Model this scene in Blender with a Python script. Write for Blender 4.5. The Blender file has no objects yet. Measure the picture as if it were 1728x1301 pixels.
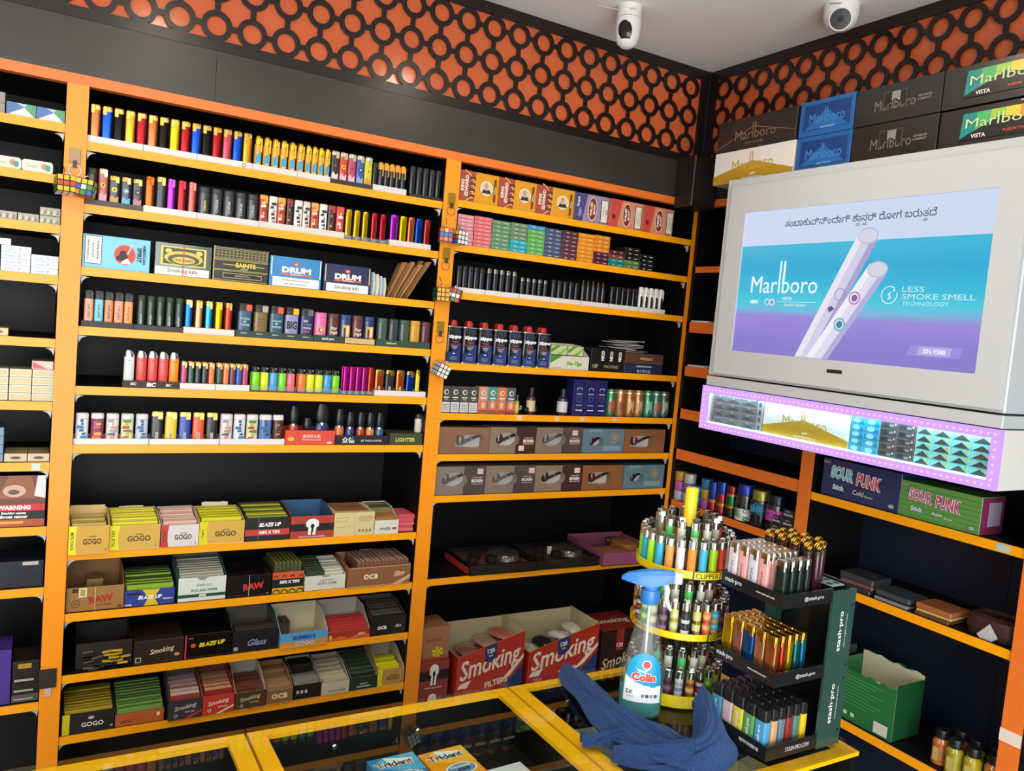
import bpy, math, random
from mathutils import Vector, Matrix

random.seed(7)
scene = bpy.context.scene
COL = scene.collection
PI = math.pi

# ------------------------------------------------------------------ camera
def make_camera():
    yaw, pitch, roll = math.radians(30.6046), math.radians(-4.218), math.radians(5.0303)
    f = Vector((math.sin(yaw) * math.cos(pitch), math.cos(yaw) * math.cos(pitch), math.sin(pitch)))
    r = Vector((math.cos(yaw), -math.sin(yaw), 0))
    u = r.cross(f)
    r2 = r * math.cos(roll) + u * math.sin(roll)
    u2 = -r * math.sin(roll) + u * math.cos(roll)
    cd = bpy.data.cameras.new('camera')
    cd.sensor_width = 36
    cd.sensor_fit = 'HORIZONTAL'
    cd.lens = 36 * 1360.58 / 1728
    cd.clip_start = 0.02
    co = bpy.data.objects.new('camera', cd)
    COL.objects.link(co)
    m = Matrix((r2, u2, -f)).transposed().to_4x4()
    m.translation = (-0.0792, -2.175, 1.6776)
    co.matrix_world = m
    scene.camera = co
make_camera()

# ------------------------------------------------------------------ world, light, exposure
w = bpy.data.worlds.new('world'); scene.world = w
w.use_nodes = True
w.node_tree.nodes['Background'].inputs[0].default_value = (0.80, 0.88, 1.0, 1)
w.node_tree.nodes['Background'].inputs[1].default_value = 0.6
vs = scene.view_settings
vs.view_transform = 'Standard'
vs.look = 'None'
vs.gamma = 1
vs.exposure = 0.0
vs.use_curve_mapping = False
scene.cycles.max_bounces = 8
scene.cycles.transparent_max_bounces = 24
scene.cycles.caustics_reflective = False
scene.cycles.caustics_refractive = False

def area(name, loc, target, sx, sy, power, col, spread=PI):
    ld = bpy.data.lights.new(name, 'AREA')
    ld.shape = 'RECTANGLE'; ld.size = sx; ld.size_y = sy
    ld.energy = power; ld.color = col; ld.spread = spread
    o = bpy.data.objects.new(name, ld); COL.objects.link(o)
    o.location = loc
    o.rotation_euler = (Vector(target) - Vector(loc)).to_track_quat('-Z', 'Y').to_euler()
    return o
# daylight entering through the open shop front behind the viewer
area('shopfront_daylight', (-0.6, -4.25, 1.35), (0.0, 0.0, 1.35), 3.1, 2.3, 140, (0.95, 0.97, 1.0))
LAMP_POWER = 3.4
LAMPS = [(-0.64, -0.95), (0.24, -1.0), (1.11, -0.92), (-0.64, -2.4), (0.24, -2.4), (1.11, -2.4)]

# ------------------------------------------------------------------ materials
def lin(h):
    h = h.lstrip('#')
    o = []
    for i in (0, 2, 4):
        c = int(h[i:i + 2], 16) / 255
        o.append(c / 12.92 if c <= 0.04045 else ((c + 0.055) / 1.055) ** 2.4)
    return o
_mats = {}
def M(h, r=0.45, m=0.0, coat=0.0, emit=0.0, var=0.0, scale=60.0, bump=0.0):
    key = (h, r, m, coat, emit, var, scale, bump)
    if key in _mats: return _mats[key]
    mt = bpy.data.materials.new('mat_' + h.lstrip('#') + ('_metal' if m else '') + ('_lit' if emit else ''))
    mt.use_nodes = True
    nt = mt.node_tree; b = nt.nodes['Principled BSDF']
    c = lin(h)
    b.inputs['Base Color'].default_value = (*c, 1)
    b.inputs['Roughness'].default_value = r
    b.inputs['Metallic'].default_value = m
    b.inputs['Coat Weight'].default_value = coat
    b.inputs['Coat Roughness'].default_value = 0.08
    if emit:
        b.inputs['Emission Color'].default_value = (*c, 1)
        b.inputs['Emission Strength'].default_value = emit
    if var or bump:
        tc = nt.nodes.new('ShaderNodeTexCoord'); nz = nt.nodes.new('ShaderNodeTexNoise')
        nz.inputs['Scale'].default_value = scale; nz.inputs['Detail'].default_value = 4
        nt.links.new(tc.outputs['Object'], nz.inputs['Vector'])
        if var:
            mx = nt.nodes.new('ShaderNodeMix'); mx.data_type = 'RGBA'
            mx.inputs[6].default_value = (*[x * (1 - var) for x in c], 1)
            mx.inputs[7].default_value = (*[min(1, x * (1 + var)) for x in c], 1)
            nt.links.new(nz.outputs['Fac'], mx.inputs[0]); nt.links.new(mx.outputs[2], b.inputs['Base Color'])
        if bump:
            bp = nt.nodes.new('ShaderNodeBump'); bp.inputs['Strength'].default_value = bump; bp.inputs['Distance'].default_value = 0.002
            nt.links.new(nz.outputs['Fac'], bp.inputs['Height']); nt.links.new(bp.outputs['Normal'], b.inputs['Normal'])
    _mats[key] = mt
    return mt

def glassy(name, tint=(1, 1, 1), ior=1.45, rough=0.02, haze=0.0, haze_col=(1, 1, 1)):
    """thin clear sheet: see-through with fresnel reflections, optional milky share"""
    mt = bpy.data.materials.new(name); mt.use_nodes = True
    nt = mt.node_tree; nt.nodes.clear()
    out = nt.nodes.new('ShaderNodeOutputMaterial')
    tr = nt.nodes.new('ShaderNodeBsdfTransparent'); tr.inputs[0].default_value = (*tint, 1)
    gl = nt.nodes.new('ShaderNodeBsdfGlossy'); gl.inputs['Roughness'].default_value = rough
    fr = nt.nodes.new('ShaderNodeFresnel'); fr.inputs[0].default_value = ior
    mx = nt.nodes.new('ShaderNodeMixShader')
    src = tr.outputs[0]
    if haze:
        df = nt.nodes.new('ShaderNodeBsdfDiffuse'); df.inputs[0].default_value = (*haze_col, 1)
        m2 = nt.nodes.new('ShaderNodeMixShader'); m2.inputs[0].default_value = haze
        nt.links.new(tr.outputs[0], m2.inputs[1]); nt.links.new(df.outputs[0], m2.inputs[2]); src = m2.outputs[0]
    # the far side of a sheet must not reflect as if light left solid glass: only front faces mirror
    ge = nt.nodes.new('ShaderNodeNewGeometry'); om = nt.nodes.new('ShaderNodeMath'); om.operation = 'SUBTRACT'; om.inputs[0].default_value = 1.0
    mu = nt.nodes.new('ShaderNodeMath'); mu.operation = 'MULTIPLY'
    nt.links.new(ge.outputs['Backfacing'], om.inputs[1]); nt.links.new(fr.outputs[0], mu.inputs[0]); nt.links.new(om.outputs[0], mu.inputs[1])
    nt.links.new(mu.outputs[0], mx.inputs[0]); nt.links.new(src, mx.inputs[1]); nt.links.new(gl.outputs[0], mx.inputs[2])
    nt.links.new(mx.outputs[0], out.inputs[0])
    return mt

ORANGE = M('#FFA508', 0.38, var=0.05, scale=300)       # shelf edging; one laminate in three tones, light falloff put into the colour
UPR = M('#FA9612', 0.40, var=0.05, scale=300)  # same laminate as the edging, its lesser light put into the colour
TRIM = M('#E8762A', 0.40, var=0.05, scale=300)  # same laminate again, the dimmest light put into the colour
BLACKLAM = M('#080707', 0.5, var=0.25, scale=25); BLACKLAM.node_tree.nodes['Principled BSDF'].inputs['Specular IOR Level'].default_value = 0.3
FASCIA = M('#34322D', 0.33, var=0.18, scale=14)
LATTICE = M('#1A1312', 0.28, var=0.15, scale=40)
WALLORANGE = M('#CE6236', 0.16, var=0.06, scale=30)
CEIL = M('#F2F1EF', 0.9, var=0.03, scale=3, bump=0.15)
YELLOW = M('#FFB400', 0.4, var=0.05, scale=120)
CHROME = M('#D9D9D6', 0.16, 1.0)
STEEL = M('#B5B3AC', 0.32, 1.0)
GOLD = M('#E8B545', 0.24, 1.0)
BRASS = M('#C9A040', 0.34, 1.0)
BLACKP = M('#121212', 0.4)
WHITEP = M('#E4E2DE', 0.5)
GLASS = glassy('counter_glass', (0.93, 0.97, 0.95))
CLEAR = glassy('clear_plastic', (0.94, 0.96, 0.97), 1.35, 0.06, 0.05)
WRAP = glassy('cellophane', (0.97, 0.97, 0.97), 1.5, 0.05, 0.02)

# ------------------------------------------------------------------ mesh builder
_txt = {}
def text_geo(s, bold=0.0, shear=0.0, space=1.0):
    key = (s, bold, shear, space)
    if key in _txt: return _txt[key]
    cu = bpy.data.curves.new('t', 'FONT')
    cu.body = s; cu.size = 1.0; cu.resolution_u = 2; cu.offset = bold; cu.shear = shear
    cu.space_character = space
    cu.align_x = 'CENTER'; cu.align_y = 'CENTER'
    ob = bpy.data.objects.new('t', cu)
    me = bpy.data.meshes.new_from_object(ob)
    v = [(p.co.x, p.co.y) for p in me.vertices]
    f = [tuple(p.vertices) for p in me.polygons]
    bpy.data.objects.remove(ob); bpy.data.curves.remove(cu); bpy.data.meshes.remove(me)
    if v:
        x0 = min(a for a, b in v); x1 = max(a for a, b in v); y0 = min(b for a, b in v); y1 = max(b for a, b in v)
    else:
        x0 = x1 = y0 = y1 = 0
    cx, cy = (x0 + x1) / 2, (y0 + y1) / 2
    W_, H_ = max(1e-6, x1 - x0), max(1e-6, y1 - y0)
    v = [((a - cx), (b - cy)) for a, b in v]
    _txt[key] = (v, f, W_, H_)
    return _txt[key]

class MB:
    def __init__(s):
        s.v = []; s.f = []; s.mi = []; s.sm = []; s.mats = []; s.layer = 0
    def mat(s, m):
        if m not in s.mats: s.mats.append(m)
        return s.mats.index(m)
    def add(s, vs, fs, m, smooth=False, T=None):
        n = len(s.v); k = s.mat(m)
        s.v += [tuple(T @ Vector(p)) for p in vs] if T is not None else [tuple(p) for p in vs]
        for f in fs:
            s.f.append(tuple(i + n for i in f)); s.mi.append(k); s.sm.append(smooth)
        return s
    def box(s, x0, x1, y0, y1, z0, z1, m, c=0.0, T=None):
        if c <= 0:
            v = [(x0, y0, z0), (x1, y0, z0), (x1, y1, z0), (x0, y1, z0), (x0, y0, z1), (x1, y0, z1), (x1, y1, z1), (x0, y1, z1)]
            f = [(0, 3, 2, 1), (4, 5, 6, 7), (0, 1, 5, 4), (1, 2, 6, 5), (2, 3, 7, 6), (3, 0, 4, 7)]
            return s.add(v, f, m, False, T)
        def rr(z, k):
            a, b, e, g = x0 + k, x1 - k, y0 + k, y1 - k
            q = c - k if c > k else 0
            return [(a + q, e, z), (b - q, e, z), (b, e + q, z), (b, g - q, z), (b - q, g, z), (a + q, g, z), (a, g - q, z), (a, e + q, z)]
        rings = [rr(z0, c * .6), rr(z0 + c * .6, 0), rr(z1 - c * .6, 0), rr(z1, c * .6)]
        return s.loft(rings, m, False, T=T)
    def loft(s, rings, m, smooth=True, cap0=True, cap1=True, T=None):
        n = len(rings[0]); v = [p for r in rings for p in r]; f = []
        for i in range(len(rings) - 1):
            for j in range(n):
                k = (j + 1) % n
                f.append((i * n + j, i * n + k, (i + 1) * n + k, (i + 1) * n + j))
        if cap0: f.append(tuple(reversed(range(n))))
        if cap1: f.append(tuple(range((len(rings) - 1) * n, len(rings) * n)))
        return s.add(v, f, m, smooth, T)
    def sup(s, secs, m, n=20, e=2.0, T=None, smooth=True, cap0=True, cap1=True):
        """superellipse loft; secs = (cx,cy,z,rx,ry)"""
        rings = []
        for cx, cy, z, rx, ry in secs:
            r = []
            for i in range(n):
                a = 2 * PI * (i + .5) / n; ca, sa = math.cos(a), math.sin(a)
                r.append((cx + rx * math.copysign(abs(ca) ** (2 / e), ca), cy + ry * math.copysign(abs(sa) ** (2 / e), sa), z))
            rings.append(r)
        return s.loft(rings, m, smooth, cap0, cap1, T)
    def lathe(s, prof, m, n=20, T=None, cap0=True, cap1=True, c=(0, 0)):
        return s.sup([(c[0], c[1], z, r, r) for r, z in prof], m, n, 2.0, T, True, cap0, cap1)
    def tube(s, pts, r, m, n=8):
        pts = [Vector(p) for p in pts]; rings = []
        for i, p in enumerate(pts):
            d = (pts[min(i + 1, len(pts) - 1)] - pts[max(i - 1, 0)]).normalized()
            a = d.cross(Vector((0, 0, 1)))
            if a.length < .05: a = d.cross(Vector((0, 1, 0)))
            a.normalize(); b = a.cross(d)
            rr = r[i] if isinstance(r, (list, tuple)) else r
            rings.append([tuple(p + a * rr * math.cos(2 * PI * j / n) - b * rr * math.sin(2 * PI * j / n)) for j in range(n)])
        return s.loft(rings, m, True)
    def torus(s, R, r, m, n=18, k=6, T=None):
        v = []; f = []
        for i in range(n):
            a = 2 * PI * i / n
            for j in range(k):
                b = 2 * PI * j / k
                v.append(((R + r * math.cos(b)) * math.cos(a), (R + r * math.cos(b)) * math.sin(a), r * math.sin(b)))
        for i in range(n):
            for j in range(k):
                f.append((i * k + j, ((i + 1) % n) * k + j, ((i + 1) % n) * k + (j + 1) % k, i * k + (j + 1) % k))
        return s.add(v, f, m, True, T)
    def prism(s, pts, y0, y1, m, T=None, smooth=False):
        """polygon in x,z extruded from y0 (front) to y1"""
        n = len(pts)
        v = [(x, y0, z) for x, z in pts] + [(x, y1, z) for x, z in pts]
        f = [tuple(range(n)), tuple(reversed(range(n, 2 * n)))]
        for i in range(n):
            k = (i + 1) % n
            f.append((i, n + i, n + k, k))
        return s.add(v, f, m, smooth, T)
    # ---- flat print on the plane y = const (facing -y); every command sits a hair above the last one
    def lay(s): s.layer += 1; return -0.00025 * s.layer
    def rect(s, x0, z0, x1, z1, m, T=None, y=None):
        y = s.lay() if y is None else y
        return s.add([(x0, y, z0), (x1, y, z0), (x1, y, z1), (x0, y, z1)], [(0, 1, 2, 3)], m, False, T)
    def poly(s, pts, m, T=None):
        y = s.lay()
        return s.add([(x, y, z) for x, z in pts], [tuple(range(len(pts)))], m, False, T)
    def ell(s, cx, cz, rx, rz, m, T=None, n=24):
        return s.poly([(cx + rx * math.cos(2 * PI * i / n), cz + rz * math.sin(2 * PI * i / n)) for i in range(n)], m, T)
    def ring(s, cx, cz, r0, r1, m, T=None, n=24, a0=0, a1=2 * PI):
        y = s.lay(); v = []; f = []
        for i in range(n + 1):
            a = a0 + (a1 - a0) * i / n
            v += [(cx + r0 * math.cos(a), y, cz + r0 * math.sin(a)), (cx + r1 * math.cos(a), y, cz + r1 * math.sin(a))]
        for i in range(n): f.append((2 * i, 2 * i + 1, 2 * i + 3, 2 * i + 2))
        return s.add(v, f, m, False, T)
    def text(s, t, cx, cz, h=None, w=None, m=None, rot=0.0, bold=0.02, shear=0.0, T=None, maxw=None, space=1.0):
        """lettering scaled to height h and/or width w, turned by rot degrees about its centre"""
        v, f, W_, H_ = text_geo(t, bold, shear, space)
        if h is None: sx = sz = w / W_
        else:
            sz = h / H_; sx = w / W_ if w else sz
            if maxw and sx * W_ > maxw: sx = maxw / W_
        y = s.lay(); ca, sa = math.cos(math.radians(rot)), math.sin(math.radians(rot))
        vv = []
        for a, b in v:
            a *= sx; b *= sz
            vv.append((cx + a * ca - b * sa, y, cz + a * sa + b * ca))
        return s.add(vv, f, m, False, T)
    def mesh(s, name, sharp=35):
        me = bpy.data.meshes.new(name)
        me.from_pydata(s.v, [], s.f)
        for m in s.mats: me.materials.append(m)
        me.polygons.foreach_set('material_index', s.mi)
        me.polygons.foreach_set('use_smooth', s.sm)
        if any(s.sm): me.set_sharp_from_angle(angle=math.radians(sharp))
        me.update()
        return me
    def build(s, name, parent=None, loc=None, rotz=0):
        return link(name, s.mesh(name), parent, loc, rotz)

def link(name, me, parent=None, loc=None, rotz=0):
    o = bpy.data.objects.new(name, me); COL.objects.link(o)
    if parent is not None: o.parent = parent
    if loc is not None: o.location = loc
    if rotz: o.rotation_euler = (0, 0, rotz)
    return o
def tag(o, label, cat, group=None):
    o['label'] = label; o['category'] = cat
    if group: o['group'] = group
    return o
def thing(name, label, cat, loc=(0, 0, 0), rotz=0, group=None):
    o = link(name, None, None, loc, rotz)
    o.empty_display_size = 0.05
    return tag(o, label, cat, group)
def struct(name, mb):
    o = mb.build(name); o['kind'] = 'structure'; return o
ORD = ['zeroth', 'first', 'second', 'third', 'fourth', 'fifth', 'sixth', 'seventh', 'eighth', 'ninth', 'tenth']
def nth(i):
    if i <= 10: return ORD[i]
    return '%d%s' % (i, 'th' if 10 <= i % 100 <= 20 else {1: 'st', 2: 'nd', 3: 'rd'}.get(i % 10, 'th'))
RW = -PI / 2        # turn for things on the right wall: their front faces -x, their x runs towards the viewer
def rwall(x, y, z): return (1.9 + y, -x, z)

# ------------------------------------------------------------------ the room
H = 2.613
struct('floor', MB().box(-2.6, 2.25, -4.4, 0.4, -0.05, 0, M('#CFCAC2', 0.35, var=0.1, scale=6)))
struct('ceiling', MB().box(-2.6, 2.25, -4.4, 0.4, H, H + 0.06, CEIL))
struct('wall_back', MB().box(-2.6, 2.25, 0.34, 0.40, 0, H, M('#2A2624', 0.7, var=0.1, scale=8)))
struct('wall_right', MB().box(2.19, 2.25, -4.4, 0.34, 0, H, M('#2A2624', 0.7, var=0.1, scale=8)))
struct('wall_left', MB().box(-2.6, -2.54, -4.4, 0.34, 0, H, M('#E0DDD8', 0.8, var=0.06, scale=8)))
fr = MB().box(-2.54, -2.2, -4.4, -4.34, 0, H, M('#DCD9D4', 0.8)).box(1.0, 2.19, -4.4, -4.34, 0, H, M('#DCD9D4', 0.8)).box(-2.2, 1.0, -4.4, -4.34, 2.5, H, M('#DCD9D4', 0.8))
struct('wall_front', fr)

for i, (x, y) in enumerate(LAMPS):
    t = thing('ceiling_downlight', ['round downlight over the left bays, first row', 'round downlight over the counter, first row', 'round downlight over the corner, first row',
              'round downlight behind the viewer, left', 'round downlight behind the viewer, middle', 'round downlight behind the viewer, right'][i], 'ceiling light', (x, y, H), 0, 'ceiling downlights')
    MB().lathe([(0.075, 0), (0.075, -0.006), (0.062, -0.010), (0.058, -0.004)], WHITEP, 28, cap0=False, cap1=False).build('rim', t)
    MB().lathe([(0.060, -0.0025), (0.060, -0.0045)], M('#FFE9C4', 0.5, emit=25.0), 28).build('lamp_disc', t)
    ld = bpy.data.lights.new('downlight', 'AREA'); ld.shape = 'DISK'; ld.size = 0.11; ld.energy = LAMP_POWER; ld.color = (1.0, 0.90, 0.74); ld.spread = PI * 0.9
    lo = bpy.data.objects.new('downlight_beam', ld); COL.objects.link(lo); lo.parent = t; lo.location = (0, 0, -0.014)

# ------------------------------------------------------------------ fretwork friezes above the shelving
RO, RI = 0.0368, 0.0238
def ring_mesh():
    b = MB(); n = 28; v = []; f = []
    for i in range(n):
        a = 2 * PI * i / n
        for r in (RI, RO):
            for y in (0.0, 0.006): v.append((r * math.cos(a), y, r * math.sin(a)))
    for i in range(n):
        p, q = i * 4, ((i + 1) % n) * 4
        f += [(p, p + 2, q + 2, q), (p + 1, q + 1, q + 3, p + 3), (p + 2, p + 3, q + 3, q + 2), (p, q, q + 1, p + 1)]
    return b.add(v, f, LATTICE).mesh('ring')
RING = ring_mesh()
LINKH = MB().box(RO - 0.003, 0.0858 - RO + 0.003, 0.0005, 0.0055, -0.0065, 0.0065, LATTICE).mesh('link')
LINKV = MB().box(-0.0065, 0.0065, 0.0005, 0.0055, RO - 0.003, 0.0957 - RO + 0.003, LATTICE).mesh('link')
LINKB = MB().box(-0.0065, 0.0065, 0.0005, 0.0055, -0.050, -RO + 0.003, LATTICE).mesh('link')
LINKT = MB().box(-0.0065, 0.0065, 0.0005, 0.0055, RO - 0.003, 0.050, LATTICE).mesh('link')
def frieze(name, label, x0, x1, xs, loc, rotz):
    t = thing(name, label, 'wall panel', loc, rotz)
    MB().box(x0, x1, 0.010, 0.030, 2.292, H, WALLORANGE).build('orange_backing_board', t)
    MB().box(x0, x1, -0.001, 0.008, 2.580, H - 0.001, LATTICE).build('top_rail', t)
    MB().box(x0, x1, -0.001, 0.008, 2.292, 2.318, LATTICE).build('bottom_rail', t)
    zs = (2.3522, 2.4475, 2.5432)
    for i, x in enumerate(xs):
        for j, z in enumerate(zs):
            link('ring', RING, t, (x, 0, z))
            if i < len(xs) - 1: link('link', LINKH, t, (x, 0, z))
            if j < 2: link('link', LINKV, t, (x, 0, z))
        link('link', LINKT, t, (x, 0, zs[2]))
    return t
bx = [1.8162 - 0.0858 * k for k in range(32)][::-1]
fb = frieze('fretwork_frieze', 'long black ring-pattern fretwork frieze over orange board above the main shelves', -1.0, 1.899, bx, (0, 0, 0), 0)
MB().box(1.862, 1.899, -0.001, 0.008, 2.318, 2.58, LATTICE).build('corner_stile', fb)
rx = [0.066 + 0.0858 * k for k in range(17)]
frr = frieze('fretwork_frieze', 'shorter black ring-pattern fretwork frieze over orange board behind the cartons', 0.0, 1.52, rx, (1.9, 0, 0), RW)
MB().box(0.0, 0.030, -0.001, 0.008, 2.318, 2.58, LATTICE).build('corner_stile', frr)

# ------------------------------------------------------------------ shelving
ZA = [2.019, 1.875, 1.728, 1.587, 1.444, 1.301, 1.037, 0.883, 0.727, 0.570]
ZB = [2.033, 1.904, 1.764, 1.551, 1.399, 1.273, 1.145, 0.886, 0.43]
ZZ = [2.050, 1.932, 1.818, 1.701, 1.553, 1.404, 1.259, 1.104, 0.955, 0.669]
TH = 0.0205
sh = thing('shelving_unit', 'tall orange-edged black shelving unit along the main wall', 'shelving')
DEP = 0.30
def board(parent, x0, x1, z, dep=DEP, edge=ORANGE, brackets=True, th=TH):
    o = MB().box(x0, x1, 0.003, dep, z - th + 0.001, z - 0.0005, BLACKLAM).build('shelf_board', parent)
    MB().box(x0, x1, 0, 0.003, z - th, z, edge).build('edge_strip', o)
    if brackets:
        for xx, sg in ((x0, 1), (x1, -1)):
            pts = [(0, 0)]
            for k in range(7):
                a = PI / 2 * k / 6
                pts.append((sg * (0.020 - 0.017 * math.sin(a)), -(0.020 - 0.017 * math.cos(a))))
            pts = [(xx + px, z - th - 0.0005 + pz) for px, pz in pts]
            if sg < 0: pts = pts[::-1]
            MB().prism(pts[::-1], 0.008, 0.016, M('#CFCBC2', 0.5)).build('bracket', parent)
    return o
for z in ZA: board(sh, 0.001, 0.919, z)
for z in ZB: board(sh, 0.967, 1.884, z)
for z in ZZ: board(sh, -0.95, -0.045, z)
for x0, x1 in ((-0.996, -0.951), (-0.0445, 0.0005), (0.9195, 0.9665)):
    MB().box(x0, x1, -0.002, DEP, 0.0, 2.143, BLACKLAM).box(x0, x1, -0.005, -0.002, 0.0, 2.143, UPR).build('upright', sh)
MB().box(1.8845, 1.8995, -0.002, DEP, 0.0, 2.143, BLACKLAM).box(1.8845, 1.8995, -0.005, -0.002, 0.0, 2.143, UPR).build('upright', sh)
MB().box(-1.0, 1.899, -0.005, 0.02, 2.143, 2.1665, TRIM).build('top_trim', sh)
for x0, x1 in ((-1.0, 0.2755), (0.2765, 1.899)):
    MB().box(x0, x1, 0.0, 0.02, 2.1668, 2.2915, FASCIA).build('fascia_panel', sh)
MB().box(-1.0, 1.8995, DEP, DEP + 0.012, 0, 2.285, BLACKLAM).build('back_panel', sh)
MB().box(-1.0, 1.899, 0.021, DEP, 2.150, 2.160, BLACKLAM).build('top_board', sh)

rs = thing('shelving_unit', 'orange-edged black shelving unit on the right wall behind the screen', 'shelving', (1.9, 0, 0), RW)
RDEP = 0.26
RZ = [1.9396, 1.7461, 1.5903, 1.438, 1.2937, 1.1105]
for k, z in enumerate(RZ):
    board(rs, 0.002, 0.566, z, RDEP, TRIM, False, [0.0205, 0.037, 0.035, 0.035, 0.037, 0.024][k])  # upper edges take the dimmer-lit laminate tone
for z in (1.55, 1.2688, 1.026, 0.6622): board(rs, 0.611, 1.2145, z, RDEP, ORANGE, False, 0.023)
MB().box(0.0, 0.020, 0.0, RDEP, 0.0, 2.143, BLACKLAM).build('upright', rs)
for x0, x1 in ((0.5665, 0.6105), (1.215, 1.262)):
    MB().box(x0, x1, -0.002, RDEP, 0.0, 2.143, BLACKLAM).box(x0, x1, -0.005, -0.002, 0.0, 2.143, TRIM).build('upright', rs)
MB().box(0.006, 1.5, -0.005, 0.02, 2.143, 2.1665, TRIM).build('top_trim', rs)
MB().box(0.0, 1.5, 0.0, 0.02, 2.1668, 2.2915, FASCIA).build('fascia_panel', rs)
for x0, x1 in ((0.0, 1.058), (1.0595, 1.5)):
    MB().box(x0, x1, RDEP, RDEP + 0.01, 0, 2.285, M('#131B30', 0.5, var=0.2, scale=20)).build('back_panel', rs)  # blue light from the screens is put into this navy colour
MB().box(1.2625, 1.5, 0.0, 0.02, 0, 2.143, BLACKLAM).build('side_panel', rs)

# small fittings that belong to the shelving
def hasp(x, z, w=0.024, h=0.034, m=BRASS, ring=True):
    o = MB().box(x - w / 2, x + w / 2, -0.0085, -0.0055, z - h / 2, z + h / 2, m, 0.001).build('hasp_plate', sh)
    if ring:
        MB().torus(0.013, 0.0012, STEEL, T=Matrix.Translation((x, -0.010, z - h / 2 - 0.017)) @ Matrix.Rotation(PI / 2, 4, 'X')).box(x - 0.004, x + 0.004, -0.014, -0.0085, z - h / 2 - 0.010, z - h / 2 + 0.006, M('#3A3024', 0.5)).build('key_ring', o)
hasp(-0.022, 1.980, m=M('#A98A63', 0.45)); hasp(0.944, 2.030); hasp(0.941, 1.870); hasp(0.941, 1.655)
MB().box(-0.047, -0.010, -0.009, -0.0055, 0.705, 0.752, M('#26211C', 0.6)).box(-0.034, -0.020, -0.008, -0.0055, 0.684, 0.705, M('#B9B3A6', 0.5)).build('tape_patch', sh)
for x, c in ((1.235, '#E9C9A0'), (1.38, '#E8C48E'), (1.48, '#EDB98A'), (1.615, '#E9B48A')):
    MB().box(x, x + 0.018, -0.0006, -0.0001, 1.381, 1.397, M(c, 0.6)).build('price_sticker', sh)
MB().box(-0.082, -0.064, -0.0006, -0.0001, 1.240, 1.257, M('#C9D4CE', 0.6)).build('price_sticker', sh)
MB().box(1.148, 1.180, -0.0006, -0.0001, 1.249, 1.266, M('#A9C4B8', 0.6)).build('price_sticker', rs)
MB().box(1.2145, 1.2625, -0.0075, -0.0052, 0.815, 0.845, M('#E6D6CC', 0.6)).build('white_tape', rs)

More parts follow.
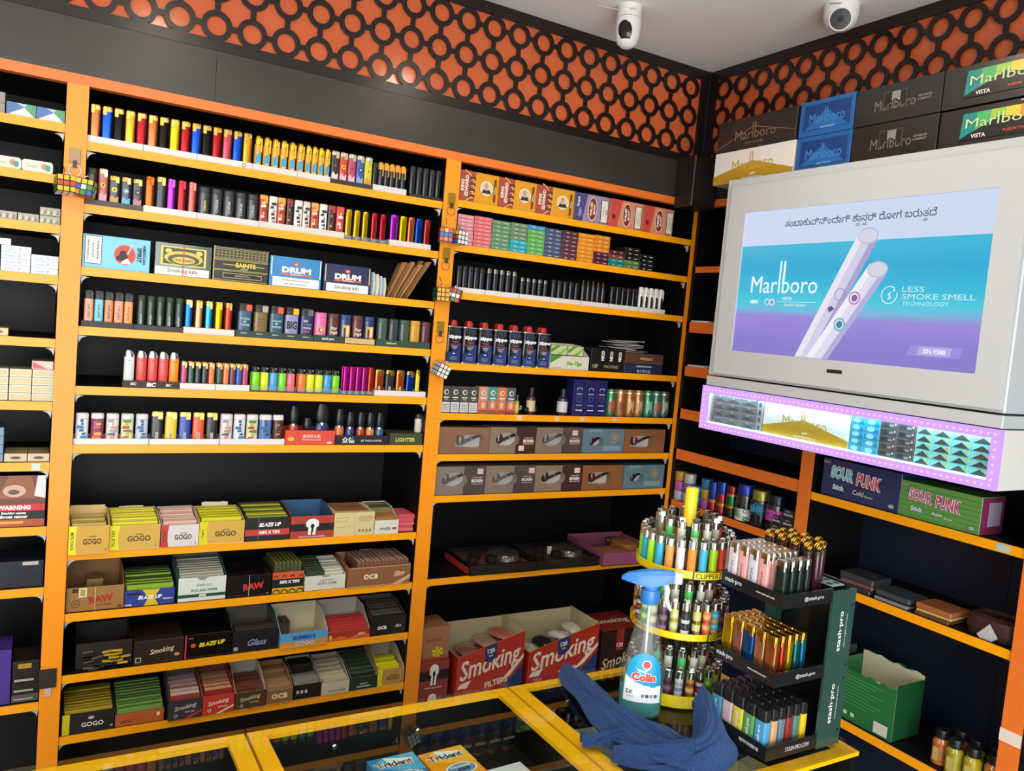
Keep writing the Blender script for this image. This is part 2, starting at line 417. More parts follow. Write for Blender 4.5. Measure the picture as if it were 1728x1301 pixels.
# ------------------------------------------------------------------ lighters
_lm = {}
def lighter_parts(kind, w, d, h, body, cap, opt=()):
    """list of (part name, mesh) for one lighter standing on z=0, its front towards -y"""
    key = (kind, round(w, 4), round(d, 4), round(h, 4), body, cap, opt)
    if key in _lm: return _lm[key]
    P = []; o = dict(opt)
    a, b = w / 2, d / 2
    bm = M(body, 0.22, 0.85) if o.get('metal') else M(body, 0.34, 0, 0.35)
    cm = M(cap, 0.25, 1.0) if o.get('capmetal', 1) else M(cap, 0.4)
    if kind == 'slim':            # flat electronic lighter: metal lid with a press button on one side
        hb = h * 0.86
        P.append(('body', MB().sup([(0, 0, 0, a * .97, b * .97), (0, 0, .002, a, b), (0, 0, hb, a, b)], bm, 20, 4.5).mesh('body')))
        sg = o.get('side', 1)
        P.append(('lid', MB().sup([(0, 0, hb, a, b), (0, 0, h - .002, a, b), (0, 0, h, a * .93, b * .85)], cm, 20, 4.5)
                  .box(sg * a * .5 - a * .42, sg * a * .5 + a * .42, -b - .001, -b * .3, hb - h * .10, h - .0015, cm, .001).mesh('lid')))
    elif kind == 'bic':           # oval pocket lighter: chrome hood, spark wheel, thumb button
        hb = h * 0.80
        P.append(('body', MB().sup([(0, 0, 0, a * .85, b * .85), (0, 0, .003, a, b), (0, 0, hb, a, b)], bm, 20, 2.4).mesh('body')))
        P.append(('hood', MB().sup([(0, 0, hb, a * .94, b * .94), (0, 0, hb + h * .10, a * .94, b * .94), (-a * .15, 0, h, a * .62, b * .8)], CHROME, 18, 2.4).mesh('hood')))
        T = Matrix.Translation((a * .30, 0, h * .925)) @ Matrix.Rotation(PI / 2, 4, 'X')
        P.append(('spark_wheel', MB().lathe([(.0040, -b * .6), (.0040, b * .6)], STEEL, 12, T=T).mesh('spark_wheel')))
        P.append(('button', MB().box(a * .5, a * .98, -b * .5, b * .5, hb, hb + h * .07, M(cap, .4), .0008).mesh('button')))
    elif kind == 'mini':          # small see-through lighter with a black head
        hb = h * 0.78
        P.append(('body', MB().sup([(0, 0, 0, a * .85, b * .85), (0, 0, .002, a, b), (0, 0, hb - .004, a, b), (0, 0, hb, a * .82, b * .85)], bm, 18, 2.6).mesh('body')))
        P.append(('head', MB().sup([(0, 0, hb, a * .8, b * .8), (0, 0, hb + h * .12, a * .8, b * .8), (-a * .2, 0, h, a * .45, b * .7)], M(cap, .4), 16, 3).mesh('head')))
        T = Matrix.Translation((a * .35, 0, h * .93)) @ Matrix.Rotation(PI / 2, 4, 'X')
        P.append(('spark_wheel', MB().lathe([(.0035, -b * .6), (.0035, b * .6)], STEEL, 12, T=T).mesh('spark_wheel')))
    elif kind == 'tube':          # rounded metal tube lighter with a clip down one side
        hb = h * 0.74
        P.append(('body', MB().sup([(0, 0, 0, a * .9, b * .9), (0, 0, .002, a, b), (0, 0, hb, a, b)], bm, 20, 2.2).mesh('body')))
        P.append(('cap', MB().sup([(0, 0, hb + .0006, a, b), (0, 0, h - .004, a, b), (0, 0, h, a * .75, b * .75)], cm, 20, 2.2).mesh('cap')))
        P.append(('clip', MB().box(a * .45, a * 1.06, -b * .9, -b * .3, h * .52, h * .93, cm, .001).mesh('clip')))
    elif kind == 'block':         # square-shouldered lighter with a two-tone head
        hb = h * 0.74
        P.append(('body', MB().sup([(0, 0, 0, a * .97, b * .97), (0, 0, .0015, a, b), (0, 0, hb, a, b)], bm, 20, 6).mesh('body')))
        P.append(('head', MB().sup([(0, 0, hb, a * .97, b * .97), (0, 0, h - .003, a * .97, b * .97), (-a * .05, 0, h, a * .88, b * .8)], M('#1A1A1B', .4), 20, 6).mesh('head')))
        P.append(('button', MB().box(a * .08, a * .99, -b - .0006, b * .6, hb + .001, h * .965, M(cap, .45), .0015).mesh('button')))
    elif kind == 'plain':         # smooth lidless case lighter
        P.append(('body', MB().sup([(0, 0, 0, a * .95, b * .95), (0, 0, .002, a, b), (0, 0, h * .82, a, b)], bm, 20, 3).mesh('body')))
        P.append(('lid', MB().sup([(0, 0, h * .82 + .0006, a, b), (0, 0, h - .0025, a, b), (0, 0, h, a * .9, b * .8)], M(cap, .45) if not o.get('capmetal') else cm, 20, 3).mesh('lid')))
    elif kind == 'torch':         # jet torch with chunky body, dark head and nozzle
        P.append(('body', MB().sup([(0, 0, 0, a * .95, b * .95), (0, 0, .002, a, b), (0, 0, h * .42, a, b), (0, 0, h * .5, a * .8, b * .8)], bm, 20, 2.5).mesh('body')))
        P.append(('head', MB().sup([(0, 0, h * .5, a * .7, b * .7), (0, 0, h * .6, a * .95, b * .9), (0, 0, h * .82, a * .95, b * .9), (-a * .1, 0, h, a * .6, b * .7)], M('#15161A', .35), 18, 3).mesh('head')))
        P.append(('collar', MB().lathe([(b * .95, h * .46), (b * .95, h * .52)], CHROME, 16).mesh('collar')))
    elif kind == 'clipper':       # round refillable lighter: tube, metal cap, fork and flint wheel
        hb = h * 0.70
        P.append(('body', MB().lathe([(a * .9, 0), (a, .002), (a, hb)], bm, 16).mesh('body')))
        P.append(('cap', MB().lathe([(a * 1.03, hb), (a * 1.03, h * .88), (a * .92, h * .885)], CHROME, 16).mesh('cap')))
        f = MB()
        for sg in (-1, 1): f.box(-a * .5, a * .55, sg * a * .52 - .0008, sg * a * .52 + .0008, h * .885, h * .98, CHROME)
        P.append(('fork', f.mesh('fork')))
        P.append(('flint_wheel', MB().lathe([(.0038, -a * .42), (.0038, a * .42)], STEEL, 12, T=Matrix.Translation((a * .1, 0, h * .945)) @ Matrix.Rotation(PI / 2, 4, 'X')).mesh('flint_wheel')))
    pr_ = o.get('print')
    if pr_:
        P.append(('printed_band', PRINTS[pr_](w, d, h)))
    _lm[key] = P
    return P
LCOUNT = {}
def put_lighter(kind, w, d, h, body, cap, loc, label, group, opt=(), rotz=0.0, cat='lighter'):
    nm = {'slim': 'slim_lighter', 'bic': 'pocket_lighter', 'mini': 'mini_lighter', 'tube': 'tube_lighter', 'block': 'square_lighter', 'plain': 'case_lighter', 'torch': 'torch_lighter', 'clipper': 'round_lighter'}[kind]
    t = thing(nm, label, cat, loc, rotz, group)
    for pn, me in lighter_parts(kind, w, d, h, body, cap, tuple(opt)): link(pn, me, t)
    return t

def pr_rect(z0, z1, hexc, r=.4):
    return lambda w, d, h: (lambda b: b.rect(-w * .40, h * z0, w * .40, h * z1, M(hexc, r), y=-d / 2 - .0004).mesh('printed_band'))(MB())
def pr_text(txt, hexc, zc, hh, rot=90, wmax=None):
    def g(w, d, h):
        b = MB(); T = Matrix.Translation((0, -d / 2 - .0003, 0))
        b.text(txt, 0, h * zc, h=hh, m=M(hexc, .5), rot=rot, T=T, maxw=(wmax or h * .6), bold=0.008)
        return b.mesh('printed_band')
    return g
def pr_multi(cols, seed):
    def g(w, d, h):
        b = MB(); rnd = random.Random(seed); T = Matrix.Translation((0, -d / 2 - .0002, 0))
        for k in range(7):
            z = h * (.06 + .11 * k); c = cols[k % len(cols)]
            x0 = rnd.uniform(-.42, .0) * w; x1 = rnd.uniform(.05, .42) * w
            b.poly([(x0, z), (x1, z + rnd.uniform(-.02, .02) * h), (x1 * .9, z + h * .09), (x0 * .9, z + h * rnd.uniform(.05, .1))], M(c, .4), T)
        return b.mesh('printed_band')
    return g
def pr_car(wave, disc, mark):
    def g(w, d, h):
        b = MB(); T = Matrix.Translation((0, -d / 2 - .0002, 0))
        b.poly([(-w * .4, h * .05), (w * .4, h * .05), (w * .4, h * .30), (w * .1, h * .22), (-w * .2, h * .33), (-w * .4, h * .24)], M(wave, .4), T)
        b.ell(0, h * .52, w * .27, w * .27, M(disc, .4), T)
        b.poly([(-w * .12, h * .49), (w * .10, h * .50), (w * .14, h * .54), (-w * .02, h * .56)], M(mark, .4), T)
        return b.mesh('printed_band')
    return g
PRINTS = {
    'patch_blue': lambda w, d, h: MB().poly([(-w * .36, h * .20), (w * .3, h * .16), (w * .38, h * .38), (w * .1, h * .5), (-w * .3, h * .44)], M('#3FA0C8', .4), Matrix.Translation((0, -d / 2 - .0004, 0))).poly([(-w * .3, h * .06), (w * .32, h * .06), (w * .28, h * .22), (-w * .26, h * .2)], M('#E9B35A', .4), Matrix.Translation((0, -d / 2 - .0004, 0))).mesh('printed_band'),
    'car_black': pr_car('#D9D4CE', '#2E2A28', '#8A8078'), 'car_red': pr_car('#E8B9C4', '#F2C21B', '#241A16'), 'car_pink': pr_car('#E5B3C6', '#B0445A', '#5A2030'),
    'car_blue': pr_car('#8FA4CE', '#23335F', '#E8E8E8'), 'car_yellow': pr_car('#E08B2A', '#D7C714', '#4E6A1C'),
    'ferr': pr_car('#E3A9B8', '#EFC419', '#241A16'), 'b_gold': pr_car('#C79A52', '#E6D23A', '#2B2B20'), 'b_cyan': pr_car('#58B3CE', '#6FA9C4', '#E9F2F4'), 'b_mauve': pr_car('#B77A8C', '#3A2E2E', '#C9BFB5'),
    'china': pr_text('CHINA', '#C9C6BE', .45, .0075), 'classic': pr_text('classic', '#D9D23B', .42, .0075),
    'stash_dark': pr_text('stash·pro', '#33302E', .38, .0085), 'stash_white': pr_text('stash·pro', '#DADBD8', .24, .0060, wmax=.026),
    'stash_big': pr_text('stash·pro', '#F2F4F2', .42, .0090, wmax=.052), 'stash_soft': pr_text('stash·pro', '#E6DDDD', .42, .0090, wmax=.052), 'stash_grey': pr_text('stash·pro', '#6A6468', .40, .0070, wmax=.046),
    'patt_red': pr_multi(['#D8B46A', '#8C1F16', '#E7D7C4'], 1), 'patt_white': pr_multi(['#2A2826', '#8A847A', '#3A3632'], 2), 'patt_dark': pr_multi(['#7C1D16', '#3B2A22', '#B07A3A'], 3), 'patt_rw': pr_multi(['#EFE7DC', '#C9302A', '#F3EFE8'], 4),
    'win_blue': pr_multi(['#27567F', '#2F6C9E', '#1E2E44'], 5), 'win_purple': pr_multi(['#7A1E48', '#C9542A', '#E39B2B'], 6), 'win_pink': pr_multi(['#8C8C90', '#C97F78', '#55504E'], 7),
    'win_green': pr_multi(['#5E6E2B', '#B5402A', '#A9B83B'], 8), 'barcode': lambda w, d, h: MB().rect(-w * .12, h * .04, w * .12, h * .34, M('#C9C2B6', .5), y=-d / 2 - .0005).rect(-w * .07, h * .06, -w * .03, h * .32, M('#3A3430', .5), y=-d / 2 - .0007).rect(w * .02, h * .06, w * .06, h * .32, M('#3A3430', .5), y=-d / 2 - .0007).mesh('printed_band'),
    'bars': lambda w, d, h: MB().text('IT COULD', 0, h * .50, h=.005, m=M('#BFD3DE', .5), T=Matrix.Translation((0, -d / 2, 0)), maxw=w * .7).text('BE', 0, h * .40, h=.005, m=M('#BFD3DE', .5), T=Matrix.Translation((0, -d / 2, 0))).text('WORSE', 0, h * .30, h=.005, m=M('#BFD3DE', .5), T=Matrix.Translation((0, -d / 2, 0)), maxw=w * .7).mesh('printed_band'),
    'lines': lambda w, d, h: MB().text('sweet', 0, h * .52, h=.004, m=M('#4C3A17', .5), T=Matrix.Translation((0, -d / 2, 0))).text('dreams', 0, h * .42, h=.004, m=M('#4C3A17', .5), T=Matrix.Translation((0, -d / 2, 0))).text('of tokes', 0, h * .32, h=.004, m=M('#4C3A17', .5), T=Matrix.Translation((0, -d / 2, 0))).mesh('printed_band'),
    'big': lambda w, d, h: MB().text('BIG', 0, h * .40, h=.022, w=w * .78, m=M('#1C1B22', .5), T=Matrix.Translation((0, -d / 2, 0)), bold=.04).mesh('printed_band'),
    'own': lambda w, d, h: MB().text('GO', -w * .1, h * .58, h=.006, m=M('#E8E4E4', .5), T=Matrix.Translation((0, -d / 2, 0))).text('YOUR', w * .08, h * .46, h=.006, m=M('#8C86B8', .5), T=Matrix.Translation((0, -d / 2, 0)), maxw=w * .6).text('OWN', w * .02, h * .34, h=.006, m=M('#D9D4E8', .5), T=Matrix.Translation((0, -d / 2, 0))).text('WAY', -w * .05, h * .22, h=.006, m=M('#C96A70', .5), T=Matrix.Translation((0, -d / 2, 0))).mesh('printed_band'),
    'medal': lambda w, d, h: MB().ell(0, h * .34, w * .30, w * .30, M('#D9A76A', .4), Matrix.Translation((0, -d / 2, 0))).ell(0, h * .34, w * .22, w * .22, M('#A8453F', .4), Matrix.Translation((0, -d / 2, 0))).ell(w * .03, h * .35, w * .12, w * .14, M('#E8C9A0', .4), Matrix.Translation((0, -d / 2, 0))).mesh('printed_band'),
    'script': lambda w, d, h: MB().text('Stay', 0, h * .44, h=.011, m=M('#E6CFC0', .5), T=Matrix.Translation((0, -d / 2, 0)), maxw=w * .8, shear=.3).text('High', 0, h * .27, h=.011, m=M('#E6CFC0', .5), T=Matrix.Translation((0, -d / 2, 0)), maxw=w * .8, shear=.3).mesh('printed_band'),
    'poster': lambda w, d, h: MB().rect(-w * .34, h * .1, w * .34, h * .6, M('#D9A03A', .5), y=-d / 2 - .0004).rect(-w * .2, h * .15, -w * .02, h * .5, M('#27345E', .5), y=-d / 2 - .0007).rect(w * .06, h * .22, w * .24, h * .56, M('#E8D2A8', .5), y=-d / 2 - .0007).mesh('printed_band'),
    'white_dot': lambda w, d, h: MB().rect(-w * .25, h * .16, w * .25, h * .62, M('#2E2B2A', .4), y=-d / 2 - .0004).mesh('printed_band'),
    'emblem': lambda w, d, h: MB().text('BiC', 0, h * .70, h=.003, m=M('#3A2A24', .5), T=Matrix.Translation((0, -d / 2, 0))).mesh('printed_band'),
}

def tray(x0, x1, z, hexc, th, label, group, y0=0.006, dep=0.075, clear=False, prints=None, cups=None):
    """low display tray that holds lighters"""
    t = thing('lighter_tray', label, 'tray', ((x0 + x1) / 2, y0, z), 0, group)
    m = CLEAR if clear else M(hexc, 0.5)
    w = (x1 - x0 - 0.001) / 2; k = 0.0012
    b = MB().box(-w, w, 0, dep, 0, k, m).box(-w, w, 0, k, k, th, m).box(-w, w, dep - k, dep, k, th, m).box(-w, -w + k, k, dep - k, k, th, m).box(w - k, w, k, dep - k, k, th, m)
    b.build('tray_shell', t)
    if prints:
        q = MB(); prints(q, w, th); q.build('printed_front', t)
    if cups:
        n, c = cups; q = MB()
        for i in range(n): q.lathe([(w / n * .86, .0015), (w / n * .86, th * .85)], M(c, .5), 14, c=(-w + (2 * i + 1) * w / n, .014))
        q.build('cup_insert', t)
    return t
MAINBAY = ["main bay's top shelf", "main bay's second shelf", "main bay's third shelf", "main bay's fourth shelf", "main bay's fifth shelf", "main bay's sixth shelf"]
SKEY = {n: 'A%d' % (i + 1) for i, n in enumerate(MAINBAY)}
def row(shelf, z, sname, items, tz=0.003, ycen=0.020, start=0, grp=None):
    """items: (x0, x1, top above shelf, kind, colour word, body, cap, opt)"""
    for i, it in enumerate(items):
        x0, x1, h, kind, cw, body, cap, opt = it[:8]
        dz = it[8] if len(it) > 8 else tz
        LCOUNT[shelf] = LCOUNT.get(shelf, 0) + 1
        d = min(0.013, (x1 - x0) * .62) if kind not in ('tube', 'torch', 'plain', 'block') else min(.022, (x1 - x0) * .8)
        put_lighter(kind, (x1 - x0) * .95, d, h - dz, body, cap, ((x0 + x1) / 2, ycen, z + dz), '%s, %s from left on %s' % (cw, nth(LCOUNT[shelf]), sname), grp or 'lighters on the ' + sname, opt)
def spread(x0, x1, n, k=1.0):
    s_ = (x1 - x0) / n
    return [(x0 + s_ * (i + (1 - k) / 2), x0 + s_ * (i + (1 + k) / 2)) for i in range(n)]
MET = (('metal', 1),); METL = (('metal', 1), ('side', -1))
def backrow(z, sname, items, n=2, pitch=0.016, ycen=0.020, tz=0.003):
    """further ranks standing behind a front row, seen only in slivers between it"""
    base = LCOUNT[SKEY[sname]] - len(items)
    for i, it in enumerate(items):
        x0, x1, h, kind, cw, body, cap, opt = it[:8]
        dz = it[8] if len(it) > 8 else tz
        opt = tuple(q for q in opt if q[0] != 'print')
        for r in range(1, n):
            d = min(0.013, (x1 - x0) * .62)
            put_lighter(kind, (x1 - x0) * .95, d, h - dz, body, cap, ((x0 + x1) / 2, ycen + r * pitch, z + dz), '%s lighter, rank %s behind the %s one on %s' % (' '.join(cw.split()[:2]), ['', 'two', 'three', 'four'][r], nth(base + i + 1), sname), 'lighters ranked behind the front row on ' + sname, opt)

# ---- top shelf
z = ZA[0]; S0 = MAINBAY[0]
its = []
pal = {'copper': '#B4683A', 'blue': '#1C4FC0', 'black': '#15120F', 'gold': '#D49A2B', 'red': '#9C1E22', 'pink': '#C04A55', 'yellow': '#E0B81A'}
for (a, b), c in zip(spread(0.004, 0.378, 15, .92), ['copper', 'blue', 'black', 'gold', 'red', 'copper', 'black', 'yellow', 'red', 'blue', 'black', 'red', 'pink', 'blue', 'gold']):
    its.append((a, b, 0.091, 'slim', 'shiny %s slim lighter with gold lid' % c, pal[c], '#E3B85A', METL))
row('A1', z, S0, its)
its = []
for (a, b) in spread(0.382, 0.5145, 6, .88) + spread(0.5155, 0.585, 4, .92):
    its.append((a, b, 0.090, 'tube', 'golden tube lighter with blue patch', '#E0A52E', '#E8BE3C', (('metal', 0), ('print', 'patch_blue'))))
row('A1', z, S0, its)
its = []
for (a, b), (c, body, pn) in zip(spread(0.586, 0.705, 5, .96), [('black', '#332E2C', 'car_black'), ('red', '#C8402E', 'car_red'), ('crimson', '#B5485A', 'car_pink'), ('blue', '#3C55A0', 'car_blue'), ('yellow', '#C9C820', 'car_yellow')]):
    its.append((a, b, 0.089, 'slim', '%s slim lighter with car badge print' % c, body, '#D8CDB8', (('print', pn),)))
row('A1', z, S0, its, tz=0.006)
its = []
for (a, b) in spread(0.722, 0.806, 5, .92): its.append((a, b, 0.082, 'plain', 'dark lighter with amber upper half', '#2A2A2C', '#E0962A', (('split', .4),)))
its2 = []
for (a, b, h, k, cw, bo, ca, op) in its: its2.append((a, b, h, 'tube', cw, '#26262A', '#DE9A2E', (('capmetal', 0),)))
row('A1', z, S0, [(0.706, 0.721, 0.078, 'plain', 'matt black case lighter', '#141414', '#1B1B1B', ())] + its2)
row('A1', z, S0, [(a, b, 0.088, 'plain', 'black lighter in clear tray', '#17181A', '#222426', ()) for a, b in spread(0.816, 0.918, 5, .92)], tz=0.004)
G = 'trays of lighters on the ' + S0
def sticker_red(q, w, th): q.ell(w * .70, th * .45, .0055, .0055, M('#C4423A', .5)).ell(w * .70, th * .45, .0035, .0035, M('#E9D5CE', .5))
def sticker_grey(q, w, th): q.rect(-w * .8, th * .2, -w * .6, th * .7, M('#8A5E58', .5))
tray(0.001, 0.121, z, '#DCD9D4', .016, 'white tray at the left end of the top shelf', G)
tray(0.121, 0.244, z, '#DCD9D4', .016, 'white tray second from left on the top shelf', G)
tray(0.244, 0.378, z, '#DCD9D4', .016, 'white tray with a round red sticker on the top shelf', G, prints=sticker_red)
tray(0.378, 0.495, z, '#D6D3CE', .016, 'white tray under the first golden tube lighters', G)
tray(0.495, 0.585, z, '#D6D3CE', .016, 'white tray under the last golden tube lighters', G)
tray(0.585, 0.706, z, '#2A2624', .013, 'black tray under lighters with car badges, top shelf', G)
tray(0.706, 0.807, z, '#D6D3CE', .017, 'white tray under amber-topped dark lighters', G)
tray(0.815, 0.918, z, '#1A1A1A', .010, 'black tray of black lighters at right end of top shelf', G)

# ---- second shelf
z = ZA[1]; S1 = MAINBAY[1]
row('A2', z, S1, [(0.005, 0.027, 0.087, 'plain', 'black case lighter with chrome emblem', '#1B1818', '#262323', ()),
    (0.029, 0.050, 0.089, 'slim', 'orange lighter with yellow horse badge', '#B8562A', '#D9C9A0', (('print', 'ferr'),)),
    (0.052, 0.076, 0.076, 'slim', 'short black lighter with gold wave', '#2A2622', '#C9A24A', (('print', 'b_gold'),)),
    (0.078, 0.101, 0.077, 'slim', 'short black lighter with cyan wave', '#262A2C', '#BFA15A', (('print', 'b_cyan'),)),
    (0.103, 0.126, 0.077, 'slim', 'short black lighter with mauve wave', '#2B2422', '#B99A5E', (('print', 'b_mauve'),))], tz=0.008)
row('A2', z, S1, [(0.131, 0.152, 0.088, 'slim', 'shiny copper slim lighter', '#B5531E', '#B5531E', MET), (0.156, 0.178, 0.091, 'slim', 'black slim lighter with gold lid', '#191C20', '#D8B45C', ()),
    (0.181, 0.200, 0.090, 'slim', 'shiny violet slim lighter', '#9A32B8', '#A24AC0', MET), (0.205, 0.225, 0.090, 'slim', 'shiny dark red slim lighter', '#A3262A', '#B0343A', MET), (0.230, 0.249, 0.090, 'slim', 'shiny rose slim lighter', '#C9524E', '#D07A6A', MET)])
its = []
for i, (a, b) in enumerate(spread(0.253, 0.402, 5, .93)):
    its.append((a, b, 0.083, 'plain', 'charcoal rounded lighter with vertical lettering', '#34363A', '#2E3034', (('print', 'classic' if i == 0 else 'china'),)))
row('A2', z, S1, its)
its = []
for (a, b), (c, bo, ca, pn) in zip([(.405, .427), (.429, .451), (.451, .473), (.475, .493), (.496, .518), (.519, .539), (.541, .562), (.564, .586), (.587, .609), (.611, .634)],
        [('red and gold', '#B83A26', '#D89A3A', 'patt_red'), ('white patterned', '#E6E2DA', '#DAD6CE', 'patt_white'), ('red and gold', '#BC4428', '#DCA03C', 'patt_red'), ('black and red', '#2A1C18', '#8C2A22', 'patt_dark'), ('white patterned', '#E8E4DC', '#D8D4CC', 'patt_white'),
         ('white and black', '#DAD4CA', '#C9C2B8', 'patt_white'), ('red and gold', '#C2522C', '#DAA03E', 'patt_red'), ('white patterned', '#ECE9E2', '#DEDAD2', 'patt_white'), ('black and red', '#3A2420', '#A83028', 'patt_dark'), ('red and white', '#C83A30', '#D84438', 'patt_rw')]):
    its.append((a, b, 0.086, 'slim', '%s slim lighter' % c, bo, ca, (('capmetal', 0), ('print', pn))))
row('A2', z, S1, its)
its = []
for (a, b), (c, bo) in zip([(.638, .656), (.662, .680), (.687, .704), (.713, .731), (.739, .757)], [('gold', '#D8A91C'), ('gold', '#DCB020'), ('gold', '#D4A818'), ('red', '#C82A34'), ('red', '#C42430')]):
    its.append((a, b, 0.083, 'slim', 'shiny %s slim lighter in cup tray' % c, bo, bo, MET))
row('A2', z, S1, its)
its = []
for (a, b), (c, bo) in zip([(.769, .794), (.798, .820), (.823, .845), (.847, .870), (.874, .895)], [('purple', '#A82CC0'), ('yellow', '#D8B80C'), ('copper', '#C06844'), ('blue', '#1A4AB0'), ('red', '#B83A38')]):
    its.append((a, b, 0.087, 'slim', 'shiny %s slim lighter near right end' % c, bo, bo, MET))
row('A2', z, S1, its)
G = 'trays of lighters on the ' + S1
tray(0.001, 0.128, z, '#4A443E', .013, 'dark clear-fronted tray at left end of second shelf', G)
tray(0.128, 0.251, z, '#DCD9D4', .016, 'white tray under copper, black and violet lighters', G)
tray(0.251, 0.404, z, '#D2CFC9', .016, 'white tray under charcoal lettered lighters', G)
tray(0.404, 0.635, z, '#D2CDC2', .017, 'long off-white tray under patterned lighters', G)
tray(0.635, 0.763, z, '#8899A0', .012, 'clear tray with blue-grey cups on second shelf', G, clear=True, cups=(5, '#6F8288'))
tray(0.766, 0.896, z, '#D6D1C9', .016, 'white tray at the right end of second shelf', G)

# ---- fourth shelf
z = ZA[3]; S3 = MAINBAY[3]
its = []
for (a, b), (c, bo) in zip(spread(0.011, 0.119, 5, .95), [('peach', '#F09468'), ('light blue', '#5FB6CC'), ('orange', '#C87A34'), ('peach', '#F0906A'), ('orange', '#F08C34')]):
    its.append((a, b, 0.087, 'block', '%s lighter with black head and lettering' % c, bo, '#2C2B2C', (('print', 'stash_dark'),)))
row('A4', z, S3, its, tz=0.008)
its = [(a, b, 0.086, 'plain', 'dark green case lighter with white lettering', '#16301F', '#1C3526', (('print', 'stash_white'),)) for a, b in spread(0.126, 0.235, 5, .9)]
row('A4', z, S3, its, tz=0.008)
its = []
for (a, b), (c, bo, ca) in zip(spread(0.238, 0.360, 5, .97), [('blue', '#1E62C0', '#D8C070'), ('copper', '#E0905A', '#D8A050'), ('cyan', '#2E8CC0', '#C8B060'), ('gold', '#D8B408', '#D8B040'), ('red', '#D04030', '#C89850')]):
    its.append((a, b - .006, 0.085, 'slim', 'shiny %s slim lighter standing in ranks' % c, bo, ca, MET))
row('A4', z, S3, its)
backrow(z, S3, its, 3)
its = []
for (a, b), (c, bo, ca, pn) in zip([(.367, .403), (.408, .445), (.449, .486), (.490, .527), (.531, .567)], [('teal blue', '#2E5468', '#E0503C', 'bars'), ('olive brown', '#7A5F2A', '#A8A49E', 'lines'), ('teal blue', '#2E566A', '#E2553F', 'bars'), ('lavender', '#8C8AB0', '#E6B41C', 'big'), ('navy', '#262A58', '#5E6064', 'own')]):
    its.append((a, b, 0.088, 'block', '%s square lighter with %s button' % (c, {'#E0503C': 'red', '#A8A49E': 'grey', '#E2553F': 'red', '#E6B41C': 'yellow', '#5E6064': 'grey'}[ca]), bo, ca, (('print', pn),)))
row('A4', z, S3, its, tz=0.008)
its = []
for (a, b), (c, bo, pn) in zip([(.571, .606), (.608, .641), (.643, .676), (.678, .711), (.713, .745)], [('pink', '#D86AA8', 'medal'), ('brown', '#5A2E2A', 'script'), ('navy', '#24406E', 'poster'), ('brown', '#5E302C', 'script'), ('navy', '#22386A', 'poster')]):
    its.append((a, b, 0.081, 'plain', 'matt %s rounded case lighter' % c, bo, bo, (('print', pn),)))
row('A4', z, S3, its, tz=0.008)
its = []
for (a, b), (c, bo) in zip(spread(.752, .922, 5, .93), [('grey-green', '#3E5648'), ('slate', '#33383E'), ('grey-green', '#3C5244'), ('mustard', '#C8942A'), ('maroon', '#5A2A30')]):
    its.append((a, b, 0.080, 'plain', 'matt %s rounded case lighter' % c, bo, bo, ()))
row('A4', z, S3, [i_ for i_ in its], tz=0.008)
G = 'trays of lighters on the ' + S3
tray(0.006, 0.121, z, '#2A2321', .014, 'black tray under peach and orange lettered lighters', G)
tray(0.121, 0.235, z, '#2B2624', .013, 'black tray under the dark green lighters', G)
tray(0.235, 0.360, z, '#D6D2CC', .016, 'white tray under shiny ranked lighters, fourth shelf', G)
def st_bottom(q, w, th):
    for i in range(5): q.text('stash·pro', -w + (2 * i + 1) * w / 5, th * .62, h=.0045, m=M('#D8DAD6', .5))
tray(0.362, 0.568, z, '#1F3A2C', .017, 'dark green tray under square lighters with coloured buttons', G, prints=st_bottom)
def st_mid(q, w, th):
    q.text('stash·pro', -w * .55, th * .5, h=.009, m=M('#E2E4E0', .5)); q.rect(w * .0, th * .12, w * .98, th * .88, M('#C9AC7A', .6))
tray(0.569, 0.747, z, '#22382C', .019, 'dark green tray with beige sticker under pink and brown lighters', G, prints=st_mid)
tray(0.750, 0.918, z, '#2C4436', .019, 'dark green tray at the right end of fourth shelf', G, prints=lambda q, w, th: q.text('stash·pro', -w * .45, th * .5, h=.008, m=M('#E2DCA0', .5)))

# ---- fifth shelf
z = ZA[4]; S4 = MAINBAY[4]
its = []
for (a, b), (c, bo) in zip([(.104, .129), (.132, .157), (.158, .182), (.183, .207), (.208, .232)], [('white', '#DADAD0'), ('coral red', '#D84A42'), ('coral red', '#DC4A44'), ('coral red', '#D8484A'), ('orange', '#F08A1E')]):
    its.append((a, b, 0.091, 'bic', 'tall %s pocket lighter with chrome hood' % c, bo, '#B83028', (('print', 'emblem'),)))
row('A5', z, S4, its, tz=0.010); 
its = []
for (a, b), (c, bo) in zip(spread(.236, .320, 5, .86) + spread(.323, .405, 5, .86), [('magenta', '#B03A68'), ('dark green', '#1E4A36'), ('black', '#191A20'), ('charcoal', '#20222A'), ('orange', '#D8702C'), ('dark green', '#1F4A2E'), ('orange', '#DC7428'), ('plum', '#5A2E4E'), ('blue', '#2A4AA0'), ('magenta', '#B03A5E')]):
    its.append((a, b, 0.070, 'slim', 'small %s slim lighter with gold rim' % c, bo, '#D8A868', ()))
row('A5', z, S4, its); backrow(z, S4, its, 2, .018)
its = []
for (a, b), (c, bo) in zip(spread(.412, .530, 5, .93) + spread(.536, .656, 5, .93), [('lime green', '#7ED01E'), ('yellow', '#D6E010'), ('sky blue', '#4A9AD8'), ('lime green', '#78D420'), ('pink', '#F0687C'), ('orange', '#F07834'), ('yellow', '#DCE00C'), ('yellow', '#D4E010'), ('sky blue', '#449AD0'), ('lime green', '#74CC1C')]):
    its.append((a, b, 0.065, 'mini', 'translucent %s mini lighter with black head' % c, bo, '#1C1C18', ()))
row('A5', z, S4, its); backrow(z, S4, its, 2, .018)
its = []
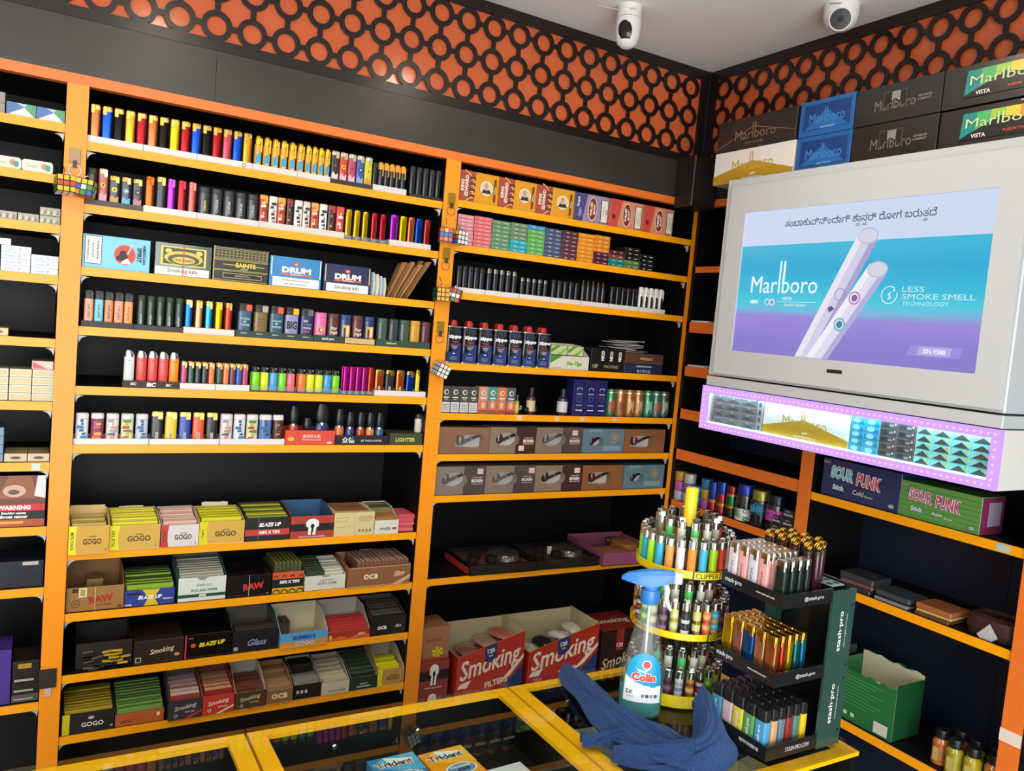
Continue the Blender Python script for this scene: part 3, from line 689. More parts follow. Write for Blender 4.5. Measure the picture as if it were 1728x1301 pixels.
for (a, b), (c, bo) in zip(spread(.663, .756, 5, .9), [('magenta', '#C0228C'), ('magenta', '#C8248E'), ('magenta', '#C4268C'), ('magenta', '#C02A8E'), ('copper red', '#D0482C')]):
    its.append((a, b, 0.078, 'slim', 'shiny %s slim lighter in cup tray' % c, bo, bo, MET))
row('A5', z, S4, its); backrow(z, S4, its, 2, .018)
row('A5', z, S4, [(.758, .786, .074, 'slim', 'orange and black slim lighter with gold lid', '#D0602A', '#C89048', (('metal', 1), ('print', 'barcode'))), (.790, .818, .074, 'slim', 'black slim lighter with gold lid', '#1E1C1C', '#C89A4A', (('print', 'barcode'),)),
    (.823, .850, .075, 'slim', 'orange slim lighter with gold lid', '#D8642A', '#C8964A', (('metal', 1), ('print', 'barcode'))), (.855, .880, .074, 'slim', 'blue slim lighter with gold lid', '#1C48B8', '#C8A050', MET), (.886, .899, .079, 'slim', 'thin yellow lighter turned edge-on', '#D8D010', '#D8C020', ())])
G = 'trays of lighters on the ' + S4
def bicf(q, w, th):
    q.text('BiC', 0, th * .5, h=.011, m=M('#E6E4DE', .5), bold=.05, shear=.15); q.text('BiC', -w * .62, th * .55, h=.007, m=M('#D2D0CA', .5), bold=.05, shear=.15); q.text('BiC', w * .62, th * .5, h=.007, m=M('#D2D0CA', .5), bold=.05, shear=.15)
tray(0.102, 0.233, z, '#15130F', .017, 'black lettered tray under tall red pocket lighters', G, prints=bicf)
tray(0.234, 0.3205, z, '#D8D4CE', .016, 'white tray under small lighters, nearest the tall red ones', G)
tray(0.321, 0.407, z, '#D8D4CE', .016, 'white tray under small lighters, nearest the lime ones', G)
tray(0.408, 0.531, z, '#C0D0D0', .016, 'clear tray under the left set of bright mini lighters', G, clear=True)
tray(0.533, 0.658, z, '#C0D0D0', .016, 'clear tray under the right set of bright mini lighters', G, clear=True)
tray(0.6585, 0.755, z, '#A0B0B8', .012, 'clear tray with blue-grey cups under magenta lighters', G, clear=True, cups=(5, '#5F8490'))
tray(0.756, 0.917, z, '#DAD4CC', .016, 'white tray at the right end of fifth shelf', G)

# ---- sixth shelf
z = ZA[5]; S5 = MAINBAY[5]
def win(a, b, c, bo, pn, h=.076): return (a, b, h, 'plain', 'white-topped %s print lighter' % c, bo, '#D8D6D6', (('print', pn),))
cols = [('blue', '#D8DCE0', 'win_blue'), ('purple and orange', '#8C3058', 'win_purple'), ('pink', '#E0D0CC', 'win_pink'), ('green', '#D8DCB0', 'win_green'), ('blue', '#BCC8DC', 'win_blue')]
its = [win(a, b, *c) for (a, b), c in zip(spread(.003, .169, 5, .9), cols)]
row('A6', z, S5, its)
its = []
for (a, b), (c, bo) in zip(spread(.171, .336, 5, .9), [('black', '#161412'), ('yellow', '#D8B80C'), ('blue', '#1E3CA0'), ('orange', '#D0501E'), ('black', '#181512')]):
    its.append((a, b, .083, 'slim', '%s lighter with gold lid and barcode' % c, bo, '#D8B45A', (('print', 'barcode'),)))
row('A6', z, S5, its)
its = [win(a, b, *c, .080) for (a, b), c in zip([(.340, .372), (.374, .405), (.407, .438), (.440, .474), (.476, .506)], [cols[2], cols[0], cols[3], ('blue', '#5A78B0', 'win_blue'), ('brown', '#4A2A22', 'patt_dark')])]
row('A6', z, S5, its)
row('A6', z, S5, [(.523, .551, .104, 'torch', 'large black and red torch', '#B8402A', '#222222', ()), (.562, .590, .072, 'torch', 'low black torch in red box', '#1A1A1E', '#222222', ()), (.596, .638, .112, 'torch', 'large navy blue torch', '#1E2C60', '#222222', ())], ycen=.032)
row('A6', z, S5, [(a, b, h_, 'torch', '%s jet torch with black head' % c, bo, '#222222', ()) for (a, b), h_, (c, bo) in zip([(.652, .680), (.684, .711), (.716, .742), (.745, .771), (.774, .800)], [.100, .092, .092, .092, .092], [('orange', '#C8682A'), ('blue', '#26307A'), ('red', '#A83428'), ('amber', '#D0782E'), ('steel blue', '#265A88')])], ycen=.026)
row('A6', z, S5, [(.899, .923, .090, 'tube', 'white tube lighter with dark cap', '#CFC9BC', '#2A2622', (('capmetal', 0),), .035)], ycen=.030)
G = 'trays of lighters on the ' + S5
tray(0.002, 0.169, z, '#DCDAD6', .015, 'white tray at the left end of sixth shelf', G)
tray(0.170, 0.338, z, '#DCDAD6', .015, 'white tray under gold-lidded lighters, sixth shelf', G)
tray(0.339, 0.509, z, '#D8D5D0', .016, 'white tray right of the gold-lidded lighters, sixth shelf', G)
def cjk1(q, w, th):
    q.text('直冲打火机', w * .05, th * .6, h=.010, m=M('#F0C8BE', .5), maxw=w * 1.2); q.text('WINDPROOF LIGHTER', w * .05, th * .36, h=.004, m=M('#F0C8BE', .5), maxw=w * 1.2); q.ell(-w * .78, th * .40, .009, .006, M('#E0A83A', .5)); q.ell(w * .78, th * .15, .008, .003, M('#E8C8C0', .5))
tray(0.510, 0.649, z, '#D0442E', .040, 'red lettered tray holding large dark torches', G, dep=.09, prints=cjk1)
def cjk2(q, w, th):
    q.text('众德', -w * .52, th * .5, h=.018, m=M('#E4E2DE', .5), bold=.02); q.text('JET TORCH LIGHTER', w * .34, th * .42, h=.0065, m=M('#DAD8D2', .5), maxw=w * 1.05)
tray(0.650, 0.811, z, '#15130F', .027, 'black lettered tray of five jet torches', G, dep=.09, prints=cjk2)
def lowbox(q, w, th):
    q.text('LIGHTER', -w * .05, th * .45, h=.012, m=M('#C8C838', .5), bold=.03)
b = thing('flat_carton', 'low dark carton with yellow-green lettering at end of sixth shelf', 'box', (0.866, 0.006, z))
MB().box(-.052, .052, 0, .08, 0, .034, M('#39402A', .5), .001).build('carton_body', b)
q = MB(); lowbox(q, .052, .034); q.build('printed_front', b)

# ------------------------------------------------------------------ cartons, open display boxes, booklets
def carton(name, label, cat, x0, x1, z, h, dep, hexc, fn=None, group=None, y0=0.010, r=0.4, coat=0.3, loc=None, rotz=0, c=0.0008, body='carton_body'):
    wd = x1 - x0 - 0.0008
    t = thing(name, label, cat, loc or ((x0 + x1) / 2, y0, z), rotz, group)
    MB().box(-wd / 2, wd / 2, 0, dep, 0, h, M(hexc, r, 0, coat), c).build(body, t)
    if fn:
        q = MB(); fn(q, wd, h); q.build('printed_front', t)
    return t
def open_box(label, x0, x1, z, hf, hb, dep, out, inn, fn=None, y0=0.010, flap=None, group=None, side=None, notch=False):
    wd = (x1 - x0 - 0.001) / 2; k = 0.0009
    t = thing('open_display_box', label, 'box', ((x0 + x1) / 2, y0, z), 0, group)
    mo, mi = M(out, .5, 0, .15), M(inn, .65)
    ms = M(side, .5) if side else mo
    b = MB()
    b.box(-wd, wd, 0, dep, 0, k, mi)
    b.box(-wd, wd, 0, k, k, hf, mo).box(-wd + k, wd - k, k, 2 * k, k, hf, mi)
    b.box(-wd, wd, dep - k, dep, k, hb, mo).box(-wd + k, wd - k, dep - 2 * k, dep - k, k, hb, mi)
    for sg in (-1, 1):
        for x, m_ in ((sg * wd, ms), (sg * (wd - k), mi)):
            a0, a1 = sorted((x, x - sg * k))
            pts = [(k, k), (dep - k, k), (dep - k, hb), (dep * .55, hb * .93 + hf * .07), (k, hf)]
            v = [(a0, y, zz) for y, zz in pts] + [(a1, y, zz) for y, zz in pts]; n = 5
            f = [tuple(reversed(range(n))), tuple(range(n, 2 * n))] + [(i, (i + 1) % n, n + (i + 1) % n, n + i) for i in range(n)]
            b.add(v, f, m_)
    b.build('box_shell', t)
    if flap:   # torn lid flap standing up at one side or the back
        q = MB(); fx, fh = flap
        rnd = random.Random(int(x0 * 1000))
        pts = [(-wd * fx, hb)] + [(-wd * fx + 2 * wd * fx * i / 6, hb + fh * (0.75 + .25 * rnd.random())) for i in range(7)] + [(wd * fx, hb)]
        q.prism(pts[::-1], dep - k, dep, mi); q.build('torn_flap', t)
    if fn:
        q = MB(); fn(q, 2 * wd, hf); q.build('printed_front', t)
    return t
_bk = {}
def booklets(x0, x1, z, ya, yb, n, h, hexc, label, group, edge=None, along='y', tilt=0.0, jit=0.0015, h2=None, name='paper_booklet', cat='booklet'):
    """n thin booklets standing in a box; along='y' ranks them front to back, 'x' left to right"""
    rnd = random.Random(int(x0 * 997 + z * 31 + n))
    for i in range(n):
        hh = h + ((h2 or h) - h) * i / max(1, n - 1)
        if along == 'y': bw, bd = x1 - x0, (yb - ya) / n * .985
        else: bw, bd = (x1 - x0) / n * .93, yb - ya
        key = (round(bw, 3), round(bd, 4), round(hh, 3), hexc, edge)
        if key not in _bk:
            b = MB().box(-bw / 2, bw / 2, -bd / 2, bd / 2, 0, hh, M(hexc, .5), .0006)
            if edge: b.box(-bw / 2 + .002, bw / 2 - .002, -bd / 2 + .001, bd / 2 - .001, hh, hh + .0006, M(edge, .6))
            _bk[key] = b.mesh('paper_booklet')
        if along == 'y': loc = ((x0 + x1) / 2 + rnd.uniform(-.001, .001), ya + (i + .5) * (yb - ya) / n, z)
        else: loc = (x0 + (i + .5) * (x1 - x0) / n, (ya + yb) / 2, z)
        o = link(name, _bk[key], None, (loc[0], loc[1], loc[2] + rnd.uniform(0, 0)))
        o.scale = (1, 1, 1 + rnd.uniform(-jit, jit) / hh)
        tag(o, '%s, %s from %s' % (label, nth(i + 1), 'front' if along == 'y' else 'left') if n > 1 else label, cat, group)
DK = M('#241C16', .5); CR = M('#EFE6D2', .5); WH = M('#EDEBE6', .5); BK = M('#151312', .5)

# ---- third shelf: tobacco pouches and packs
z = ZA[2]; G3 = "tobacco packs on the main bay's third shelf"
def spirit(q, w, h):
    q.rect(-w * .47, h * .12, -w * .22, h * .97, BK); q.rect(-w * .46, h * .14, -w * .23, h * .95, WH)
    for i, s_ in enumerate(['others around you', 'harm you and', 'Smoking seriously']): q.text(s_, -w * .42 + w * .07 * i, h * .54, h=.006, m=BK, rot=-90, maxw=h * .75)
    q.ell(w * .12, h * .48, h * .30, h * .30, M('#C8442A', .45))
    q.poly([(w * .0, h * .30), (w * .09, h * .28), (w * .17, h * .40), (w * .12, h * .62), (w * .05, h * .58), (w * .03, h * .46), (-w * .01, h * .40)], M('#2A1A16', .5))
    q.poly([(w * .06, h * .20), (w * .22, h * .22), (w * .16, h * .38), (w * .09, h * .30)], WH); q.poly([(w * .15, h * .50), (w * .17, h * .50), (w * .23, h * .82), (w * .22, h * .83)], WH)
    q.text('SPIRIT', w * .335, h * .52, h=.010, m=BK, rot=-90, bold=.03, maxw=h * .62); q.text('AMERICAN', w * .41, h * .54, h=.007, m=BK, rot=-90, maxw=h * .62)
carton('tobacco_pouch', 'light blue tobacco pouch with red disc emblem and turned warning', 'tobacco pack', .002, .150, z, .079, .03, '#58B4CC', spirit, G3, coat=.6)
def kills(q, w, h):
    q.rect(-w * .40, h * .32, w * .40, h * .90, M('#D8C860', .35)); q.rect(-w * .36, h * .36, w * .36, h * .86, M('#3E4A22', .4))
    q.ell(0, h * .56, w * .34, h * .22, M('#CDB850', .4)); q.ell(0, h * .52, w * .28, h * .17, M('#4C5226', .4)); q.ell(0, h * .50, w * .20, h * .11, M('#D2BE58', .4)); q.text('OLD BLEND', 0, h * .50, h=.006, m=M('#3A3A1C', .5))
    for sg in (-1, 1): q.ell(sg * w * .27, h * .76, w * .06, h * .07, M('#D6C45C', .4))
    q.rect(-w * .49, h * .02, w * .46, h * .26, WH); q.text('Smoking kills', -w * .01, h * .15, h=.013, m=BK, bold=.01, maxw=w * .85); q.rect(-w * .012, h * .0, w * .004, h * .99, M('#C8402E', .4))
carton('tobacco_pouch', 'dark green wrapped tobacco pouch with gold crest and white warning', 'tobacco pack', .160, .294, z, .080, .03, '#2E4428', kills, G3, coat=1.0, r=.25)
def saints(q, w, h):
    g = M('#B8A85E', .35, .4)
    q.rect(-w * .48, h * .66, w * .48, h * .93, M('#7E7448', .45))
    for i in range(14):
        for j in range(3): q.rect(-w * .47 + i * w * .067, h * (.69 + .08 * j), -w * .47 + i * w * .067 + w * .045, h * (.74 + .08 * j), M('#2E2A20', .5), y=-.0008)
    q.layer = 5
    for zz in (.03, .30, .33, .60, .63, .95): q.rect(-w * .49, h * zz, w * .49, h * (zz + .012), g)
    q.rect(-w * .49, 0, -w * .475, h, g)
    q.text('SAINTS', w * .08, h * .49, h=.012, m=M('#E4C94A', .4), bold=.03); q.rect(-w * .32, h * .475, w * .42, h * .495, M('#E4C94A', .4)); q.text('LIGHT', w * .06, h * .38, h=.005, m=M('#C9C2A4', .5))
    q.rect(-w * .32, h * .10, w * .38, h * .24, g); q.rect(-w * .31, h * .115, w * .37, h * .225, BK); q.text('SMOKING KILLS', w * .03, h * .17, h=.004, m=M('#A8A088', .5))
carton('tobacco_pack', 'black tobacco pack with gold lettering and checked band', 'tobacco pack', .296, .437, z, .088, .05, '#1E1B16', saints, G3, coat=.6)
def drum(warn, blue):
    def fn(q, w, h):
        q.ell(w * .0, h * .78, w * .06, h * .07, M('#C8402E', .5)); q.ell(w * .0, h * .78, w * .03, h * .035, M('#E8B8A8', .5))
        q.text('DRUM', w * .01, h * .575, h=.016, w=w * .56, m=WH, bold=.06); q.poly([(-w * .30, h * .40), (w * .32, h * .40), (w * .28, h * .46), (-w * .26, h * .46)], M('#D0603E', .5)); q.text('THE ORIGINAL', w * .01, h * .43, h=.0035, m=WH)
        q.rect(-w * .44, h * .02, w * .46, h * .32, WH)
        if warn: q.text('Smoking kills', 0, h * .17, h=.013, m=BK, bold=.01, maxw=w * .8)
        else:
            q.text('Smoking seriously harms you', 0, h * .23, h=.006, m=M('#55585C', .5), maxw=w * .84); q.text('and others around you', 0, h * .11, h=.006, m=M('#55585C', .5), maxw=w * .7)
        for sg in (-1, 1): q.rect(sg * w * .47 - .0015, h * .36, sg * w * .47 + .0015, h * .96, M(blue, .5))
    return fn
carton('tobacco_pouch', 'sky blue tobacco pouch with white block lettering', 'tobacco pack', .440, .580, z, .080, .03, '#2F84BC', drum(0, '#D8E4EA'), G3, coat=.8)
carton('tobacco_pouch', 'navy blue tobacco pouch with white block lettering and warning', 'tobacco pack', .586, .721, z, .076, .03, '#20284E', drum(1, '#C9B890'), G3, coat=.8)
for i, (c, dx) in enumerate([('#B8D0D0', 0), ('#D8D6BC', .012), ('#A8C4C8', .023), ('#C8CCB8', .034)]):
    o = MB().sup([(0, 0, 0, .006, .028), (.001, 0, .03, .0065, .03), (-.001, 0, .066 - i * .004, .005, .027)], M(c, .45, 0, .5), 12, 3).build('paper_sachet', None, (.734 + dx, .045, z))
    tag(o, ['pale blue sachet leaning on the navy pouch', 'cream sachet between two pale blue ones', 'pale blue sachet right of the cream one', 'greenish sachet beside the brown leaf bundles'][i], 'sachet', 'small sachets on the third shelf')
for i in range(14):
    rnd = random.Random(40 + i)
    b = MB(); bx0 = .783 + (i % 7) * .0095; L_ = .104 + rnd.uniform(-.010, .012); lean = .040 + .003 * (i % 7)
    rings = []
    for k in range(7):
        u = k / 6; r_ = .0042 + .0058 * u + .001 * math.sin(u * 9 + i)
        rings.append([(lean * u + r_ * math.cos(2 * PI * j / 10) * .85, -.012 * u + r_ * 1.3 * math.sin(2 * PI * j / 10), L_ * u) for j in range(10)])
    b.loft(rings, M(['#9A6B3A', '#80552C', '#A87A48', '#8C6036', '#B08450', '#7A5028'][i % 6], .7, var=.15, scale=90), True)
    o = b.build('leaf_wrap', None, (bx0, .032 + .026 * (i // 7), z))
    tag(o, 'brown leaf wrap, %s from left in the %s leaning rank' % (nth(i % 7 + 1), ['front', 'back'][i // 7]), 'leaf wrap', 'brown leaf wraps leaning on the third shelf')

# ---- seventh shelf: rolling paper boxes
z = ZA[6]
def gogo(strip, ink='#3A2A1A', vert=''):
    def fn(q, w, h):
        q.poly([(-w * .5, 0), (-w * .30, 0), (-w * .33, h * .3), (-w * .33, h * .7), (-w * .30, h), (-w * .5, h)], M(strip, .5))
        if vert: q.text(vert, -w * .42, h * .48, h=.007, m=M('#4A4418', .5), rot=90, maxw=h * .75)
        q.text('GOGO', w * .08, h * .44, h=.014, m=M(ink, .5), bold=.02, maxw=w * .46); q.text('CAPTAIN', w * .08, h * .62, h=.003, m=M(ink, .5)); q.text('1', w * .42, h * .14, h=.006, m=M(ink, .5))
    return fn
open_box('tan and yellow box overhanging the shelf edge, leftmost of its row', .001, .089, z, .070, .090, .11, '#CFA040', '#CDB070', gogo('#E6DC18', vert='KING SLIM'), y0=-.022, flap=(.9, .006))
booklets(.008, .082, z + .001, -.012, .08, 7, .072, '#C8B060', 'tan booklet inside the leftmost overhanging tan box', 'booklets in leftmost tan box')
open_box('tan and yellow box crammed with yellow booklets', .090, .207, z, .062, .078, .125, '#CFA744', '#D8C8A0', gogo('#E4DA14', vert='PLUS TIPS'), y0=-.004, flap=(.5, .004))
booklets(.096, .201, z + .001, .006, .112, 9, .066, '#D8CE18', 'yellow booklet ranked in the second tan box', 'booklets in the second tan box', edge='#E6DE50', h2=.076)
open_box('white box with red strip and pale pink booklets', .209, .300, z, .057, .078, .12, '#D6D0CC', '#B8B0A8', gogo('#C8322C', vert='WHITE'), y0=-.004)
booklets(.214, .295, z + .001, .006, .108, 8, .062, '#D8A898', 'pale pink booklet ranked in the white and red box', 'booklets in the white and red box', edge='#E4C0B0', h2=.074)
open_box('tan box with smooth yellow packs and torn cream flap', .301, .417, z, .060, .074, .12, '#CFA544', '#D8CBA8', gogo('#DCD216', vert='Organic'), y0=.002, flap=(.6, .012))
booklets(.308, .410, z + .001, .012, .112, 5, .066, '#D2CC12', 'yellow pack inside the tan box with torn flap', 'packs in the torn-flap tan box', h2=.074)
def blaze(q, w, h):
    q.rect(-w * .5, h * .24, w * .5, h * .50, M('#C03A2E', .5)); q.text('BLAZE UP', w * .05, h * .70, h=.011, m=WH, shear=.3, bold=.05, maxw=w * .5); q.text('RIPS X TIPS', w * .05, h * .37, h=.009, m=WH, bold=.05, maxw=w * .55); q.rect(-w * .21, 0, -w * .205, h, M('#A8A49C', .4))
open_box('black and red lettered box of green and yellow booklets', .418, .538, z, .064, .080, .12, '#1A1513', '#2A2420', blaze, y0=.002)
for i_, c_ in enumerate(['#7C8C2E', '#C8C028', '#4A5C34', '#B8B430', '#3E5430', '#C0BC3A']):
    ya = .012 + i_ * .017
    booklets(.424, .532, z + .001, ya, ya + .016, 1, .066 + .002 * i_, c_, '%s booklet in the black and red box, %s rank' % (['olive', 'yellow', 'dark green', 'yellow', 'dark green', 'pale yellow'][i_], nth(i_ + 1)), 'booklets in the black and red box')
def emblem_box(q, w, h):
    q.rect(-w * .5, h * .33, w * .5, h * .66, M('#1A1412', .5))
    q.ell(0, h * .68, w * .15, h * .20, WH); q.ell(-w * .10, h * .60, w * .05, h * .1, WH); q.ell(w * .10, h * .60, w * .05, h * .1, WH); q.poly([(-w * .10, h * .16), (w * .07, h * .16), (w * .10, h * .55), (-w * .09, h * .55)], WH)
    q.ell(0, h * .55, w * .045, h * .10, BK); q.poly([(-w * .03, h * .16), (w * .0, h * .16), (w * .035, h * .55), (-w * .02, h * .5)], BK); q.text('PREMIUM ROLLING PAPERS', 0, h * .08, h=.0045, m=M('#E8C8C0', .5), maxw=w * .6)
open_box('red and black box with white fist emblem, empty blue inside', .540, .663, z, .063, .080, .13, '#B03A2C', '#2F5A82', emblem_box, y0=.002)
def cream(q, w, h):
    q.rect(-w * .44, h * .62, -w * .18, h * .80, M('#8C8A3A', .6)); q.rect(-w * .43, h * .64, -w * .19, h * .78, M('#D2C28C', .6)); q.rect(-w * .006, 0, w * .002, h, M('#B8A468', .6))
    for i in range(4): q.rect(w * .10, h * (.82 - .06 * i), w * .44, h * (.835 - .06 * i), M('#9C8A54', .6))
    for i in range(4): q.rect(w * (.10 + .09 * i), h * .16, w * (.15 + .09 * i), h * .27, M('#8C7A44', .6))
    q.rect(-w * .45, h * .40, -w * .1, h * .41, M('#9C8A54', .6))
t = carton('closed_carton', 'cream carton with faint print and brown lid', 'box', .664, .785, z, .068, .12, '#D2C088', cream, None, .002, .55, 0)
MB().box(-.050, .046, .014, .108, .0682, .0700, M('#94683C', .6)).text('CLASSIC', 0, 0, h=.014, m=M('#7A5028', .6), T=Matrix.Translation((0, .06, .0702)) @ Matrix.Rotation(-PI / 2, 4, 'X')).build('brown_lid', t)
def smalls(q, w, h): q.text('smalls', -w * .05, h * .40, h=.010, m=M('#5E5A50', .5), maxw=w * .5); q.rect(w * .25, h * .3, w * .42, h * .45, M('#5A564E', .5))
open_box('low white box with brown and green booklets inside', .786, .861, z, .041, .070, .12, '#D6D2C4', '#BDB49C', smalls, y0=.002)
booklets(.790, .857, z + .001, .010, .05, 4, .048, '#A86E2E', 'brown booklet in the low white box, front ranks', 'booklets in the low white box')
booklets(.790, .857, z + .001, .054, .112, 5, .066, '#7A6A3C', 'green-brown booklet in the low white box, back ranks', 'booklets in the low white box', edge='#3E5A34')
rnd = random.Random(3)
for i in range(10):
    o = MB().box(-.026, .026, -.042, .042, 0, .0048, M(['#D85A62', '#E0707A', '#CC4C58'][i % 3], .5), .0006).build('pink_packet', None, (.890 + rnd.uniform(-.001, .001), .056 + rnd.uniform(-.004, .004), z + i * .0051), rnd.uniform(-.05, .05))
    tag(o, 'pink paper packet, %s from bottom of the stack by the upright' % nth(i + 1), 'packet', 'pink packets stacked on the seventh shelf')

# ---- eighth shelf
z = ZA[7]
def raw(col, sub=True, q0=None):
    def fn(q, w, h):
        q.text('RAW', w * .10, h * .46, h=.019, m=M(col, .5), rot=5, bold=.06, maxw=w * .52)
        if sub:
            q.ring(-w * .34, h * .32, h * .13, h * .17, M('#6A4A2A', .5)); q.ell(-w * .34, h * .32, h * .09, h * .09, M('#8C6A40', .5)); q.text('100 pk', -w * .34, h * .32, h=.004, m=DK); q.rect(-w * .40, h * .80, -w * .30, h * .96, M('#3E2A1C', .5)); q.rect(-w * .29, h * .58, -w * .15, h * .98, M('#D8CF9E', .5)); q.rect(-w * .26, h * .64, -w * .18, h * .92, M('#A89A54', .5)); q.text('ROLLING PAPERS', w * .15, h * .22, h=.0035, m=M('#8A3A26', .5)); q.rect(-w * .01, 0, w * .003, h, M('#D8B870', .5)); q.rect(w * .40, h * .06, w * .46, h * .16, M('#5A3A22', .5))
        else: q.rect(-w * .01, 0, w * .003, h, M('#B8B4AC', .4)); q.rect(w * .38, h * .05, w * .46, h * .1, M('#6A6660', .5))
    return fn
open_box('brown kraft box with red block lettering, half empty', .003, .132, z, .060, .092, .13, '#9C7038', '#8A6232', raw('#A83020'), y0=.012)
booklets(.050, .088, z + .001, .06, .10, 2, .064, '#8A6A3C', 'brown kraft booklet left in the half empty kraft box', 'booklets in the kraft box')
def blaze2(q, w, h):
    q.poly([(-w * .12, 0), (w * .18, 0), (w * .08, h * .5), (w * .20, h), (-w * .16, h), (-w * .03, h * .5)], M('#D8BE18', .5)); q.text('BLAZE UP', 0, h * .52, h=.010, m=WH, shear=.3, bold=.05, maxw=w * .5); q.rect(-w * .46, h * .72, -w * .2, h * .84, BK); q.text('Signature', w * .36, h * .36, h=.006, m=WH, maxw=w * .24); q.text('UNBL', -w * .42, h * .12, h=.005, m=WH)
open_box('low blue and yellow lettered box with green booklets', .133, .252, z, .042, .062, .13, '#2C3C92', '#2A2A50', blaze2, y0=.010)
booklets(.138, .248, z + .001, .020, .12, 7, .050, '#8CB02A', 'lime green booklet in the low blue box', 'booklets in the low blue box', edge='#5A6E2A', h2=.064)
def stp(sub, band=True):
    def fn(q, w, h):
        q.text('stash·pro', w * .04, h * .66, h=.010, m=M('#3E5048', .5), bold=0, maxw=w * .5); q.text(sub, w * .05, h * .45, h=.007, m=M('#3A4640', .5), maxw=w * .55)
        if band: q.rect(-w * .5, h * .17, w * .5, h * .30, M('#1E4A34', .5)); q.rect(-w * .06, h * .19, w * .08, h * .28, M('#D8DCD4', .5))
        q.poly([(-w * .12, h), (w * .12, h), (w * .05, h * .88), (-w * .05, h * .88)], M('#8A9088', .5))
    return fn
open_box('white lettered box with green band and grey booklets', .259, .379, z, .064, .092, .13, '#D6DED4', '#40544A', stp('ROLLING PAPER'), y0=.008, side='#3E6A5A')
booklets(.264, .374, z + .001, .018, .118, 8, .068, '#A8A894', 'grey-cream booklet in the white box with green band', 'booklets in the white green-banded box', h2=.086)
t = carton('closed_carton', 'glossy black carton with red block lettering and wrap seam', 'box', .381, .500, z, .058, .13, '#1B1817', raw('#C03028', False), None, .010, .25, .8)
def ripx(q, w, h):
    o_ = M('#C8552A', .5); y_ = M('#D2A41E', .5)
    q.rect(-w * .5, h * .66, w * .5, h, o_)
    for i in range(4): q.ring(-w * .4 + i * w * .27, h * .74, h * .06, h * .10, BK, n=14, a0=0, a1=PI)
    q.text('RIPS X TIPS', w * .05, h * .52, h=.009, m=WH, bold=.05, maxw=w * .7); q.rect(-w * .5, 0, w * .5, h * .26, y_)
    for i in range(4): q.ring(-w * .36 + i * w * .25, h * .02, h * .12, h * .17, BK, n=14, a0=0, a1=PI)
open_box('black, orange and yellow patterned box with upright booklets', .502, .590, z, .060, .066, .13, '#171412', '#3A3A20', ripx, y0=.010)
booklets(.508, .584, z + .001, .018, .124, 7, .082, '#4A4A2A', 'dark olive booklet sticking up from the patterned box', 'booklets in the patterned box', edge='#8C8C3A', along='x')
open_box('pale lettered box with dark green and cream booklets', .592, .711, z, .042, .060, .13, '#CDD0C0', '#C8C4AC', stp('AUTO CONE', False), y0=.006)
booklets(.597, .650, z + .001, .016, .122, 8, .052, '#33432E', 'dark green booklet in the pale lettered box', 'booklets in the pale lettered box', h2=.068)
booklets(.652, .706, z + .001, .016, .122, 8, .048, '#C8C6B4', 'cream booklet in the pale lettered box', 'booklets in the pale lettered box', h2=.064)
def ocb(extra):
    def fn(q, w, h):
        q.text('OCB', -w * .14 if extra else 0, h * .5, h=.016, m=M('#E8D2A8', .5), bold=.06, space=1.15, maxw=w * .62)
        for a_, b_ in ((.03, .05), (.95, .97)): q.rect(-w * .48, h * a_, w * .48, h * b_, M('#D8B88C', .5))
        if extra: q.text('Slim', w * .31, h * .56, h=.015, m=M('#E8CFA4', .5), shear=.5, rot=6); q.poly([(w * .30, 0), (w * .5, h * .30), (w * .5, h * .50), (w * .18, 0)], M('#C9A878', .5))
    return fn
open_box('wide brown box filled with a row of brown booklets', .714, .909, z, .060, .070, .13, '#8A5A38', '#9C7048', ocb(True), y0=-.004, flap=(.2, .004))
booklets(.744, .904, z + .001, .006, .118, 13, .072, '#7C5442', 'brown booklet in the row filling the wide brown box', 'booklets in the wide brown box', edge='#B89A84', along='x')

# ---- ninth shelf
z = ZA[8]
t = open_box('dark box with torn clear front full of filter tips', .031, .160, z, .064, .074, .12, '#241C18', '#1C1612', None, y0=.030)
rnd = random.Random(12)
for i in range(22):
    yel = i >= 13
    o = MB().box(-.012, .012, -.0035, .0035, 0, .004, M('#C8A424' if yel else ['#2A2622', '#57524A', '#3E3A34'][i % 3], .45), .0008).build('filter_tip_pack', None, (rnd.uniform(.10, .145) if yel else rnd.uniform(.05, .12), .0225 - (i % 2) * .009, z + .0005 + (i % 11) * .0042), rnd.uniform(-.3, .3))
    o.rotation_euler.y = rnd.uniform(-.15, .15)
    tag(o, ('mustard' if yel else 'dark') + ' filter tip pack, %s of the heap before the torn dark box' % nth(i + 1), 'packet', 'filter tips at the torn box')
def smk(col, fs=.013, w_=.72):
    def fn(q, w, h): q.text('Smoking', w * .06, h * .52, h=fs, m=M(col, .5), rot=8, shear=.35, bold=.012, maxw=w * w_)
    return fn
def smk2(q, w, h):
    smk('#D8CCB0', .018, .5)(q, w, h); q.rect(-w * .47, h * .1, -w * .36, h * .32, M('#C8C0B0', .5)); q.rect(-w * .455, h * .13, -w * .375, h * .29, BK); q.ell(w * .36, h * .3, w * .06, h * .07, M('#B89A68', .5))
carton('closed_carton', 'dark brown carton with slanted cream script lettering', 'box', .162, .282, z, .062, .12, '#33241B', smk2, None, .008, .35, .5)
def blz3(q, w, h): q.text('BLAZE UP', w * .07, h * .56, h=.012, m=M('#DCD01C', .5), shear=.3, bold=.06, rot=3, maxw=w * .62); q.ell(-w * .33, h * .54, w * .055, h * .09, M('#C8502A', .5)); q.rect(-w * .5, 0, -w * .47, h, M('#C83A60', .5)); q.text('60 packs', -w * .38, h * .86, h=.003, m=WH)
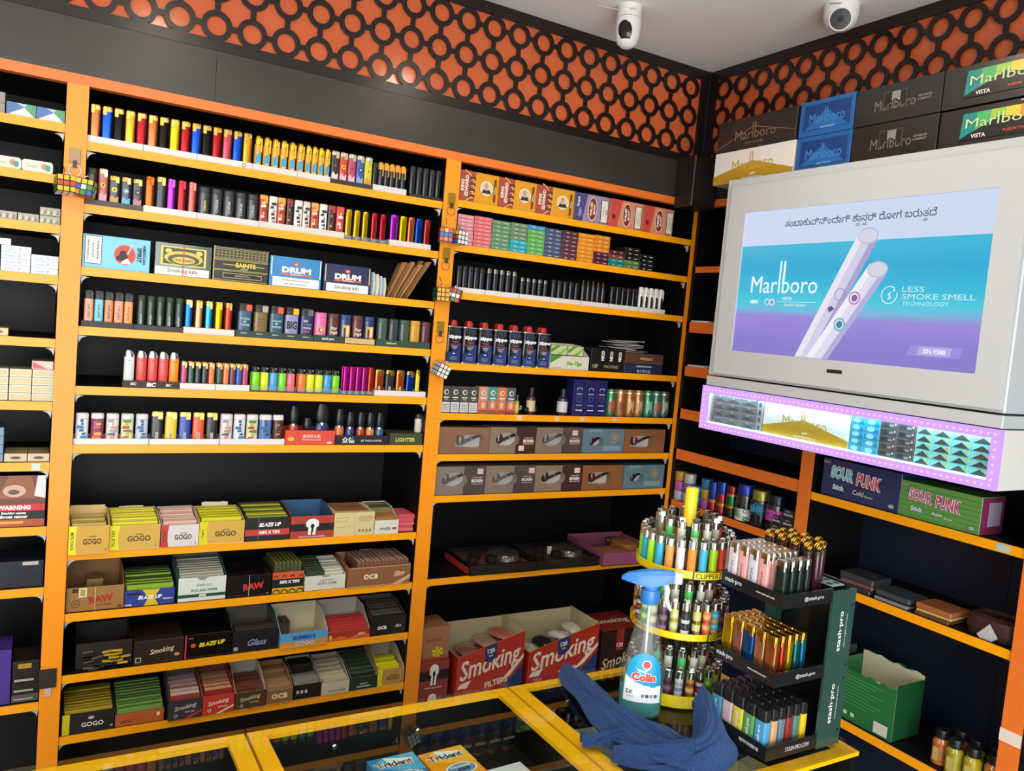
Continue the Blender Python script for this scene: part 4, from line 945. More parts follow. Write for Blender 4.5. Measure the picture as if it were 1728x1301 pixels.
carton('closed_carton', 'glossy black carton with yellow lettering and pink corner', 'box', .284, .404, z, .064, .13, '#14110F', blz3, None, .008, .25, .8)
open_box('black box with silver script lettering and grey inside', .405, .528, z, .055, .082, .13, '#12110F', '#5E5A52', lambda q, w, h: q.text('Glass', w * .04, h * .46, h=.018, m=M('#8C96C0', .5), shear=.4, bold=.02).rect(-w * .47, h * .12, -w * .38, h * .3, M('#A8A8A0', .5)), y0=.006, flap=(.9, .006))
booklets(.412, .522, z + .001, .012, .06, 4, .060, '#181614', 'black booklet in the black script box', 'booklets in the black script box', edge='#3A3632')
def elem(q, w, h):
    q.rect(-w * .5, 0, w * .5, h * .26, M('#D89A40', .5)); q.poly([(-w * .5, h * .26), (w * .5, h * .10), (w * .5, h * .52), (w * .1, h * .40), (-w * .5, h * .46)], M('#C88A48', .5)); q.text('ELEMENTS', w * .0, h * .68, h=.011, m=M('#2E4A8C', .5), bold=.05, maxw=w * .66)
    for i in range(4): q.ell(-w * .14 + i * w * .10, h * .28, .0052, .0052, WH); q.ell(-w * .14 + i * w * .10, h * .28, .0035, .0035, M('#6A7EA8', .5))
open_box('sky blue sunset print box, nearly empty with cream inside', .530, .667, z, .042, .084, .13, '#4E9AD0', '#CFC3A0', elem, y0=-.006)
booklets(.538, .575, z + .001, .06, .11, 5, .050, '#4A4438', 'dark loose booklet in the nearly empty blue box', 'booklets in the blue sunset box', along='x')
def fire(q, w, h): q.poly([(-w * .5, h * .1), (-w * .2, h * .5), (0, h * .2), (w * .3, h * .7), (w * .5, h * .3), (w * .5, 0), (-w * .5, 0)], M('#C8622A', .5)); q.text('JUICY', w * .3, h * .5, h=.008, m=M('#E8C8A0', .5), bold=.05); q.ell(-w * .44, h * .4, w * .04, h * .3, M('#C8B838', .5))
open_box('low red flame print box of red booklets with pale inside', .669, .797, z, .028, .080, .13, '#A82E1C', '#B8B0A0', fire, y0=.002)
booklets(.676, .790, z + .001, .012, .075, 6, .034, '#B83430', 'red booklet in the low flame print box', 'booklets in the flame print box', h2=.048)
open_box('black box with white lettering at right end of ninth shelf', .799, .911, z, .054, .080, .13, '#131110', '#48443E', lambda q, w, h: q.text('OCB', -w * .18, h * .42, h=.011, m=WH, bold=.05, maxw=w * .45).text('Slim', w * .28, h * .46, h=.009, m=M('#C8C4BC', .5), shear=.5), y0=.004)
booklets(.806, .904, z + .001, .014, .10, 5, .058, '#1C1A18', 'black booklet in the black box by the upright', 'booklets in the black end box', edge='#5A5650', h2=.074)

# ---- tenth shelf
z = ZA[9]
def gog2(q, w, h): q.rect(-w * .5, 0, -w * .36, h, M('#D0BE1C', .5)); q.text('GOGO', w * .08, h * .40, h=.012, m=WH, bold=.02); q.ell(w * .05, h * .72, w * .06, h * .08, M('#B8B0A0', .5)); q.rect(w * .43, h * .15, w * .48, h * .24, M('#A8A8B0', .5))
open_box('black box with yellow strip and dull yellow booklets', .007, .124, z, .052, .070, .125, '#1F1B17', '#2E2818', gog2, y0=.006)
booklets(.012, .119, z + .001, .014, .12, 9, .056, '#B09A1C', 'dull yellow booklet in the black yellow-strip box', 'booklets in the black yellow-strip box', edge='#8C7A20', h2=.072)
open_box('low orange box of green rolling paper booklets', .126, .242, z, .033, .040, .125, '#B85A22', '#5A4A28', lambda q, w, h: q.ell(w * .38, h * .62, w * .035, h * .16, M('#E8D8B8', .5)).text('SMOKY', -w * .25, h * .35, h=.008, m=M('#8A3A14', .5)), y0=.006)
booklets(.130, .238, z + .001, .010, .12, 10, .046, '#6E9A44', 'green booklet in the low orange box', 'booklets in the low orange box', edge='#4A6A34', h2=.070)
def smb(c, col):
    def fn(q, w, h):
        q.text('Smoking', w * .0, h * .60, h=.015, m=M(col, .5), rot=9, shear=.35, bold=.012, maxw=w * .86); q.text('KING SIZE', w * .14, h * .36, h=.004, m=M(col, .5)); q.poly([(-w * .1, 0), (w * .5, h * .40), (w * .5, h * .30), (w * .05, 0)], M(c, .5)); q.ring(-w * .28, h * .22, h * .06, h * .09, M(col, .5), n=12)
    return fn
GS = 'script-lettered boxes on the tenth shelf'
open_box('dark grey box with white script lettering, red corner stripe', .250, .334, z, .054, .088, .13, '#33343A', '#6A5A52', smb('#C8322A', '#D2D2D2'), y0=-.008, group=GS)
booklets(.255, .329, z + .001, .006, .10, 5, .060, '#A84038', 'red and white booklet in the grey script box', 'booklets in the grey script box', edge='#C8C0B8', h2=.074)
open_box('bright red box with cream script lettering on tenth shelf', .335, .417, z, .052, .082, .13, '#C8362A', '#8A4A3E', smb('#E8D8C0', '#F0E6D0'), y0=-.006, group=GS)
booklets(.340, .412, z + .001, .008, .10, 5, .060, '#9C3028', 'dark red booklet in the bright red script box', 'booklets in the red script box', edge='#C8A070', h2=.072)
open_box('brown box with cream script lettering and white open side', .418, .501, z, .048, .090, .13, '#4A3826', '#CFC8BC', smb('#8C2A22', '#DCCDA4'), y0=-.006, group=GS)
booklets(.423, .496, z + .001, .010, .09, 5, .052, '#6A3A28', 'red-brown booklet in the brown script box', 'booklets in the brown script box', h2=.062)
open_box('light brown box with cream block lettering on tenth shelf', .503, .578, z, .043, .072, .13, '#85603E', '#B0895C', ocb(False), y0=-.004)
booklets(.508, .573, z + .001, .010, .12, 3, .044, '#A8845A', 'tan booklet lying in the light brown box', 'booklets in the light brown box', h2=.058)
open_box('black box with three small white marks and silver packs', .580, .659, z, .043, .074, .13, '#171513', '#A8A498', lambda q, w, h: [q.rect(-w * .40 + i * w * .15, h * .4, -w * .31 + i * w * .15, h * .62, M('#C8C8C4', .5)) for i in range(3)], y0=-.002)
booklets(.585, .654, z + .001, .008, .06, 4, .050, '#8C8A80', 'silver-grey pack in the black marked box', 'packs in the black marked box')
booklets(.590, .650, z + .001, .07, .12, 3, .070, '#22201E', 'black pack at the back of the black marked box', 'packs in the black marked box')
open_box('pale cream box filled with cream booklets', .660, .744, z, .036, .070, .13, '#C6BEA4', '#B8B096', lambda q, w, h: q.text('ROLLING PAPERS', w * .05, h * .28, h=.006, m=M('#4A4638', .5), maxw=w * .6), y0=-.002)
booklets(.665, .739, z + .001, .006, .12, 6, .040, '#BDB496', 'cream booklet in the pale cream box', 'booklets in the cream box', h2=.060)
open_box('dark green box of dark booklets on tenth shelf', .746, .830, z, .040, .070, .13, '#1E3224', '#A8A890', lambda q, w, h: q.text('stash·pro', w * .0, h * .45, h=.006, m=WH).text('ROLLING PAPERS', w * .0, h * .25, h=.005, m=WH, maxw=w * .5), y0=-.002)
booklets(.751, .825, z + .001, .008, .12, 6, .046, '#22301F', 'dark green booklet in the dark green box', 'booklets in the dark green box', edge='#40523A', h2=.070)
open_box('tan box with yellow strip and bright yellow pack, right end', .831, .917, z, .050, .094, .13, '#B89048', '#C8BEA0', gogo('#DCD814'), y0=.0)
booklets(.838, .905, z + .001, .012, .075, 3, .052, '#DCD40C', 'bright yellow pack in the tan end box', 'packs in the tan end box', h2=.062)

# ------------------------------------------------------------------ narrow bay beside the corner
NB = "narrow bay's %s shelf"
# top shelf: cigar cartons
z = ZB[0]; G = "cigar cartons on the narrow bay's top shelf"
def king(q, w, h):
    q.poly([(-w * .5, 0), (-w * .10, 0), (-w * .16, h * .5), (-w * .08, h), (-w * .5, h)], M('#A8483A', .45)); q.ring(-w * .5, h * .5, w * .36, w * .385, M('#E8B848', .45), n=20, a0=-PI / 2.6, a1=PI / 2.6)
    q.text('KING', -w * .41, h * .52, h=.011, m=CR, rot=90, bold=.04, maxw=h * .6); q.text('EDWARD', -w * .31, h * .52, h=.011, m=CR, rot=90, bold=.04, maxw=h * .85)
    for i in range(4): q.rect(-w * .25, h * (.14 + .19 * i), -w * .10, h * (.26 + .19 * i), M('#6E2E28', .5)); q.rect(-w * .215, h * (.14 + .19 * i), -w * .135, h * (.17 + .19 * i), M('#E0C0A0', .5))
    q.ell(w * .18, h * .52, w * .165, h * .25, M('#F0D8B0', .5)); q.ell(w * .18, h * .52, w * .145, h * .22, M('#D8C8A8', .5)); q.ell(w * .17, h * .60, w * .05, h * .10, M('#C09878', .5)); q.poly([(w * .06, h * .36), (w * .30, h * .36), (w * .25, h * .50), (w * .17, h * .46), (w * .11, h * .50)], M('#2E2A2A', .5))
    q.rect(w * .37, h * .12, w * .42, h * .86, M('#6E3A1C', .5)); q.text('IMPERIAL', w * .395, h * .5, h=.004, m=CR, rot=90, maxw=h * .6)
for i, (a, b) in enumerate([(.972, 1.107), (1.108, 1.242), (1.243, 1.386)]):
    carton('cigar_carton', '%s of three yellow and maroon cigar cartons with oval portrait' % ['leftmost', 'middle', 'rightmost'][i], 'cigar box', a, b, z, .091, .10, '#E09A14', king, G, .012, .3, .7)
def phil(c1, c2, txt, warn):
    def fn(q, w, h):
        q.poly([(-w * .5, 0), (-w * .26, 0), (-w * .14, h), (-w * .5, h)], M(c1, .45))
        q.ell(w * .02, h * .50, w * .13, h * .42, M('#E8DCC8', .5)); q.ell(w * .02, h * .50, w * .115, h * .39, M('#8C2E22', .5))
        q.text('PHILLIES', -w * .02, h * .50, h=.009, m=CR, rot=90, bold=.04, maxw=h * .72); q.text('BLUNT', w * .07, h * .50, h=.008, m=CR, rot=90, bold=.04, maxw=h * .5)
        q.rect(w * .26, h * .07, w * .47, h * .88, BK); q.rect(w * .275, h * .09, w * .455, h * .86, M('#E6DCCB', .5))
        if warn:
            q.text('Smoking', w * .33, h * .47, h=.008, m=BK, rot=90, bold=0, maxw=h * .62); q.text('kills', w * .41, h * .47, h=.008, m=BK, rot=90, bold=0)
        else:
            for i in range(3): q.text('Smoking harms you', w * (.31 + .055 * i), h * .47, h=.005, m=BK, rot=90, bold=0, maxw=h * .66)
        if txt:
            q.text('Grape', -w * .40, h * .68, h=.012, m=WH, rot=90, bold=.03)
            for k in range(5): q.ell(-w * (.36 - .03 * (k % 2)), h * (.22 + .05 * k), .005, .005, M('#8A84B0', .5))
        else: q.ell(-w * .38, h * .38, w * .05, h * .08, M('#6A1E1A', .5))
    return fn
carton('cigar_carton', 'purple grape cigar carton with oval red badge', 'cigar box', 1.388, 1.526, z, .091, .10, '#9A8CA8', phil('#4A4678', '', True, True), G, .012, .3, .7)
carton('cigar_carton', 'salmon cigar carton with oval red badge, next to the purple', 'cigar box', 1.530, 1.668, z, .092, .10, '#D8906E', phil('#CC4E3E', '', False, False), G, .012, .3, .7)
carton('cigar_carton', 'salmon cigar carton with oval red badge, nearest the corner', 'cigar box', 1.673, 1.806, z, .092, .10, '#D88C6C', phil('#C84A3C', '', False, False), G, .012, .3, .7)

# second shelf: stacks of small cigarillo packs
z = ZB[1]; ST = NB % 'second'
cols = [(.978, 1.033, .091, [('pink', '#D88A94')] * 8), (1.034, 1.095, .093, [('coral', '#D86A6C')] * 8), (1.096, 1.160, .090, [('green', '#5E8C62')] * 7), (1.161, 1.222, .092, [('cyan', '#1EA4B0')] * 3 + [('grey-green', '#6A8462')] * 4),
        (1.223, 1.287, .093, [('bright green', '#5CA84A')] * 6 + [('blue', '#2E8CC4')]), (1.288, 1.352, .092, [('slate blue', '#42506E')] * 7), (1.353, 1.414, .093, [('maroon', '#5E2E3E')] * 6 + [('dark brown', '#4A3230')]), (1.415, 1.480, .093, [('orange', '#E8901A')] * 7),
        (1.481, 1.543, .095, [('maroon', '#55223A')] * 3 + [('orange', '#E2881C')] * 4), (1.544, 1.608, .055, [('teal', '#1E7C78'), ('teal', '#1E8480'), ('red-brown', '#8C3A28'), ('maroon', '#4E2030')]), (1.609, 1.674, .072, [('olive green', '#5A7A40'), ('olive green', '#5A7C42'), ('black', '#1C1E1C'), ('black', '#1E201E'), ('black', '#202020')]), (1.675, 1.737, .056, [('black', '#191A1C')] * 4)]
_pk = {}
for ci, (a, b, tot, packs) in enumerate(cols):
    n = len(packs); ph = tot / n
    for k, (cn, c) in enumerate(packs):
        key = (round(b - a, 3), round(ph, 4), c)
        if key not in _pk:
            wd = b - a - .001
            m1 = MB().box(-wd / 2, wd / 2, 0, .05, 0, ph - .0006, M(c, .35, 0, .5), .0008).mesh('pack_body')
            q = MB().text('Kings', -wd * .18, ph * .5, h=ph * .34, m=M('#E8E2D6', .5), shear=.3).rect(wd * .12, ph * .40, wd * .36, ph * .52, M('#D8D2C6', .5)).mesh('printed_front')
            _pk[key] = (m1, q)
        t = thing('cigarillo_pack', '%s cigar pack, %s from bottom, %s stack from left, %s' % (cn, ORD[k + 1], nth(ci + 1), ST), 'cigar pack', ((a + b) / 2 + random.uniform(-.0008, .0008), .010 + random.uniform(0, .002), z + k * ph), 0, 'stacked small cigar packs')
        link('pack_body', _pk[key][0], t); link('printed_front', _pk[key][1], t)

# third shelf: black lighters
z = ZB[2]; S = NB % 'third'
its = [(a, b, .080, 'plain', 'tall matt black lighter', '#141416', '#18181A', ()) for a, b in spread(.991, 1.088, 5, .94)]
its += [(a, b, .082, 'plain', 'matt black lighter with chrome lid', '#131315', '#9A958C', (('capmetal', 1),)) for a, b in spread(1.092, 1.205, 5, .82)]
its += [(a, b, .067, 'plain', 'short black lighter with chrome lid', '#121214', '#97928A', (('capmetal', 1),)) for a, b in spread(1.213, 1.321, 5, .80)]
its += [(a, b, .072, 'plain', 'black lighter in white base', '#141416', '#1A1A1C', ()) for a, b in spread(1.330, 1.443, 5, .86)]
its += [(a, b, .084, 'tube', 'black lighter in shiny wrap', '#161618', '#3A3836', (('capmetal', 1),)) for a, b in spread(1.448, 1.550, 5, .94)]
its += [(a, b, .075, 'plain', 'smooth black lighter in clear base', '#151517', '#1A1A1C', ()) for a, b in spread(1.567, 1.683, 5, .88)]
its += [(a, b, .085, 'tube', 'white lighter with black panel', '#DCD8D0', '#D8D4CC', (('capmetal', 0), ('print', 'white_dot'))) for a, b in spread(1.690, 1.803, 5, .82)]
row('B3', z, S, its, ycen=.022)
G = 'trays of black lighters'
for i, (a, b) in enumerate([(.985, 1.087), (1.088, 1.208), (1.209, 1.325), (1.326, 1.444), (1.445, 1.556), (1.557, 1.684), (1.685, 1.804)]):
    tray(a, b, z, '#D8D4CC', .015, ['white tray under the tallest black lighters', 'white tray under chrome-lidded black lighters', 'white tray under short black lighters', 'white notched tray in the middle of third shelf', 'white tray under wrapped black lighters', 'white notched tray beside the white lighters', 'white tray under the white lighters'][i], G)

# fourth shelf: fuel cans and boxes
z = ZB[3]
_can = []
def fuel_can():
    b = MB().sup([(0, 0, 0, .0245, .0155), (0, 0, .002, .0255, .0165), (0, 0, .106, .0255, .0165), (0, 0, .109, .0245, .0155)], M('#14151E', .22, .3, .5), 24, 5)
    b.sup([(0, 0, .0, .0262, .0172), (0, 0, .003, .0262, .0172)], STEEL, 24, 5).sup([(0, 0, .1075, .0262, .0172), (0, 0, .1105, .0262, .0172)], STEEL, 24, 5)
    q = MB(); T = Matrix.Translation((0, -.0168, 0))
    q.poly([(-.023, .004), (.023, .004), (.023, .060), (.010, .050), (-.004, .036), (-.023, .028)], M('#1C2E6A', .3), T); q.text('zippo', 0, .078, h=.0145, w=.043, m=WH, bold=.05, T=T); q.text('Premium', 0, .064, h=.004, m=M('#C86A5A', .5), T=T); q.text('LIGHTER FLUID', 0, .056, h=.0035, m=M('#C8503C', .5), T=T)
    for i in range(3): q.rect(-.011 + .002 * i, .050 - .004 * i, .011 - .002 * i, .0515 - .004 * i, M('#B8BCCB', .5), T)
    q.rect(-.004, .028, .004, .030, WH, T)
    for i in range(3): q.rect(-.012, .010 + .004 * i, .010, .0115 + .004 * i, M('#7E8CB4', .5), T)
    for i in range(9): q.ell(-.015 + .0075 * (i % 5), .094 + .006 * (i // 5), .0011, .0011, M('#8C8C9A', .5), T, n=8)
    c = MB().sup([(0, 0, .1105, .011, .009), (0, 0, .124, .0105, .0085), (0, 0, .129, .007, .006)], M('#B82A24', .4), 16, 3.5)
    return b.mesh('can_body'), q.mesh('printed_front'), c.mesh('red_cap')
cm_ = fuel_can()
for r_ in range(2):
    for i in range(7):
        x = 1.001 + i * .0537 + (.014 if r_ else 0)
        t = thing('fuel_can', '%s lighter fluid can with red cap, %s from left in %s rank' % (['black and blue', 'mostly hidden'][r_], ORD[i + 1], ['front', 'back'][r_]), 'fluid can', (x, .030 + .040 * r_, z), 0, 'lighter fluid cans')
        for nme, me in zip(('can_body', 'printed_front', 'red_cap'), cm_): link(nme, me, t)
def notips(q, w, h): q.text('No-Tips', w * .12, h * .42, h=.018, m=M('#6EA81E', .5), bold=.06, shear=.2, maxw=w * .6); q.poly([(-w * .5, h * .4), (-w * .2, h), (-w * .5, h)], M('#3E8A2E', .5)); q.rect(-w * .48, h * .1, -w * .2, h * .14, M('#B89A5A', .5))
t = open_box('white and green lettered box with angled front', 1.348, 1.502, z, .044, .082, .10, '#D2D0BC', '#D2D0BC', notips, y0=.010)
for i in range(2):
    b = carton('small_pack', ['green striped pack leaning in the white box, left', 'green striped pack leaning in the white box, right'][i], 'packet', 1.362 + .066 * i, 1.424 + .066 * i, z + .046, .030, .05, '#C8C89A', lambda q, w, h: q.poly([(-w * .5, h * .2), (w * .1, h), (-w * .2, h), (-w * .5, h * .6)], M('#4E9A2E', .5)).poly([(w * .1, 0), (w * .5, h * .7), (w * .5, h), (w * .3, h * .6), (-w * .2, 0)], M('#7EB83A', .5)), 'green packs in the white box', .030)
def nico(q, w, h): q.text('NF', -w * .36, h * .22, h=.014, m=M('#8C905A', .5), bold=.05); q.text('NICOFREE', w * .12, h * .22, h=.010, m=M('#8A8A60', .5), bold=.03, maxw=w * .5); [q.text('NICO', -w * .16 + w * .26 * i, h * .68, h=.013, m=WH, rot=90, bold=.05, maxw=h * .42) for i in range(3)]
carton('closed_carton', 'black carton with turned white lettering and yellow stripe', 'box', 1.512, 1.652, z, .078, .10, '#17171A', nico, None, .014, .35, .4)
def brn(q, w, h): q.rect(-w * .5, 0, w * .5, h * .50, M('#1A2A44', .45)); q.text('WINSENT', w * .05, h * .74, h=.010, m=M('#C8A890', .5), maxw=w * .35); q.rect(-w * .2, h * .32, w * .2, h * .40, M('#8C9AB0', .5)); q.text('电子雾化器', 0, h * .12, h=.012, m=M('#8CA8C8', .5), maxw=w * .7)
t = carton('closed_carton', 'brown and navy carton with pale lettering near the corner', 'box', 1.654, 1.822, z, .070, .11, '#5A3A2A', brn, None, .010, .35, .4)
rnd = random.Random(5)
for i in range(9):
    o = MB().box(-.055, .055, -.035, .035, -.0006, .0006, M(['#D8D4CA', '#B8B4AC', '#E2DED6'][i % 3], .5)).build('paper_slip', None, (1.690 + rnd.uniform(-.03, .03), .07, z + .0727 + .0045 * i), rnd.uniform(-.3, .3))
    o.rotation_euler.y = rnd.uniform(-.035, .035)
    tag(o, 'loose white paper slip, %s from bottom of the pile' % ORD[i + 1], 'paper', 'paper slips piled on the brown carton')

# fifth shelf
z = ZB[4]; G = "small boxes on the narrow bay's fifth shelf"
def juul(top, kind):
    def fn(q, w, h):
        q.ell(0, h * .78, w * .26, w * .26, M('#D8D0B8', .5)); q.ell(w * .04, h * .78, w * .16, w * .16, M(top, .5)); q.rect(-w * .3, h * .56, w * .3, h * .60, WH); q.rect(-w * .2, h * .49, w * .2, h * .52, M('#B8B4AC', .5))
        if kind == 0:
            q.rect(-w * .46, h * .03, w * .46, h * .40, M('#D4D2CC', .5))
            for i in range(4): q.rect(-w * .36, h * (.09 + .07 * i), w * .36, h * (.12 + .07 * i), M('#8E8C88', .5))
        else:
            q.rect(-w * .46, h * .14, w * .46, h * .48, M('#C8744E', .5)); q.ell(0, h * .32, w * .2, h * .13, M('#E8B08A', .5)); q.rect(-w * .46, h * .04, w * .46, h * .14, M('#B83C30', .5))
    return fn
for i, ((a, b), c) in enumerate(zip(spread(.972, 1.097, 4), ['#4A4642', '#45413C', '#4C4842', '#45423E'])):
    carton('vape_pack', 'tall grey pack with white label, %s from left' % ORD[i + 1], 'small box', a, b, z, .081, .03, c, juul('#3A3834', 0), G, .012)
for i, ((a, b), (cn, c)) in enumerate(zip(spread(1.099, 1.232, 4), [('peach', '#C88A6A'), ('teal', '#3E8C82'), ('orange', '#D0703E'), ('slate', '#4E5C66')])):
    carton('vape_pack', '%s topped pack with orange picture label' % cn, 'small box', a, b, z, .083, .03, c, juul(c, 1), G, .012)
def vial(x, y, h, r, liq, cap, label, lab='#D8CFB8', fallen=None, body=None):
    t = thing('dropper_bottle', label, 'bottle', (x, y, z), 0, 'small bottles on the fifth shelf')
    T = None
    if fallen is not None:
        t.rotation_euler = (PI / 2, 0, fallen); t.location = (x, y, z + r)
    MB().lathe([(r * .9, 0), (r, .003), (r, h * .62), (r * .55, h * .70)], M(liq, .2, 0, .6), 18).build('glass_body', t)
    MB().lathe([(r * .6, h * .70), (r * .62, h * .98), (r * .5, h)], M(cap, .4), 16).build('screw_cap', t)
    MB().lathe([(r * 1.015, h * .12), (r * 1.015, h * .52)], M(lab, .5), 18, cap0=False, cap1=False).build('paper_label', t)
vial(1.243, .020, .062, .0075, '#B89A30', '#3A3420', 'slim yellow vial beside the slate pack', '#C8B850')
vial(1.296, .022, .088, .0145, '#3A2E20', '#151311', 'amber dropper bottle with cream label, standing alone', '#CDB890')
vial(1.266, .085, .075, .014, '#1C1A18', '#151311', 'dark bottle lying down left of the amber bottle', '#2A2624', fallen=.2)
vial(1.345, .085, .070, .013, '#2A2620', '#151311', 'dark bottle lying down right of the amber bottle', '#B8AC98', fallen=-.5)
vial(1.419, .022, .088, .0175, '#2E3034', '#151517', 'dropper bottle with pale label beside the blue boxes', '#C8CCD0')
def bluebox(q, w, h): q.ell(0, h * .72, w * .26, h * .055, M('#A8A8D8', .5)); q.ell(0, h * .71, w * .22, h * .045, M('#232060', .5)); q.text('AROMA', 0, h * .60, h=.005, m=M('#C8C4E8', .5), maxw=w * .6); q.ring(0, h * .46, w * .18, w * .23, M('#5A58A0', .5), n=16); q.text('TROPICAL', 0, h * .29, h=.004, m=M('#C8C4E8', .5), maxw=w * .7); q.rect(-w * .25, h * .14, w * .25, h * .165, WH); q.ell(w * .25, h * .152, w * .06, w * .06, WH)
for i, (a, b) in enumerate([(1.452, 1.500), (1.501, 1.545), (1.546, 1.590)]):
    carton('tall_box', '%s of three tall dark blue boxes' % ['left', 'middle', 'right'][i], 'small box', a, b, z, .122, .045, '#1E1C5A', bluebox, G, .010)
def tin(x, c, label, deco):
    t = thing('wrapped_tin', label, 'tin', (x, .032, z), 0, 'wrapped tins near the corner')
    r = .0185; h = .093
    MB().lathe([(r * .95, 0), (r, .003), (r, h - .003), (r * .9, h)], M(c, .25, .5, .7), 20).build('tin_body', t)
    q = MB()
    for k in range(5):
        a = -1.9 + k * .32
        q.box(-.0030, .0030, -r - .0006, -r - .0001, h * (.14 + .09 * (k % 3)), h * (.55 + .07 * (k % 2)), M(deco, .4), T=Matrix.Rotation(a + 1.3, 4, 'Z'))
    q.build('printed_label', t)
    MB().lathe([(r * 1.02, h * .86), (r * 1.02, h * .90)], M('#D0C8A8', .3, .8), 20, cap0=False, cap1=False).build('rim_band', t)
for i, (x, cn, c, d) in enumerate([(1.622, 'green', '#3E8C62', '#B84A34'), (1.664, 'copper', '#B8824A', '#8C4A2A'), (1.704, 'copper', '#B0783E', '#D8A868'), (1.743, 'copper', '#B87A48', '#C8A070'), (1.787, 'teal green', '#3E8A70', '#7AC8A0'), (1.826, 'teal green', '#4A8C74', '#B05A48'), (1.862, 'grey-green', '#5A6A60', '#8CA898')]):
    tin(x, c, '%s wrapped tin, %s from left on fifth shelf' % (cn, ORD[i + 1]), d)

# sixth and seventh shelves: pipe boxes with windows
def holed(wd, h, cx, cz, rx_, rz_, e, y0, y1, m):
    n = 48; inn = []; out = []
    angs = [2 * PI * i / n for i in range(n)]
    for px, pz in ((-wd / 2, 0), (wd / 2, 0), (wd / 2, h), (-wd / 2, h)): angs.append(math.atan2(pz - cz, px - cx) % (2 * PI))
    for a in sorted(set(angs)):
        ca, sa = math.cos(a), math.sin(a)
        inn.append((cx + rx_ * math.copysign(abs(ca) ** (2 / e), ca), cz + rz_ * math.copysign(abs(sa) ** (2 / e), sa)))
        ts = []
        if ca > 1e-9: ts.append((wd / 2 - cx) / ca)
        if ca < -1e-9: ts.append((-wd / 2 - cx) / ca)
        if sa > 1e-9: ts.append((h - cz) / sa)
        if sa < -1e-9: ts.append(-cz / sa)
        t_ = min(ts); out.append((cx + ca * t_, cz + sa * t_))
    k = len(inn); v = []
    for y in (y0, y1): v += [(x, y, zz) for x, zz in inn] + [(x, y, zz) for x, zz in out]
    f = []
    for i in range(k):
        j = (i + 1) % k
        f += [(i, k + i, k + j, j), (2 * k + i, 2 * k + j, 3 * k + j, 3 * k + i), (i, j, 2 * k + j, 2 * k + i), (k + i, 3 * k + i, 3 * k + j, k + j)]
    return MB().add(v, f, m)
def pipe(x, y, zc, s_, bowl, label, flip=False):
    t = thing('smoking_pipe', label, 'pipe', (x, y, zc), 0, 'pipes in windowed boxes')
    sg = -1 if not flip else 1
    mb = M(bowl, .2, 0, .8)
    MB().lathe([(.007, -.006), (.0115, -.001), (.0125, .012), (.0115, .022), (.009, .0225)], mb, 18, c=(sg * .026 * s_, 0)).build('bowl', t)
    MB().tube([(sg * .022 * s_, 0, .001), (sg * .006 * s_, 0, .006), (-sg * .012 * s_, 0, .013)], [.0062, .0052, .0046], mb, 10).build('shank', t)
    MB().tube([(-sg * .012 * s_, 0, .013), (-sg * .026 * s_, 0, .018), (-sg * .042 * s_, 0, .0235)], [.0046, .0040, .0030], M('#16130F', .2, 0, .6), 10).build('stem', t)
    MB().tube([(-sg * .010 * s_, 0, .0122), (-sg * .014 * s_, 0, .0138)], [.0050, .0050], CHROME, 10).build('band', t)
